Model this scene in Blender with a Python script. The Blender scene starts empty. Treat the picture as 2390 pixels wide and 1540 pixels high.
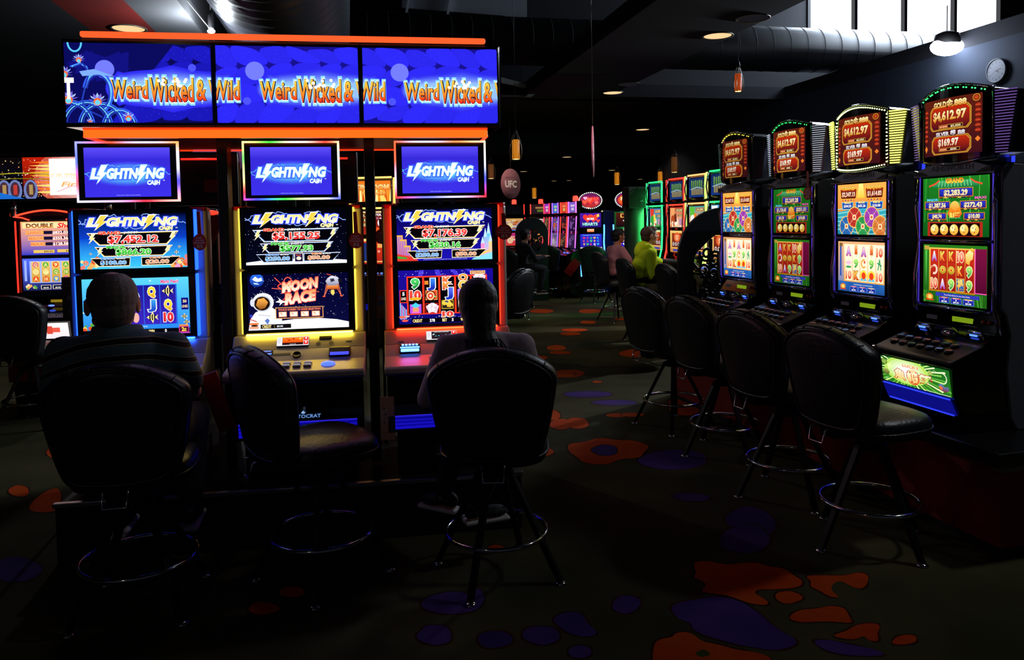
import bpy, bmesh, math, random
from math import sin, cos, pi, radians, tan, sqrt
from mathutils import Vector, Matrix

# ------------------------------------------------------------------ camera, world, exposure
SC = bpy.context.scene
COL = SC.collection
FPX = 1780.0                      # focal length in pixels of the 2390 wide frame
PITCH, ROLL, EYE = radians(2.6), .018, 1.6
PPY = 512 + FPX * tan(PITCH)
FWD = Vector((0, cos(PITCH), -sin(PITCH)))
_r0 = Vector((1, 0, 0)); _u0 = _r0.cross(FWD)
RGT = cos(ROLL) * _r0 - sin(ROLL) * _u0
UPV = RGT.cross(FWD)
CAM = Vector((0, 0, EYE))
cam_data = bpy.data.cameras.new('camera')
cam_data.sensor_width = 36.0
cam_data.lens = 36.0 * FPX / 2390
cam_data.shift_y = -(770 - PPY) / 2390
cam_data.clip_end = 200
cam = bpy.data.objects.new('camera', cam_data)
COL.objects.link(cam)
M = Matrix((RGT, UPV, -FWD)).transposed().to_4x4()
M.translation = CAM
cam.matrix_world = M
SC.camera = cam
SC.view_settings.view_transform = 'Standard'
SC.view_settings.look = 'None'
SC.view_settings.gamma = 1
SC.view_settings.use_curve_mapping = False
SC.view_settings.exposure = 0.0
world = bpy.data.worlds.new('world'); SC.world = world
world.use_nodes = True
world.node_tree.nodes['Background'].inputs[0].default_value = (.35, .45, .75, 1)
world.node_tree.nodes['Background'].inputs[1].default_value = .045
SC.cycles.use_denoising = True
SC.cycles.max_bounces = 5
SC.cycles.diffuse_bounces = 3
SC.cycles.glossy_bounces = 3
SC.cycles.transmission_bounces = 3
SC.cycles.transparent_max_bounces = 6
SC.cycles.sample_clamp_indirect = 3.0
SC.cycles.use_light_tree = True
SC.cycles.use_adaptive_sampling = True
SC.cycles.adaptive_threshold = .02

def lamp(name, kind, loc, energy, color=(1, 1, 1), size=.2, aim=None, spot=None, size_y=None):
    d = bpy.data.lights.new(name, kind); d.energy = energy; d.color = color
    if kind == 'AREA':
        d.shape = 'RECTANGLE' if size_y else 'DISK'; d.size = size
        if size_y: d.size_y = size_y
    else:
        d.shadow_soft_size = size
    if spot: d.spot_size = spot; d.spot_blend = .6
    o = bpy.data.objects.new(name, d); COL.objects.link(o); o.location = loc
    if aim is not None:
        o.rotation_euler = (Vector(aim) - Vector(loc)).to_track_quat('-Z', 'Y').to_euler()
    return o

# daylight coming in through the clerestory band, high at the far right
lamp('daylight', 'AREA', (7.6, 16.2, 6.0), 1400, (.72, .84, 1), 6.0, aim=(0.6, 3.0, 1.0), size_y=1.4)

# ------------------------------------------------------------------ pixel -> place
def ray(x, y): return FWD + RGT * ((x - 1195) / FPX) - UPV * ((y - PPY) / FPX)
def atY(x, y, Y):
    d = ray(x, y); return CAM + d * (Y / d.y)
def atZ(x, y, Z=0.0):
    d = ray(x, y); return CAM + d * ((Z - EYE) / d.z)

# ------------------------------------------------------------------ colours, materials
def lin(h):
    if isinstance(h, (tuple, list)): return tuple(h[:3])
    h = h.lstrip('#'); c = [int(h[i:i + 2], 16) / 255 for i in (0, 2, 4)]
    return tuple(x / 12.92 if x <= .04045 else ((x + .055) / 1.055) ** 2.4 for x in c)

MATS = {}
def mat(name, color, rough=.5, metal=0.0, var=.18, scale=30, bump=0.0, coat=0.0, spec=.5):
    if name in MATS: return MATS[name]
    m = bpy.data.materials.new(name); m.use_nodes = True
    nt = m.node_tree; b = nt.nodes['Principled BSDF']
    c = lin(color)
    tc = nt.nodes.new('ShaderNodeTexCoord'); nz = nt.nodes.new('ShaderNodeTexNoise')
    nz.inputs['Scale'].default_value = scale; nz.inputs['Detail'].default_value = 3
    nt.links.new(tc.outputs['Object'], nz.inputs['Vector'])
    mx = nt.nodes.new('ShaderNodeMix'); mx.data_type = 'RGBA'
    mx.inputs['A'].default_value = tuple(x * (1 - var) for x in c) + (1,)
    mx.inputs['B'].default_value = tuple(min(1, x * (1 + var)) for x in c) + (1,)
    nt.links.new(nz.outputs['Fac'], mx.inputs['Factor'])
    nt.links.new(mx.outputs['Result'], b.inputs['Base Color'])
    b.inputs['Roughness'].default_value = rough
    b.inputs['Metallic'].default_value = metal
    b.inputs['Specular IOR Level'].default_value = spec
    if coat: b.inputs['Coat Weight'].default_value = coat; b.inputs['Coat Roughness'].default_value = .08
    if bump:
        bp = nt.nodes.new('ShaderNodeBump'); bp.inputs['Strength'].default_value = bump
        bp.inputs['Distance'].default_value = .01
        nt.links.new(nz.outputs['Fac'], bp.inputs['Height']); nt.links.new(bp.outputs['Normal'], b.inputs['Normal'])
    MATS[name] = m; return m

def emit(name, color, strength=1.0, base=None):
    if name in MATS: return MATS[name]
    m = bpy.data.materials.new(name); m.use_nodes = True
    b = m.node_tree.nodes['Principled BSDF']
    c = lin(color)
    b.inputs['Base Color'].default_value = tuple(x * .4 for x in c) + (1,)
    b.inputs['Emission Color'].default_value = c + (1,)
    b.inputs['Emission Strength'].default_value = strength
    b.inputs['Roughness'].default_value = .4
    MATS[name] = m; return m

def screen_mat(name, strength=1.0, sample=True):
    if name in MATS: return MATS[name]
    m = bpy.data.materials.new(name); m.use_nodes = True
    nt = m.node_tree; nt.nodes.clear()
    out = nt.nodes.new('ShaderNodeOutputMaterial')
    at = nt.nodes.new('ShaderNodeAttribute'); at.attribute_name = 'Col'
    e = nt.nodes.new('ShaderNodeEmission'); e.inputs['Strength'].default_value = strength
    nt.links.new(at.outputs['Color'], e.inputs['Color']); nt.links.new(e.outputs[0], out.inputs[0])
    if not sample: m.cycles.emission_sampling = 'NONE'
    MATS[name] = m; return m

def paint_mat(name, rough=.6):
    """printed matter: colours come from the mesh, light from the room"""
    if name in MATS: return MATS[name]
    m = bpy.data.materials.new(name); m.use_nodes = True
    nt = m.node_tree; b = nt.nodes['Principled BSDF']
    at = nt.nodes.new('ShaderNodeAttribute'); at.attribute_name = 'Col'
    nt.links.new(at.outputs['Color'], b.inputs['Base Color']); b.inputs['Roughness'].default_value = rough
    MATS[name] = m; return m

# ------------------------------------------------------------------ mesh helpers
def new_obj(name, me, parent=None, mats=()):
    o = bpy.data.objects.new(name, me); COL.objects.link(o)
    for m in mats: me.materials.append(m)
    if parent is not None: o.parent = parent
    return o

class MB:
    def __init__(s): s.bm = bmesh.new(); s.mi = 0
    def faces_since(s, n):
        for f in list(s.bm.faces)[n:]: f.material_index = s.mi
    def box(s, c, size, rot=None, bev=0.0, seg=2):
        n = len(s.bm.faces)
        bm2 = bmesh.new(); bmesh.ops.create_cube(bm2, size=1)
        bmesh.ops.scale(bm2, vec=size, verts=bm2.verts)
        if bev: bmesh.ops.bevel(bm2, geom=list(bm2.edges), offset=min(bev, min(size) * .49), segments=seg, affect='EDGES', profile=.5)
        if rot is not None: bmesh.ops.rotate(bm2, cent=(0, 0, 0), matrix=rot, verts=bm2.verts)
        bmesh.ops.translate(bm2, vec=c, verts=bm2.verts)
        s.merge(bm2, n)
    def merge(s, bm2, n=None, smooth=False):
        n = len(s.bm.faces) if n is None else n
        me = bpy.data.meshes.new('t'); bm2.to_mesh(me); bm2.free()
        s.bm.from_mesh(me); bpy.data.meshes.remove(me)
        s.bm.faces.ensure_lookup_table()
        for f in s.bm.faces[n:]:
            f.material_index = s.mi
            if smooth: f.smooth = True
    def ring_loft(s, rings, close=True, caps=True, smooth=True):
        n0 = len(s.bm.faces)
        vs = [[s.bm.verts.new(p) for p in r] for r in rings]
        k = len(rings[0])
        for a, b in zip(vs, vs[1:]):
            for i in range(k if close else k - 1):
                j = (i + 1) % k
                try: f = s.bm.faces.new((a[i], a[j], b[j], b[i])); f.smooth = smooth
                except ValueError: pass
        if caps and close:
            for r in (vs[0][::-1], vs[-1]):
                try: s.bm.faces.new(r)
                except ValueError: pass
        s.bm.faces.ensure_lookup_table(); s.faces_since(n0)
    def tube(s, pts, r, seg=8, closed=False):
        pts = [Vector(p) for p in pts]; n = len(pts); rings = []
        prev = None
        for i, p in enumerate(pts):
            a = pts[(i - 1) % n] if closed or i > 0 else p
            b = pts[(i + 1) % n] if closed or i < n - 1 else p
            t = (b - a).normalized()
            ref = prev if prev is not None else (Vector((0, 0, 1)) if abs(t.z) < .9 else Vector((1, 0, 0)))
            u = (ref - t * ref.dot(t)).normalized(); prev = u
            v = t.cross(u); rr = r[i] if isinstance(r, (list, tuple)) else r
            rings.append([p + u * (rr * cos(2 * pi * k / seg)) + v * (rr * sin(2 * pi * k / seg)) for k in range(seg)])
        if closed: rings.append(rings[0])
        s.ring_loft(rings, caps=not closed)
        if closed: bmesh.ops.remove_doubles(s.bm, verts=s.bm.verts, dist=1e-6)
    def prism(s, poly, axis, a, b, bev=0.0):
        """polygon in the plane across axis ('x': (y,z), 'y': (x,z), 'z': (x,y)), extruded from a to b"""
        def P(p, t):
            return {'x': (t, p[0], p[1]), 'y': (p[0], t, p[1]), 'z': (p[0], p[1], t)}[axis]
        bm2 = bmesh.new()
        va = [bm2.verts.new(P(p, a)) for p in poly]; vb = [bm2.verts.new(P(p, b)) for p in poly]
        k = len(poly)
        bm2.faces.new(va); bm2.faces.new(vb[::-1])
        for i in range(k): bm2.faces.new((va[i], vb[i], vb[(i + 1) % k], va[(i + 1) % k]))
        bmesh.ops.recalc_face_normals(bm2, faces=bm2.faces)
        if bev: bmesh.ops.bevel(bm2, geom=list(bm2.edges), offset=bev, segments=2, affect='EDGES', profile=.5)
        s.merge(bm2)
    def lathe(s, prof, c=(0, 0, 0), seg=20, axis='z', rot=None):
        rings = []
        for r, h in prof:
            ring = []
            for k in range(seg):
                a = 2 * pi * k / seg
                p = Vector((r * cos(a), r * sin(a), h))
                if axis == 'y': p = Vector((p.x, p.z, p.y))
                if axis == 'x': p = Vector((p.z, p.x, p.y))
                if rot is not None: p = rot @ p
                ring.append(p + Vector(c))
            rings.append(ring)
        s.ring_loft(rings)
    def sphere(s, c, r, seg=12, rot=None):
        r = r if isinstance(r, (tuple, list)) else (r, r, r)
        bm2 = bmesh.new(); bmesh.ops.create_uvsphere(bm2, u_segments=seg, v_segments=max(4, seg // 2), radius=1)
        bmesh.ops.scale(bm2, vec=r, verts=bm2.verts)
        if rot is not None: bmesh.ops.rotate(bm2, cent=(0, 0, 0), matrix=rot, verts=bm2.verts)
        bmesh.ops.translate(bm2, vec=c, verts=bm2.verts); s.merge(bm2, smooth=True)
    def mesh(s, name='m'):
        bmesh.ops.recalc_face_normals(s.bm, faces=s.bm.faces)
        me = bpy.data.meshes.new(name); s.bm.to_mesh(me); s.bm.free(); return me
    def obj(s, name, m, parent=None):
        ms = m if isinstance(m, (list, tuple)) else [m]
        return new_obj(name, s.mesh(name), parent, ms)

def tag(o, label=None, cat=None, group=None, kind=None):
    if label: o['label'] = label
    if cat: o['category'] = cat
    if group: o['group'] = group
    if kind: o['kind'] = kind
    return o
def thing(name, label, cat, loc=(0, 0, 0), rz=0.0, group=None):
    o = bpy.data.objects.new(name, None); COL.objects.link(o)
    o.location = loc; o.rotation_euler = (0, 0, rz); o.empty_display_size = .1
    return tag(o, label, cat, group)
def copy_tree(o, parent=None):
    c = o.copy(); COL.objects.link(c); c.parent = parent
    for ch in list(o.children): copy_tree(ch, c)
    return c
def struct(o): o['kind'] = 'structure'; return o

# ------------------------------------------------------------------ flat artwork: coloured polygons merged into one mesh
GLY = {}
def glyphs(txt, off, shear, res=2):
    key = (txt, off, shear)
    if key in GLY: return GLY[key]
    cu = bpy.data.curves.new('t', 'FONT'); cu.body = txt; cu.size = 1; cu.offset = off; cu.shear = shear
    cu.resolution_u = res; cu.fill_mode = 'BOTH'
    ob = bpy.data.objects.new('t', cu)
    me = ob.to_mesh()
    tris = []
    me.calc_loop_triangles()
    for t in me.loop_triangles:
        tris.append([(me.vertices[i].co.x, me.vertices[i].co.y) for i in t.vertices])
    ob.to_mesh_clear(); bpy.data.objects.remove(ob); bpy.data.curves.remove(cu)
    GLY[key] = tris; return tris

def clip_poly(pts, box):
    x0, y0, x1, y1 = box
    for ax, lim, sg in ((0, x0, 1), (0, x1, -1), (1, y0, 1), (1, y1, -1)):
        out = []
        for i, p in enumerate(pts):
            q = pts[(i + 1) % len(pts)]
            ip = (p[ax] - lim) * sg >= 0; iq = (q[ax] - lim) * sg >= 0
            if ip: out.append(p)
            if ip != iq:
                t = (lim - p[ax]) / (q[ax] - p[ax]); out.append(tuple(p[k] + t * (q[k] - p[k]) for k in range(2)))
        pts = out
        if len(pts) < 3: return []
    return pts

class Art:
    """u to the right 0..1, v down 0..1 over a w x h metre sheet whose top left corner is at (x0, y, z1) in local space, facing -y"""
    def __init__(s, x0, x1, z0, z1, y=0.0, tilt=0.0, clip=None):
        s.x0, s.x1, s.z0, s.z1, s.y, s.tilt = x0, x1, z0, z1, y, tilt
        s.w = x1 - x0; s.h = z1 - z0; s.V = []; s.F = []; s.C = []; s.n = 0
        s.clip = clip or (0, 0, 1, 1)
    split = 0
    def _add(s, pts, cols, lay=None):
        if s.split:
            c0, c1 = cols[0], cols[len(cols) // 2]; vs = [p[1] for p in pts]; i0, i1 = vs.index(min(vs)), vs.index(max(vs)); v0, v1 = min(vs), max(vs)
            for k in range(s.split):
                q = clip_poly(pts, (k / s.split, -9, (k + 1) / s.split, 9))
                if len(q) >= 3: s._add1(q, [tuple(a + (b - a) * (p[1] - v0) / max(1e-6, v1 - v0) for a, b in zip(cols[i0], cols[i1])) for p in q])
        else: s._add1(pts, cols)
    def _add1(s, pts, cols, lay=None):
        d = (s.n if lay is None else lay) * 4.5e-5
        base = len(s.V)
        for (u, v) in pts:
            yy = s.y + s.tilt * (v) - d
            s.V.append((s.x0 + u * s.w, yy, s.z1 - v * s.h))
        s.F.append(tuple(range(base, base + len(pts)))); s.C.append(cols)
    def poly(s, pts, col, col2=None, new=True, g=None):
        """col2: colour at the lower edge of g=(v_top, v_bottom)"""
        if new: s.n += 1
        pts = clip_poly(pts, s.clip)
        if len(pts) < 3: return
        c1 = lin(col)
        if col2 is None: cols = [c1] * len(pts)
        else:
            c2 = lin(col2); vt, vb = g or (min(p[1] for p in pts), max(p[1] for p in pts))
            cols = []
            for p in pts:
                t = max(0, min(1, (p[1] - vt) / max(1e-6, vb - vt))); cols.append(tuple(a + (b - a) * t for a, b in zip(c1, c2)))
        s._add(pts, cols)
    def rect(s, u0, v0, u1, v1, col, col2=None): s.poly([(u0, v0), (u1, v0), (u1, v1), (u0, v1)], col, col2)
    def ell(s, u, v, ru, rv=None, col='#ffffff', seg=18, col2=None):
        rv = ru * s.w / s.h if rv is None else rv
        s.poly([(u + ru * cos(2 * pi * k / seg), v + rv * sin(2 * pi * k / seg)) for k in range(seg)], col, col2)
    def ringe(s, u, v, ru, wd, col, rv=None, seg=24, a0=0, a1=2 * pi):
        rv = ru * s.w / s.h if rv is None else rv
        s.line([(u + ru * cos(a0 + (a1 - a0) * k / seg), v + rv * sin(a0 + (a1 - a0) * k / seg)) for k in range(seg + 1)], wd, col)
    def glow(s, u, v, ru, rv, col, bg, n=5):
        c, b = lin(col), lin(bg)
        for k in range(n):
            t = 1 - k / n; f = ((k + 1) / n) ** 1.3
            s.ell(u, v, ru * t, rv * t, tuple(x * f + y * (1 - f) for x, y in zip(c, b)), seg=20)
    def line(s, pts, wd, col):
        """wd as a share of the width"""
        s.n += 1; a = s.w / s.h
        for p, q in zip(pts, pts[1:]):
            dx, dy = (q[0] - p[0]) * a, q[1] - p[1]; L = sqrt(dx * dx + dy * dy) or 1
            nx, ny = -dy / L * wd * .5, dx / L * wd * .5 * a
            ex, ey = dx / L * wd * .2, dy / L * wd * .2 * a
            s.poly([(p[0] + nx - ex, p[1] + ny - ey), (q[0] + nx + ex, q[1] + ny + ey), (q[0] - nx + ex, q[1] - ny + ey), (p[0] - nx - ex, p[1] - ny - ey)], col, new=False)
    def frame(s, u0, v0, u1, v1, wd, col): s.line([(u0, v0), (u1, v0), (u1, v1), (u0, v1), (u0, v0)], wd, col)
    def text(s, t, u, v, h, w=None, col='#ffffff', col2=None, out=None, ow=.03, bold=.015, shear=0, arch=0.0, taper=0.0, rot=0.0, oc2=None):
        """centred on u, v (middle of the capitals), cap height h (share of sheet height), fitted to width w (share)"""
        tr = glyphs(t, bold, shear)
        if not tr: return
        xs = [p[0] for q in tr for p in q]; x0, x1 = min(xs), max(xs)
        sy = h / .72; wn = (x1 - x0) * sy * s.h / s.w; sx = sy * s.h / s.w if w is None else w / (x1 - x0)
        def put(tris, c, c2):
            s.n += 1
            for q in tris:
                P = []
                for (x, y) in q:
                    uu = (x - (x0 + x1) / 2) * sx; k = uu / ((x1 - x0) * sx / 2 or 1)
                    vv = -(y - .36) * sy * (1 - taper * k * k)
                    if arch: vv += arch * k * k
                    if rot:
                        a = s.w / s.h; r = uu * a; uu, vv = (r * cos(rot) - vv * sin(rot)) / a, r * sin(rot) + vv * cos(rot)
                    P.append((u + uu, v + vv))
                s.poly(P, c, c2, new=False, g=(v - h * .5, v + h * .5))
        if out: put(glyphs(t, bold + ow, shear), out, oc2)
        put(tr, col, col2)
    def obj(s, name, m, parent=None):
        me = bpy.data.meshes.new(name)
        me.from_pydata(s.V, [], s.F)
        ca = me.color_attributes.new('Col', 'FLOAT_COLOR', 'CORNER')
        i = 0
        for cols in s.C:
            for c in cols: ca.data[i].color = (c[0], c[1], c[2], 1); i += 1
        return new_obj(name, me, parent, [m])

# ------------------------------------------------------------------ the setting
random.seed(7)
BLK = mat('black_lacquer', '#0b0b0e', .28, 0, .3)
BLKM = mat('black_matte', '#0a0a0d', .7, 0, .3)
CHR = mat('chrome', '#d8d8dc', .10, 1.0, .05)
STEEL = mat('brushed_steel', '#a9a9ad', .32, 1.0, .1)
CEIL = mat('ceiling_paint', '#1b1e28', .9, 0, .15, 3)
WALLM = mat('wall_paint', '#2a3548', .85, 0, .12, 2)
DARKW = mat('dark_wall_paint', '#0e1017', .9, 0, .15, 2)
GREYP = mat('grey_panel', '#4e5054', .8, 0, .1, 4)
REDLIT = mat('red_ceiling_paint', '#7a1208', .75, 0, .15, 4)  # red light on the soffit strip is put into its colour
BRASS = mat('brass', '#b08a45', .3, 1.0, .1)

# carpet: olive ground with orange and violet flowers woven in
def carpet_mat(name, c1, c2, sc):
    m = bpy.data.materials.new(name); m.use_nodes = True
    nt = m.node_tree; b = nt.nodes['Principled BSDF']; b.inputs['Roughness'].default_value = .95
    b.inputs['Specular IOR Level'].default_value = .1
    tc = nt.nodes.new('ShaderNodeTexCoord')
    n1 = nt.nodes.new('ShaderNodeTexNoise'); n1.inputs['Scale'].default_value = sc; n1.inputs['Detail'].default_value = 4
    n2 = nt.nodes.new('ShaderNodeTexNoise'); n2.inputs['Scale'].default_value = 260; n2.inputs['Detail'].default_value = 2
    cr = nt.nodes.new('ShaderNodeValToRGB')
    cr.color_ramp.elements[0].position = .35; cr.color_ramp.elements[0].color = lin(c1) + (1,)
    cr.color_ramp.elements[1].position = .68; cr.color_ramp.elements[1].color = lin(c2) + (1,)
    nt.links.new(tc.outputs['Object'], n1.inputs['Vector']); nt.links.new(tc.outputs['Object'], n2.inputs['Vector'])
    nt.links.new(n1.outputs['Fac'], cr.inputs['Fac'])
    mx = nt.nodes.new('ShaderNodeMix'); mx.data_type = 'RGBA'; mx.blend_type = 'MULTIPLY'; mx.inputs['Factor'].default_value = .55
    nt.links.new(cr.outputs['Color'], mx.inputs['A']); nt.links.new(n2.outputs['Fac'], mx.inputs['B'])
    nt.links.new(mx.outputs['Result'], b.inputs['Base Color'])
    bp = nt.nodes.new('ShaderNodeBump'); bp.inputs['Strength'].default_value = .5; bp.inputs['Distance'].default_value = .004
    nt.links.new(n2.outputs['Fac'], bp.inputs['Height']); nt.links.new(bp.outputs['Normal'], b.inputs['Normal'])
    return m
CARP = [carpet_mat('carpet_olive', '#3b3a24', '#585236', 1.3), carpet_mat('carpet_orange', '#c8400a', '#dc5810', 3),
        carpet_mat('carpet_violet', '#43307a', '#5a3e90', 3), carpet_mat('carpet_line', '#4a1c0c', '#2a1a20', 3),
        carpet_mat('carpet_green', '#4c5420', '#3e4a18', 3)]
fl = MB(); fl.box((0, 19, -.05), (52, 52, .1))
BL = []
BN = [0]
def blob(pts, mi, px=True, z=.0012, smooth=True):
    BN[0] += 1; z += BN[0] * 2e-6
    P = [tuple(atZ(x, y)[:2]) for x, y in pts] if px else pts
    if smooth:
        for _ in range(2):
            Q = []
            for i, p in enumerate(P):
                q = P[(i + 1) % len(P)]
                Q += [(p[0] * .75 + q[0] * .25, p[1] * .75 + q[1] * .25), (p[0] * .25 + q[0] * .75, p[1] * .25 + q[1] * .75)]
            P = Q
    fl.mi = mi
    if smooth and mi < 3:
        cx = sum(p[0] for p in P) / len(P); cy = sum(p[1] for p in P) / len(P)
        blob([(p[0] + (p[0] - cx) * .010 + (.007 if p[0] > cx else -.007), p[1] + (p[1] - cy) * .010 + (.007 if p[1] > cy else -.007)) for p in P], 3, False, z - .0003, False); fl.mi = mi
    n = len(fl.bm.faces)
    vs = [fl.bm.verts.new((x, y, z)) for x, y in P]
    f = fl.bm.faces.new(vs); f.normal_update()
    if f.normal.z < 0: f.normal_flip()
    r = bmesh.ops.triangulate(fl.bm, faces=[f])
    fl.bm.faces.ensure_lookup_table(); fl.faces_since(n)
def c4(pts): return [(1200 + x / 2.008, 1000 + y / 2.008) for x, y in pts]
def c2(pts): return [(800 + x / 2.081, 800 + y / 2.081) for x, y in pts]
def ellp(x, y, rx, ry, n=12, j=.12): return [(x + rx * (1 + random.uniform(-j, j)) * cos(2 * pi * k / n), y + ry * (1 + random.uniform(-j, j)) * sin(2 * pi * k / n)) for k in range(n)]
A_ = [(845,625),(900,620),(960,632),(1010,640),(1080,628),(1150,630),(1190,648),(1270,655),(1310,690),(1355,715),(1340,745),(1220,755),(1150,752),(1120,770),(1160,790),(1195,815),(1180,830),(1110,822),(1050,800),(1000,782),(940,775),(870,765),(905,735),(880,712),(838,700),(855,680),(843,650)]
blob(c4([(725,825),(860,800),(940,785),(1040,800),(1130,850),(1230,940),(1350,1000),(1240,1045),(1080,1020),(960,990),(840,950),(830,910),(760,890)]), 2, z=.0008)
for p in ([(450,835),(510,780),(580,790),(600,820),(550,860),(490,865)], [(195,885),(260,865),(330,890),(350,920),(400,960),(330,980),(260,960),(210,930)],
          [(30,960),(80,925),(180,930),(220,970),(160,1020),(60,1000)], [(1390,1000),(1450,985),(1560,1010),(1720,1040),(1740,1070),(1500,1060)],
          [(715,320),(800,295),(940,320),(860,350)], [(960,420),(1100,350),(1230,420),(1220,500),(1080,510)], [(540,150),(700,95),(900,110),(900,180),(700,200)]):
    blob(c4(p), 2, z=.0008)
for p in (A_, [(1360,690),(1450,688),(1560,690),(1600,675),(1650,680),(1665,705),(1640,750),(1600,750),(1570,735),(1530,712),(1490,730),(1485,760),(1530,795),(1480,790),(1430,760),(1385,740),(1395,715)],
          [(1225,770),(1290,760),(1335,775),(1360,795),(1320,815),(1270,825),(1225,800)],
          [(1280,890),(1330,850),(1420,845),(1480,830),(1550,840),(1570,880),(1590,915),(1500,905),(1420,905),(1340,910)],
          [(1485,970),(1560,950),(1600,920),(1680,910),(1720,925),(1700,960),(1710,1000),(1660,995),(1640,970),(1600,990),(1540,985)],
          [(650,1010),(690,985),(740,980),(760,955),(830,955),(880,1000),(950,1010),(1050,1040),(1150,1050),(1220,1085),(1220,1180),(1000,1260),(650,1180)],
          [(1760,1010),(1800,970),(1880,965),(1890,1000),(1830,1015)],
          [(250,70),(330,65),(400,40),(480,55),(560,55),(640,80),(610,110),(590,140),(500,140),(440,170),(330,165),(290,130),(255,110)],
          ellp(150, 110, 38, 16)):
    blob(c4(p), 1)
blob(c4(ellp(425, 103, 62, 26)), 2, z=.0018)
blob(c4(ellp(885, 1055, 32, 16)), 4, z=.0018)
for x, y, a, b, m in ((1035,25,50,14,1),(1055,48,55,8,1),(1410,50,60,20,1),(1100,150,80,20,1),(1000,350,60,26,1),(1060,395,55,26,1),(1140,390,58,28,1),(985,530,40,20,1),
                      (1335,352,58,10,1),(1235,190,25,5,1),(960,72,40,10,1),(745,1000,42,18,1),(530,1265,150,58,2),(640,1240,45,50,2),(1375,1270,68,44,2),(1110,1350,80,42,2),(960,1420,95,44,2),
                      (740,1440,85,44,2),(450,1420,85,50,2),(1150,1500,60,30,2),(1180,250,120,16,2),(1320,290,110,14,2)):
    blob(c2(ellp(x, y, a, b)), m, z=.0012 if m == 1 else .0008)
for x, y, a, b, m in ((125,1057,18,12,1),(45,1146,24,14,1),(615,1420,36,15,1),(682,1382,30,13,1),(40,1330,60,30,2),(1265,726,28,5,1),(1377,726,28,5,1),(1372,752,20,4,1),(1331,779,26,4,1),
                      (1480,825,35,9,1),(1600,945,40,26,1),(1475,968,28,5,1),(1300,873,50,8,1),(1250,880,30,8,1),(1340,770,30,4,1),(1450,744,20,3,1),(1740,1260,60,35,2)):
    blob(ellp(x, y, a, b), m, z=.0012 if m == 1 else .0008)
blob([(60,1190),(90,1155),(142,1132),(142,1190),(100,1198)], 1)
for cx_, cy_, n_ in ((-3.2, 2.6, 3), (-2.6, 6.4, 3), (3.4, 1.6, 3), (.4, 1.4, 2), (-.9, 2.0, 2)):
    for k in range(n_):
        a = k * 2.3 + cx_; blob(ellp(cx_ + .3 * cos(a), cy_ + .3 * sin(a), .17, .12, 11, .25), (1, 2)[k % 2], px=False, z=.0008 + .0003 * (k % 2))
me_ = bpy.data.meshes.new('floor'); fl.bm.to_mesh(me_); fl.bm.free(); struct(new_obj('floor', me_, None, CARP))

# ceiling grid: a across the aisles, b along them
TC = radians(12)
UA = Vector((cos(TC), sin(TC), 0)); VB = Vector((-sin(TC), cos(TC), 0))
def ab(a, b, z=0.0): return UA * a + VB * b + Vector((0, 0, z))
RC = Matrix.Rotation(TC, 3, 'Z')
def slab(mb, a0, a1, b0, b1, z0, z1): mb.box(ab((a0 + a1) / 2, (b0 + b1) / 2, (z0 + z1) / 2), (a1 - a0, b1 - b0, z1 - z0), rot=RC)
CZ = 4.0
LAMPS_HI = [(1675, 83), (1430, 216), (1500, 302), (300, 68), (1467, 196), (1757, 42), (15, 320)]
ce = MB()
slab(ce, -12, -3.02, -6, 21, CZ, CZ + .25)
slab(ce, 3.4, 5.08, -6, 14.5, CZ, CZ + .25)
slab(ce, -3.02, 16, 14.5, 21, CZ, CZ + .25)
slab(ce, -16, 16, 21, 21.3, 3.4, CZ + .25)
slab(ce, -18, 18, 21.3, 41, 3.4, 3.6)
slab(ce, 8.95, 16, -6, 14.5, CZ, CZ + .25)
slab(ce, -3.02, 16, -6.3, -6, CZ, 7.2)
struct(ce.obj('ceiling', CEIL))
b_ = MB(); slab(b_, -3.02, -2.28, -6, 14.5, CZ, CZ + .2); struct(b_.obj('trim_1', REDLIT))
b_ = MB(); slab(b_, -2.28, -1.73, -6, 14.5, CZ, CZ + .2); struct(b_.obj('trim_2', GREYP))
b_ = MB()
slab(b_, -1.83, -1.73, -6, 14.5, CZ + .2, 7.2)
struct(b_.obj('wall_coffer', CEIL))
b_ = MB(); slab(b_, -2, 16.5, -6, 18, 7.2, 7.4); struct(b_.obj('ceiling_high', mat('roof_sheet', '#2a2c33', .8, 0, .2, 2)))
# right wall with the clerestory set back above it
b_ = MB(); slab(b_, 8.95, 9.15, -6, 21, 0, CZ); struct(b_.obj('wall_right', WALLM))
b_ = MB(); slab(b_, 15.6, 15.8, -6, 18, CZ, 7.2); struct(b_.obj('wall_clerestory', DARKW))
WB = 14.9
P0 = ray(1885, 20); P1 = ray(2337, 80)
def on_b(x, y, b):
    d = ray(x, y); t = (b - VB.dot(Vector((CAM.x, CAM.y, 0)))) / VB.dot(d); return CAM + d * t
wl, wr = UA.dot(on_b(1886, 50, WB)), UA.dot(on_b(2338, 70, WB))
zs = on_b(2337, 96, WB).z
b_ = MB(); slab(b_, 3.4, wl, WB, WB + .2, CZ, 7.2); slab(b_, wr, 15.6, WB, WB + .2, CZ, 7.2); slab(b_, wl, wr, WB, WB + .2, CZ, zs - .5)
slab(b_, wl, wr, WB, WB + .2, 6.9, 7.2)
struct(b_.obj('wall_end', DARKW))
b_ = MB(); slab(b_, wl, wr, WB + .12, WB + .14, zs - .5, 6.9)
wn = struct(b_.obj('window_1', emit('daylight_glass', '#f6f9ff', 2.6)))
b_ = MB()
for px in (1888, 1997, 2113, 2229, 2336):
    a = UA.dot(on_b(px, 50, WB)); slab(b_, a - .035, a + .035, WB - .02, WB + .1, zs - .5, 6.9)
slab(b_, wl, wr, WB - .03, WB + .1, zs - .56, zs - .5)
b_.obj('window_frame', BLKM, wn)
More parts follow.
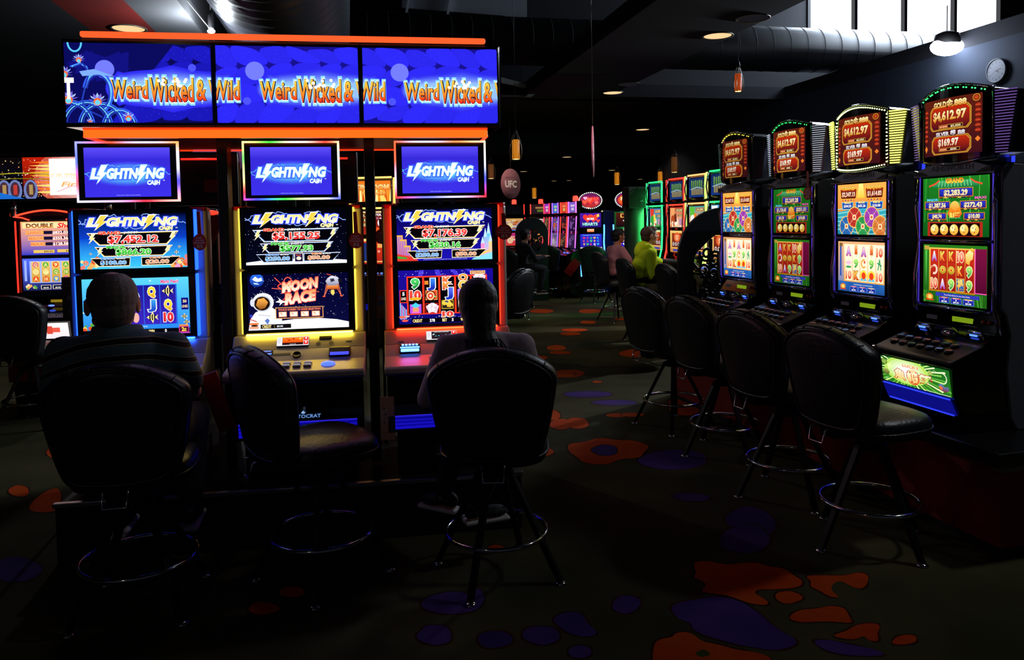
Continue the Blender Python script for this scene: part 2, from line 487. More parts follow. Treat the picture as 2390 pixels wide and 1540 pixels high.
# left coffer end: roof slope, beams
b_ = MB(); slab(b_, -1.73, 3.4, 14.7, 14.9, CZ, 7.2); struct(b_.obj('wall_far_coffer', DARKW))
def tri_panel(name, px, b, m, th=.06):
    P = [on_b(x, y, b) for x, y in px]; mb = MB()
    va = [mb.bm.verts.new(p) for p in P]; vb = [mb.bm.verts.new(p + VB * th) for p in P]; k = len(P)
    mb.bm.faces.new(va); mb.bm.faces.new(vb[::-1])
    for i in range(k): mb.bm.faces.new((va[i], vb[i], vb[(i + 1) % k], va[(i + 1) % k]))
    return mb.obj(name, m)
LGT = mat('white_beam_paint', '#c9ced6', .7, 0, .1, 5)
struct(tri_panel('trim_3', [(1170, 181), (1262, 205), (1240, 226), (1170, 226)], 14.5, mat('grey_slope', '#707885', .8, 0, .1, 3)))
struct(tri_panel('trim_4', [(1170, 180), (1262, 204), (1262, 212), (1170, 193)], 14.42, LGT, .05))
struct(tri_panel('trim_5', [(1228, 225), (1242, 225), (1328, 158), (1300, 158)], 14.38, LGT, .05))
struct(tri_panel('trim_6', [(938, -20), (1230, -20), (1230, 46), (1170, 36), (938, 18)], 14.62, mat('roof_panel', '#8b8f97', .8, 0, .1, 3)))
for k, (xa, xb) in enumerate(((955, 945), (1052, 1042))):
    struct(tri_panel('trim_%d' % (7 + k), [(xa, -20), (xa + 6, -20), (xb + 6, 34), (xb, 34)], 14.55, LGT, .05))
# far walls
b_ = MB(); slab(b_, -18, 18, 40, 40.2, 0, 3.4); struct(b_.obj('wall_far', mat('far_wall', '#2a1c24', .9, 0, .2, 2)))
b_ = MB(); slab(b_, -12, -11.8, -6, 40, 0, CZ); struct(b_.obj('wall_left', DARKW))
b_ = MB(); slab(b_, -12, 12, 20.9, 21.0, 3.55, CZ); struct(b_.obj('trim_10', mat('bulkhead_paint', '#1c2230', .9, 0, .1, 3)))

def on_a(x, y, a):
    d = ray(x, y); return CAM + d * ((a - UA.dot(Vector((CAM.x, CAM.y, 0)))) / UA.dot(d))
# ducts
b_ = MB(); n_ = 120; rings = []
Ld = 9.6; r0 = .85; cx0 = ab(-.77, 3.2, 4.58)
for i in range(n_ + 1):
    p = cx0 + VB * (Ld * i / n_); rr = r0 + (.012 if i % 4 < 2 else -.012)
    rings.append([p + UA * (rr * cos(2 * pi * k / 36)) + Vector((0, 0, rr * sin(2 * pi * k / 36))) for k in range(36)])
b_.ring_loft(rings)
tag(b_.obj('spiral_duct', mat('galvanised_dark', '#34363d', .38, .2, .15, 6)), 'wide ribbed dark air duct running overhead above the three screen marquee', 'air duct', kind=None)
pa = on_b(830, 27, 13.5); pb = on_b(2395, 86, 13.5)
b_ = MB(); rr = .42
d_ = (pb - pa); L_ = d_.length; d_.normalize(); n_ = 44; rings = []
up_ = Vector((0, 0, 1)); sd_ = d_.cross(up_).normalized()
for i in (0, 1):
    p = pa - d_ * .9 + d_ * ((L_ + 2.0) * i) - up_ * rr
    rings.append([p + sd_ * (rr * cos(2 * pi * k / 40)) + up_ * (rr * sin(2 * pi * k / 40)) for k in range(40)])
b_.ring_loft(rings)
for i in range(1, n_):
    p = pa - d_ * .9 + d_ * ((L_ + 2.0) * i / n_) - up_ * rr
    b_.tube([p + sd_ * (rr * cos(2 * pi * k / 30)) + up_ * (rr * sin(2 * pi * k / 30)) for k in range(30)], .007, 5, closed=True)
tag(b_.obj('air_duct', mat('duct_paint', '#10131b', .55, 0, .1, 6)), 'long dark round air duct crossing the room just below the bright high windows', 'air duct')

# downlights
RIM = mat('lamp_rim', '#6b675c', .4, .5)
def downlight(px, py, z, r=.19, on=True, e=9, name='downlight', label=None):
    p = atZ(px, py, z)
    t = thing(name, label, 'ceiling light', (p.x, p.y, z), 0, 'recessed ceiling lights' if r < .18 else None)
    m = MB(); m.lathe([(r + .02, 0), (r + .02, -.012), (r, -.012), (r - .01, .0)], seg=24); m.obj('rim', RIM, t)
    m = MB(); m.lathe([(r - .01, -.004), (.001, -.004)], seg=24)
    m.obj('lamp_face', emit('lamp_warm', '#e8c99a', .8) if on else emit('lamp_off', '#2c2a30', .3), t)
    if on and e:
        lamp('downlight_beam', 'AREA', (p.x, p.y, z - .03), e, (1, .80, .55), r * 1.6, aim=(p.x, p.y, 0)).data.spread = radians(120)
    return t
downlight(1675, 83, CZ, on=True, e=6, label='large lit round ceiling light on the dark soffit, nearest the bright windows')
downlight(1430, 216, CZ, e=9, label='lit round ceiling light halfway along the dark soffit')
downlight(1500, 302, CZ, e=6, label='lit round ceiling light just past the end of the soffit, above the far slot machines')
downlight(300, 66, CZ, r=.19, e=4, label='lit round ceiling light just above the left part of the orange neon bar')
downlight(8, 320, CZ, e=2.5, label='round ceiling light cut by the left edge of the picture')
downlight(1467, 196, CZ, on=False, label='unlit round ceiling light beside the lit one halfway along the soffit')
downlight(1757, 42, CZ, on=False, label='unlit round ceiling light close to the top edge left of the windows')
for px, py, lb in ((1577, 362, 'small far ceiling light right above the dim pendant lamp near the green topped machines'), (1323, 366, 'small far ceiling light just left of the narrow pink hanging sign'),
                   (1428, 397, 'small far ceiling light above the pendant over the heart machine aisle'), (1624, 395, 'small far ceiling light above the orange topped far machine'),
                   (1222, 400, 'small far ceiling light over the round pink hanging sign'), (1494, 418, 'small far ceiling light left of the green neon topped machines'),
                   (1328, 421, 'smallest far ceiling light right of the pale low one above the red beacon machines'), (1293, 422, 'tiny reddish far ceiling light above the little lantern')):
    downlight(px, py, 3.4, r=.15, e=0, label=lb)
# lights of the near ceiling, above and behind the frame
for a, b in ((-2.6, -1.5),):
    p = ab(a, b, CZ - .03); lamp('downlight_beam', 'AREA', p, 5, (1, .82, .6), .3, aim=(p.x, p.y, 0))
lamp('downlight_beam', 'AREA', (4.0, 3.9, CZ - .03), 24, (.86, .93, 1), .3, aim=(3.4, 3.9, 0))

def spotlight(px, py, Y, r, label, aim, energy):
    p = atY(px, py, Y) if Y else on_a(px, py, 8.72)
    t = thing('spotlight', label, 'spotlight', p)
    d = (CAM - p).normalized(); R_ = d.to_track_quat('Z', 'Y').to_matrix()
    m = MB(); m.lathe([(r * .3, .22), (r * .7, .18), (r * .8, .04), (r * .78, .03)], seg=24); m.obj('housing', BLKM, t)
    m = MB(); m.sphere((0, 0, 0), (r * 1.0, r * .75, r * .56), 20); m.obj('lamp_lens', emit('spot_face', '#eef4ff', 18), t)
    m = MB(); m.tube([(0, .0, .2), (0, .0, .6)], .008, 6); m.obj('hanger', BLKM, t)
    return t
spotlight(2210, 109, 0, .235, 'glaring white oval spotlight on the ledge right of the windows, above the slot machines', None, 0)
spotlight(493, 73, 9.0, .045, 'small glaring white spotlight just above the orange neon bar', None, 0)
p = on_a(2208, 124, 8.5); lamp('spot_beam', 'POINT', p, 34, (.80, .88, 1), .15)
lamp('spot_beam', 'SPOT', p, 900, (.85, .92, 1), .12, aim=(2.0, 8.6, 1.0), spot=radians(110))
p = atY(484, 73, 9.0) + Vector((0, -.12, -.14)); lamp('spot_beam', 'POINT', p, 85, (.85, .92, 1), .05)
pw = [atY(435, 0, 8.0), atY(492, 70, 8.9)]
m = MB(); m.tube([pw[0] + (pw[0] - pw[1]) * .5, *pw], .004, 6); tag(m.obj('cable', mat('cable_white', '#9a9aa0', .5)), 'thin pale cable running down to the small spotlight above the neon bar', 'cable')

# ------------------------------------------------------------------ stools
def leather(name, c, r=.38):
    return mat(name, c, r, 0, .12, 60, .25, spec=.5)
LEA = leather('black_leather', '#1d2126')
PIPE = leather('leather_piping', '#24292f', .33)
LEG = mat('leg_enamel', '#030304', .5, 0, .2, spec=.25)
def back_outline(n=44):
    pts = [(-.195, .60), (-.12, .585), (0, .58), (.12, .585), (.195, .60), (.225, .68), (.25, .79), (.268, .90), (.272, .955), (.255, .988), (.20, 1.030), (.13, 1.062), (.06, 1.079), (0, 1.083)]
    pts += [(-x, z) for x, z in pts[-2:4:-1]]
    for _ in range(2):
        Q = []
        for i, p in enumerate(pts):
            q = pts[(i + 1) % len(pts)]
            Q += [(p[0] * .75 + q[0] * .25, p[1] * .75 + q[1] * .25), (p[0] * .25 + q[0] * .75, p[1] * .25 + q[1] * .75)]
        pts = Q
    return pts
OUT = back_outline()
def bpt(x, z, f, d):
    cx, cz = 0, .84
    X, Z = cx + (x - cx) * f, cz + (z - cz) * f
    return (X, -.235 - (Z - .66) * .16 + .55 * X * X + d, Z)
def backrest_bm():
    m = MB()
    prof = [(.02, -.062), (.5, -.062), (.80, -.060), (.885, -.056), (.90, -.050), (.915, -.056), (.965, -.052), (.992, -.036), (1.0, -.012), (.995, .012), (.965, .026), (.90, .034), (.6, .036), (.02, .034)]
    m.ring_loft([[bpt(x, z, f, d) for x, z in OUT] for f, d in prof])
    return m
def make_stool():
    t = thing('game_stool', 'stool', 'stool')
    # what turns: an inner pivot is not needed, every upper part carries its own turn
    m = MB(); N = 40
    def se(k, rx, ry, y0=0):
        a = 2 * pi * k / N; c, s_ = cos(a), sin(a); e = .62
        return (rx * (abs(c) ** e) * (1 if c > 0 else -1), y0 + ry * (abs(s_) ** e) * (1 if s_ > 0 else -1))
    rings = []
    for f, z in ((.02, .672), (.5, .670), (.8, .664), (.93, .652), (.985, .636), (1.0, .618), (1.0, .600), (.985, .578), (.955, .566), (.9, .560), (.02, .558)):
        rings.append([(*se(k, .235 * f, .225 * f, .005), z - .012 * (1 if f > .5 else f)) for k in range(N)])
    m.ring_loft(rings); m.obj('seat', LEA, t)
    m = MB(); m.tube([(*se(k, .237, .227, .005), .590) for k in range(N)], .006, 6, closed=True); m.obj('seat_piping', PIPE, t)
    br = backrest_bm().obj('backrest', LEA, t)
    m = MB(); m.tube([bpt(x, z, .905, -.058) for x, z in OUT], .0055, 6, closed=True)
    m.tube([bpt(x, z, .99, .014) for x, z in OUT], .0045, 6, closed=True); m.obj('piping', PIPE, br)
    m = MB()
    for ang in (38, 56, 74, 106, 124, 142):
        dx, dz = cos(radians(ang)), sin(radians(ang)); best = min(OUT, key=lambda p: -((p[0] * dx + (p[1] - .84) * dz) / sqrt(p[0] ** 2 + (p[1] - .84) ** 2)))
        m.tube([bpt(*best, .925, -.0585), bpt(*best, .965, -.055), bpt(*best, .995, -.038), bpt(*best, 1.004, -.012)], .0028, 5)
    m.obj('stitching', BLKM, br)
    m = MB(); m.prism([(-.10, .545), (-.26, .545), (-.275, .575), (-.268, .70), (-.252, .70), (-.25, .585), (-.10, .565)], 'x', -.045, .045, .003); m.obj('back_bracket', LEG, t)
    m = MB(); m.tube([(-.045, -.285, .60), (-.045, -.325, .595), (-.042, -.34, .535), (.042, -.34, .535), (.045, -.325, .595), (.045, -.285, .60)], .005, 8); m.obj('pull_handle', CHR, t)
    m = MB(); m.lathe([(.001, .555), (.13, .555), (.13, .535), (.05, .53), (.045, .49), (.075, .485), (.075, .465), (.001, .465)], seg=24); m.obj('swivel', LEG, t)
    m = MB(); m.tube([(.226 * cos(2 * pi * k / 40), .226 * sin(2 * pi * k / 40), .205) for k in range(40)], .0105, 10, closed=True); m.obj('foot_ring', CHR, t)
    for k in range(4):
        a = radians(45 + 90 * k); m = MB()
        for r_, z in ((0, 0),): pass
        def q(r, z, w, d): 
            c, s_ = cos(a), sin(a)
            return [(c * (r + i) - s_ * j, s_ * (r + i) + c * j, z) for i, j in ((-d, -w), (d, -w), (d, w), (-d, w))]
        m.ring_loft([q(.045, .50, .013, .012), q(.065, .485, .015, .014), q(.30, .008, .013, .012)], smooth=False)
        lg = m.obj('leg', LEG, t)
        m = MB(); m.lathe([(.001, .0), (.028, .0), (.026, .008), (.012, .014), (.001, .015)], c=(.30 * cos(a), .30 * sin(a), 0), seg=14); m.obj('glide', CHR, lg)
    return t
STOOL = None
def stool(x, y, face, label, group=None, legrot=0.0):
    """face: heading of the sitter, degrees turned right from straight ahead"""
    global STOOL
    if STOOL is None: STOOL = o = make_stool()
    else: o = copy_tree(STOOL)
    o.location = (x, y, 0); o.rotation_euler = (0, 0, radians(-face)); tag(o, label, 'stool', group)
    for ch in o.children:
        if ch.name.split('.')[0] in ('leg', 'foot_ring'): ch.rotation_euler = (0, 0, radians(legrot + face))
    return o

# ------------------------------------------------------------------ people
def bone(m, a, b, ra, rb, seg=14):
    a, b = Vector(a), Vector(b); d = b - a; L = d.length
    if L < 1e-5: m.sphere(a, ra); return
    R_ = d.to_track_quat('Z', 'Y').to_matrix(); prof = []
    for k in range(5): t = pi / 2 * (k / 4); prof.append((max(.0005, ra * sin(t)), -ra * cos(t)))
    for k in range(5): t = pi / 2 * (k / 4); prof.append((max(.0005, rb * cos(t)), L + rb * sin(t)))
    m.lathe(prof, c=a, seg=seg, rot=R_)
def fuse(m, name, mt, parent, voxel=.008, smooth=6):
    me = m.mesh('f'); o = bpy.data.objects.new('f', me); COL.objects.link(o)
    r = o.modifiers.new('r', 'REMESH'); r.mode = 'VOXEL'; r.voxel_size = voxel; r.use_smooth_shade = True
    s_ = o.modifiers.new('s', 'SMOOTH'); s_.factor = .5; s_.iterations = smooth
    dg = bpy.context.evaluated_depsgraph_get()
    me2 = bpy.data.meshes.new_from_object(o.evaluated_get(dg)); bpy.data.objects.remove(o)
    for p in me2.polygons: p.use_smooth = True
    me2.materials.clear()
    return new_obj(name, me2, parent, [mt])
def head_prims(m, c, R_, s=1.0, male=True):
    def P(x, y, z): return Vector(c) + R_ @ (Vector((x, y, z)) * s)
    m.sphere(P(0, -.012, .025), (.076 * s, .095 * s, .088 * s), 18, R_)
    m.sphere(P(0, .018, -.02), (.062 * s, .070 * s, .085 * s), 16, R_)
    m.sphere(P(0, .045, -.075), (.036 * s, .034 * s, .028 * s), 12, R_)
    bone(m, P(-.045, .0, -.055), P(-.01, .055, -.088), .024 * s, .018 * s); bone(m, P(.045, .0, -.055), P(.01, .055, -.088), .024 * s, .018 * s)
    bone(m, P(0, .082, .012), P(0, .103, -.022), .008 * s, .013 * s)
    bone(m, P(-.03, .074, .022), P(.03, .074, .022), .013 * s, .013 * s)
    bone(m, P(-.018, .078, -.052), P(.018, .078, -.052), .008 * s, .008 * s)
    for k in (-1, 1):
        m.sphere(P(.080 * k, -.008, -.008), (.010 * s, .020 * s, .034 * s), 12, R_ @ Matrix.Rotation(k * -.35, 3, 'Z'))
        m.sphere(P(.050 * k, .05, -.02), (.02 * s, .02 * s, .022 * s), 10)
def hand_prims(m, w, d, up, s=1.0, side=1, curl=.6):
    """wrist w, direction d, palm normal up; four fingers and a thumb"""
    w, d, up = Vector(w), Vector(d).normalized(), Vector(up).normalized(); sd = d.cross(up).normalized() * side
    bone(m, w - d * .02, w + d * .02, .024 * s, .026 * s)
    for k in range(4): bone(m, w + d * .01 + sd * (-.027 + .018 * k) * s, w + d * .085 * s + sd * (-.030 + .020 * k) * s, .014 * s, .0115 * s)
    for k, L in enumerate((.062, .078, .085, .074)):
        a = w + d * .088 * s + sd * (-.031 + .0205 * k) * s; b = a + (d - up * curl * .4) * L * .5 * s; e = b + (d * .7 - up * curl) * L * .5 * s
        bone(m, a, b, .0095 * s, .0088 * s); bone(m, b, e, .0088 * s, .0075 * s)
    a = w + d * .03 * s + sd * .032 * s; b = a + (d * .6 + sd * .8 - up * .2) * .038 * s; e = b + (d * .85 + sd * .25 - up * .25) * .034 * s
    bone(m, a, b, .014 * s, .0115 * s); bone(m, b, e, .0115 * s, .009 * s)
def shoe_prims(m, a, yaw, s=1.0):
    R_ = Matrix.Rotation(yaw, 3, 'Z'); a = Vector(a)
    def P(x, y, z): return a + R_ @ Vector((x, y, z)) * s
    m.sphere(P(0, -.03, -.03), (.040 * s, .055 * s, .045 * s), 12, R_); m.sphere(P(0, .07, -.045), (.045 * s, .085 * s, .035 * s), 12, R_); m.sphere(P(0, .0, .01), (.04 * s, .045 * s, .045 * s), 12, R_)
def seated(name, label, loc, face, J, skin, top, legs_m, hair=None, shoes=None, voxel=.009, s=1.0, sleeve='long', cloth='shirt', extra=None):
    """J: joints in the sitter's own frame (x right, y forward, z up)"""
    t = thing(name, label, 'person', (loc[0], loc[1], 0), radians(-face))
    R_ = Matrix.Rotation(radians(-J.get('turn', 0)), 3, 'Z') @ Matrix.Rotation(radians(-J.get('nod', 0)), 3, 'X')
    H_ = Vector(J['head']); nb = Vector(J['neck']); hs = J.get('hs', 1.0)
    b = MB(); head_prims(b, H_, R_, hs)
    bone(b, nb - Vector((0, 0, .03)), H_ + R_ @ Vector((0, -.02, -.05)) * hs, .062 * s, .054 * s)
    sp = [Vector(p) for p in J['spine']]; w = J['w']
    ex = Vector((1, 0, 0))
    def torso(mb, g):
        for (p, rx, ry, rz) in zip(sp, *[[r[i] for r in J['girth']] for i in range(3)]):
            mb.sphere(p, (rx + g, ry + g, rz + g), 20)
        for k in (-1, 1):
            sh = Vector((k * w, J['shy'], J['shz'])) + ex * J.get('shx', 0)
            bone(mb, nb + Vector((k * .03, 0, -.035)), sh + Vector((0, 0, .0)), .045 * s + g, .056 * s + g)
            bone(mb, sp[1], sh, .10 * s + g, .060 * s + g)
    torso(b, -.012)
    sl = MB(); torso(sl, .006)
    lg = MB(); sho = []
    for k, side in ((-1, 'L'), (1, 'R')):
        sh = Vector((k * w, J['shy'], J['shz'])) + ex * J.get('shx', 0); el, wr = Vector(J['el' + side]), Vector(J['wr' + side])
        bone(b, sh, el, .050 * s, .038 * s); bone(b, el, wr, .038 * s, .026 * s)
        hd = Vector(J.get('hd' + side, wr - el)); hand_prims(b, wr + hd.normalized() * .02, hd, J.get('up' + side, (0, 0, 1)), s, side=-k)
        if sleeve == 'long': bone(sl, sh, el, .064 * s, .052 * s); bone(sl, el, wr, .052 * s, .036 * s)
        else:
            e2 = sh.lerp(el, .72); bone(sl, sh, e2, .066 * s, .066 * s)
        hp, kn, an = Vector((k * .10 * s, sp[-1].y, sp[-1].z - .03)), Vector(J['kn' + side]), Vector(J['an' + side])
        bone(b, hp, kn, .075 * s, .052 * s); bone(b, kn, an, .050 * s, .036 * s)
        ty = J.get('toe' + side, 0); shoe_prims(b, an - Vector((0, 0, .02)), radians(-ty), .85 * s)
        bone(lg, hp, kn, .092 * s, .068 * s); bone(lg, kn, an + Vector((0, 0, .03)), .066 * s, .052 * s)
        sho.append((an, ty))
    lg.sphere(sp[-1], (J['girth'][-1][0] + .006, J['girth'][-1][1] + .004, .10), 18)
    fuse(b, 'body', skin, t, voxel * .72)
    sh_o = fuse(sl, cloth, top, t, voxel)
    fuse(lg, 'trousers', legs_m, t, voxel)
    for an, ty in sho:
        m = MB(); shoe_prims(m, an, radians(-ty), s * .98); so = fuse(m, 'shoe', shoes or mat('dark_shoe', '#101014', .5), t, .006, 3)
        m = MB(); R2 = Matrix.Rotation(radians(-ty), 3, 'Z'); m.box(Vector(an) + R2 @ Vector((0, .035, -.078)) * s, (.082 * s, .235 * s, .024 * s), R2, .012, 3); m.obj('sole', mat('white_sole', '#d8d4d4', .5), so)
    if hair: hair(t, H_, R_, hs)
    if extra: extra(t, J, sl)
    return t

def hair_short(mt, bald=0.0):
    def f(t, H_, R_, s):
        m = MB()
        P = lambda x, y, z: H_ + R_ @ Vector((x, y, z)) * s
        m.sphere(P(0, -.022, .03), (.083 * s, .100 * s, .090 * s), 20, R_)
        m.sphere(P(0, -.045, -.02), (.072 * s, .068 * s, .075 * s), 16, R_)
        if not bald: m.sphere(P(0, .03, .07), (.065 * s, .06 * s, .05 * s), 14, R_)
        # cut the face side away
        o = fuse(m, 'hair', mt, t, .006, 2)
        bm = bmesh.new(); bm.from_mesh(o.data); Ri = R_.inverted(); kill = []
        for v in bm.verts:
            q = Ri @ (v.co - H_) / s
            if (q.y > .052 and q.z < .06) or (q.y > .01 and q.z < .0) or q.z < -.085: kill.append(v)
            elif bald and q.z > .06 and q.y > -.075 + .6 * abs(q.x): kill.append(v)
        bmesh.ops.delete(bm, geom=kill, context='VERTS')
        bm.to_mesh(o.data); bm.free()
        so = o.modifiers.new('thick', 'SOLIDIFY'); so.thickness = .004; so.offset = -1
    return f

def stripe_mat():
    m = bpy.data.materials.new('striped_jersey'); m.use_nodes = True
    nt = m.node_tree; b = nt.nodes['Principled BSDF']; b.inputs['Roughness'].default_value = .85
    tc = nt.nodes.new('ShaderNodeTexCoord'); sx = nt.nodes.new('ShaderNodeSeparateXYZ')
    nz = nt.nodes.new('ShaderNodeTexNoise'); nz.inputs['Scale'].default_value = 6
    nt.links.new(tc.outputs['Object'], sx.inputs[0]); nt.links.new(tc.outputs['Object'], nz.inputs['Vector'])
    # stripes follow the back: lower towards the sides
    def mth(op, a, bb=None):
        n = nt.nodes.new('ShaderNodeMath'); n.operation = op
        for i, v in enumerate((a, bb)):
            if v is None: continue
            if isinstance(v, (int, float)): n.inputs[i].default_value = v
            else: nt.links.new(v, n.inputs[i])
        return n.outputs[0]
    xx = mth('MULTIPLY', mth('MULTIPLY', sx.outputs['X'], sx.outputs['X']), .75)
    z = mth('ADD', mth('ADD', sx.outputs['Z'], xx), mth('MULTIPLY', nz.outputs['Fac'], .012))
    fr = mth('FRACT', mth('MULTIPLY', z, 15.5))
    cr = nt.nodes.new('ShaderNodeValToRGB'); cr.color_ramp.interpolation = 'CONSTANT'
    els = [(0, '#56707a'), (.58, '#b8a888'), (.62, '#28131c'), (.94, '#b8a888'), (.98, '#56707a')]
    cr.color_ramp.elements[0].position = 0; cr.color_ramp.elements[0].color = lin(els[0][1]) + (1,)
    cr.color_ramp.elements[1].position = els[1][0]; cr.color_ramp.elements[1].color = lin(els[1][1]) + (1,)
    for p, c in els[2:]:
        e = cr.color_ramp.elements.new(p); e.color = lin(c) + (1,)
    nt.links.new(fr, cr.inputs['Fac']); nt.links.new(cr.outputs['Color'], b.inputs['Base Color'])
    return m
SKIN = mat('skin', '#c08a70', .55, 0, .06, 12)
SKIN2 = mat('skin_tan', '#a06a48', .55, 0, .06, 12)

# ------------------------------------------------------------------ screen pictures
SCR = screen_mat('screen_picture', 1.15)
SCRD = screen_mat('screen_picture_dim', .8)
PRINT = paint_mat('printed_card')
GLOSS = mat('black_glass', '#050507', .12, 0, .1, coat=.5)
SILV = mat('silver_panel', '#a9a6a0', .42, .3, .05, 20)
rnd = random.Random(3)

def bolts(a, seg, col, wd=.006):
    for (u0, v0, u1, v1) in seg:
        pts = [(u0, v0)]
        for k in range(1, 6): pts.append((u0 + (u1 - u0) * k / 6 + rnd.uniform(-.012, .012), v0 + (v1 - v0) * k / 6 + rnd.uniform(-.03, .03)))
        pts.append((u1, v1)); a.line(pts, wd, col)
def zig(a, u, v, su, sv, col, out=None):
    P = [(.45, 0), (1, 0), (.62, .38), (.95, .38), (0, 1), (.32, .55), (.05, .55)]
    if out: a.poly([(u + (x - .5) * su * 1.35, v + (y - .5) * sv * 1.15) for x, y in P], out)
    a.poly([(u + (x - .5) * su, v + (y - .5) * sv) for x, y in P], col)
def lightning_logo(a, v, h, w, hot=False, u=.5):
    bolts(a, [(u - w * .62, v + .05, u - w * .45, v - .08), (u - w * .62, v - .05, u - w * .5, v + .09), (u + w * .45, v - .07, u + w * .6, v + .05), (u - w * .1, v + .10, u + w * .12, v + .12),
              (u - w * .3, v - h * .8, u - w * .1, v - h * .7), (u + w * .1, v - h * .7, u + w * .3, v - h * .8)], '#58b8ff' if hot else '#8fb2ff', .007)
    f, o = ('#ffffff', '#9fe8ff') if hot else ('#ffe27a', '#ffffff')
    for t_, uu, ww in (('L', -.445, .12), ('GHTN', -.072, .43), ('NG', .372, .26)):
        a.text(t_, u + uu * w, v, h, ww * w, f, None, '#3a50ff', .10, .05, .22)
        a.text(t_, u + uu * w, v, h, ww * w, f, '#ffffff' if hot else '#fff7d8', o, .04, .035, .22)
    for uu in (-.345, .190):
        zig(a, u + uu * w, v + h * .12, w * .125, h * 1.75, '#ffd24a' if not hot else '#ffffff', '#ffffff' if not hot else '#bff4ff')
def jackpots(a, amt, edge='#ffffff', extra=None, ec='#ffd36a'):
    def bar(pts):
        a.poly(pts, edge); c = (sum(p[0] for p in pts) / len(pts), sum(p[1] for p in pts) / len(pts))
        a.poly([(c[0] + (p[0] - c[0]) * .985, c[1] + (p[1] - c[1]) * .90) for p in pts], ec)
        a.poly([(c[0] + (p[0] - c[0]) * .965, c[1] + (p[1] - c[1]) * .82) for p in pts], '#050308')
    bar([(.07, .345), (.93, .325), (.82, .575), (.18, .575)]); zig(a, .12, .45, .05, .16, '#ffe89a', '#ffffff'); zig(a, .87, .44, .05, .16, '#ffe89a', '#ffffff')
    a.text('GRAND', .28, .345, .055, .21, '#ff3a2a', None, '#fff0c0', .03, .05, 0); a.text('JACKPOT', .48, .342, .04, .13, '#ffffff', None, '#000000', .03, .02)
    a.text(amt[0], .5, .46, .125, .47, '#ff5a4c', '#e02828', '#ffffff', .05, .045)
    bar([(.14, .60), (.87, .585), (.78, .775), (.22, .78)]); zig(a, .19, .69, .045, .13, '#ffe89a', '#ffffff'); zig(a, .82, .68, .045, .13, '#ffe89a', '#ffffff')
    a.text('MAJOR', .34, .605, .05, .18, '#35c83a', None, '#f0ffd0', .03, .05); a.text('JACKPOT', .51, .602, .04, .13, '#ffffff', None, '#000000', .03, .02)
    a.text(amt[1], .5, .695, .10, .33, '#58d84c', '#2fae30', '#e8ffe0', .05, .045)
    bar([(.10, .80), (.47, .795), (.46, .955), (.17, .96)]); bar([(.57, .795), (.94, .79), (.86, .95), (.57, .955)])
    a.text('MINOR', .26, .812, .035, .13, '#4a9cff', None, '#ffffff', .03, .04); a.text('BONUS', .38, .812, .03, .08, '#ffffff', None, '#000000', .02, .02)
    a.text('MINI', .70, .808, .035, .10, '#ff8a3a', None, '#ffffff', .03, .04); a.text('BONUS', .80, .808, .03, .08, '#ffffff', None, '#000000', .02, .02)
    a.text(amt[2], .31, .885, .07, .24, '#5aa8f8', None, '#e8f4ff', .04, .03); a.text(amt[3], .72, .88, .07, .22, '#ff9a68', None, '#fff0e0', .04, .03)
def fish(a, u, v, s, dark='#141018'):
    k = a.w / a.h
    a.poly([(u - s, v), (u - s * .2, v - s * k * .55), (u + s * .1, v - s * k * 1.1), (u + s * .25, v - s * k * .5), (u + s * .55, v - s * k * .12), (u + s, v - s * k * .5), (u + s * .8, v), (u + s, v + s * k * .5),
            (u + s * .55, v + s * k * .12), (u + s * .25, v + s * k * .5), (u + s * .1, v + s * k * 1.1), (u - s * .2, v + s * k * .55)], '#f6e49a')
    for x in (-.45, -.05, .35): a.line([(u + s * (x + .08), v - s * k * .5), (u + s * x, v), (u + s * (x + .08), v + s * k * .5)], s * .22, dark)
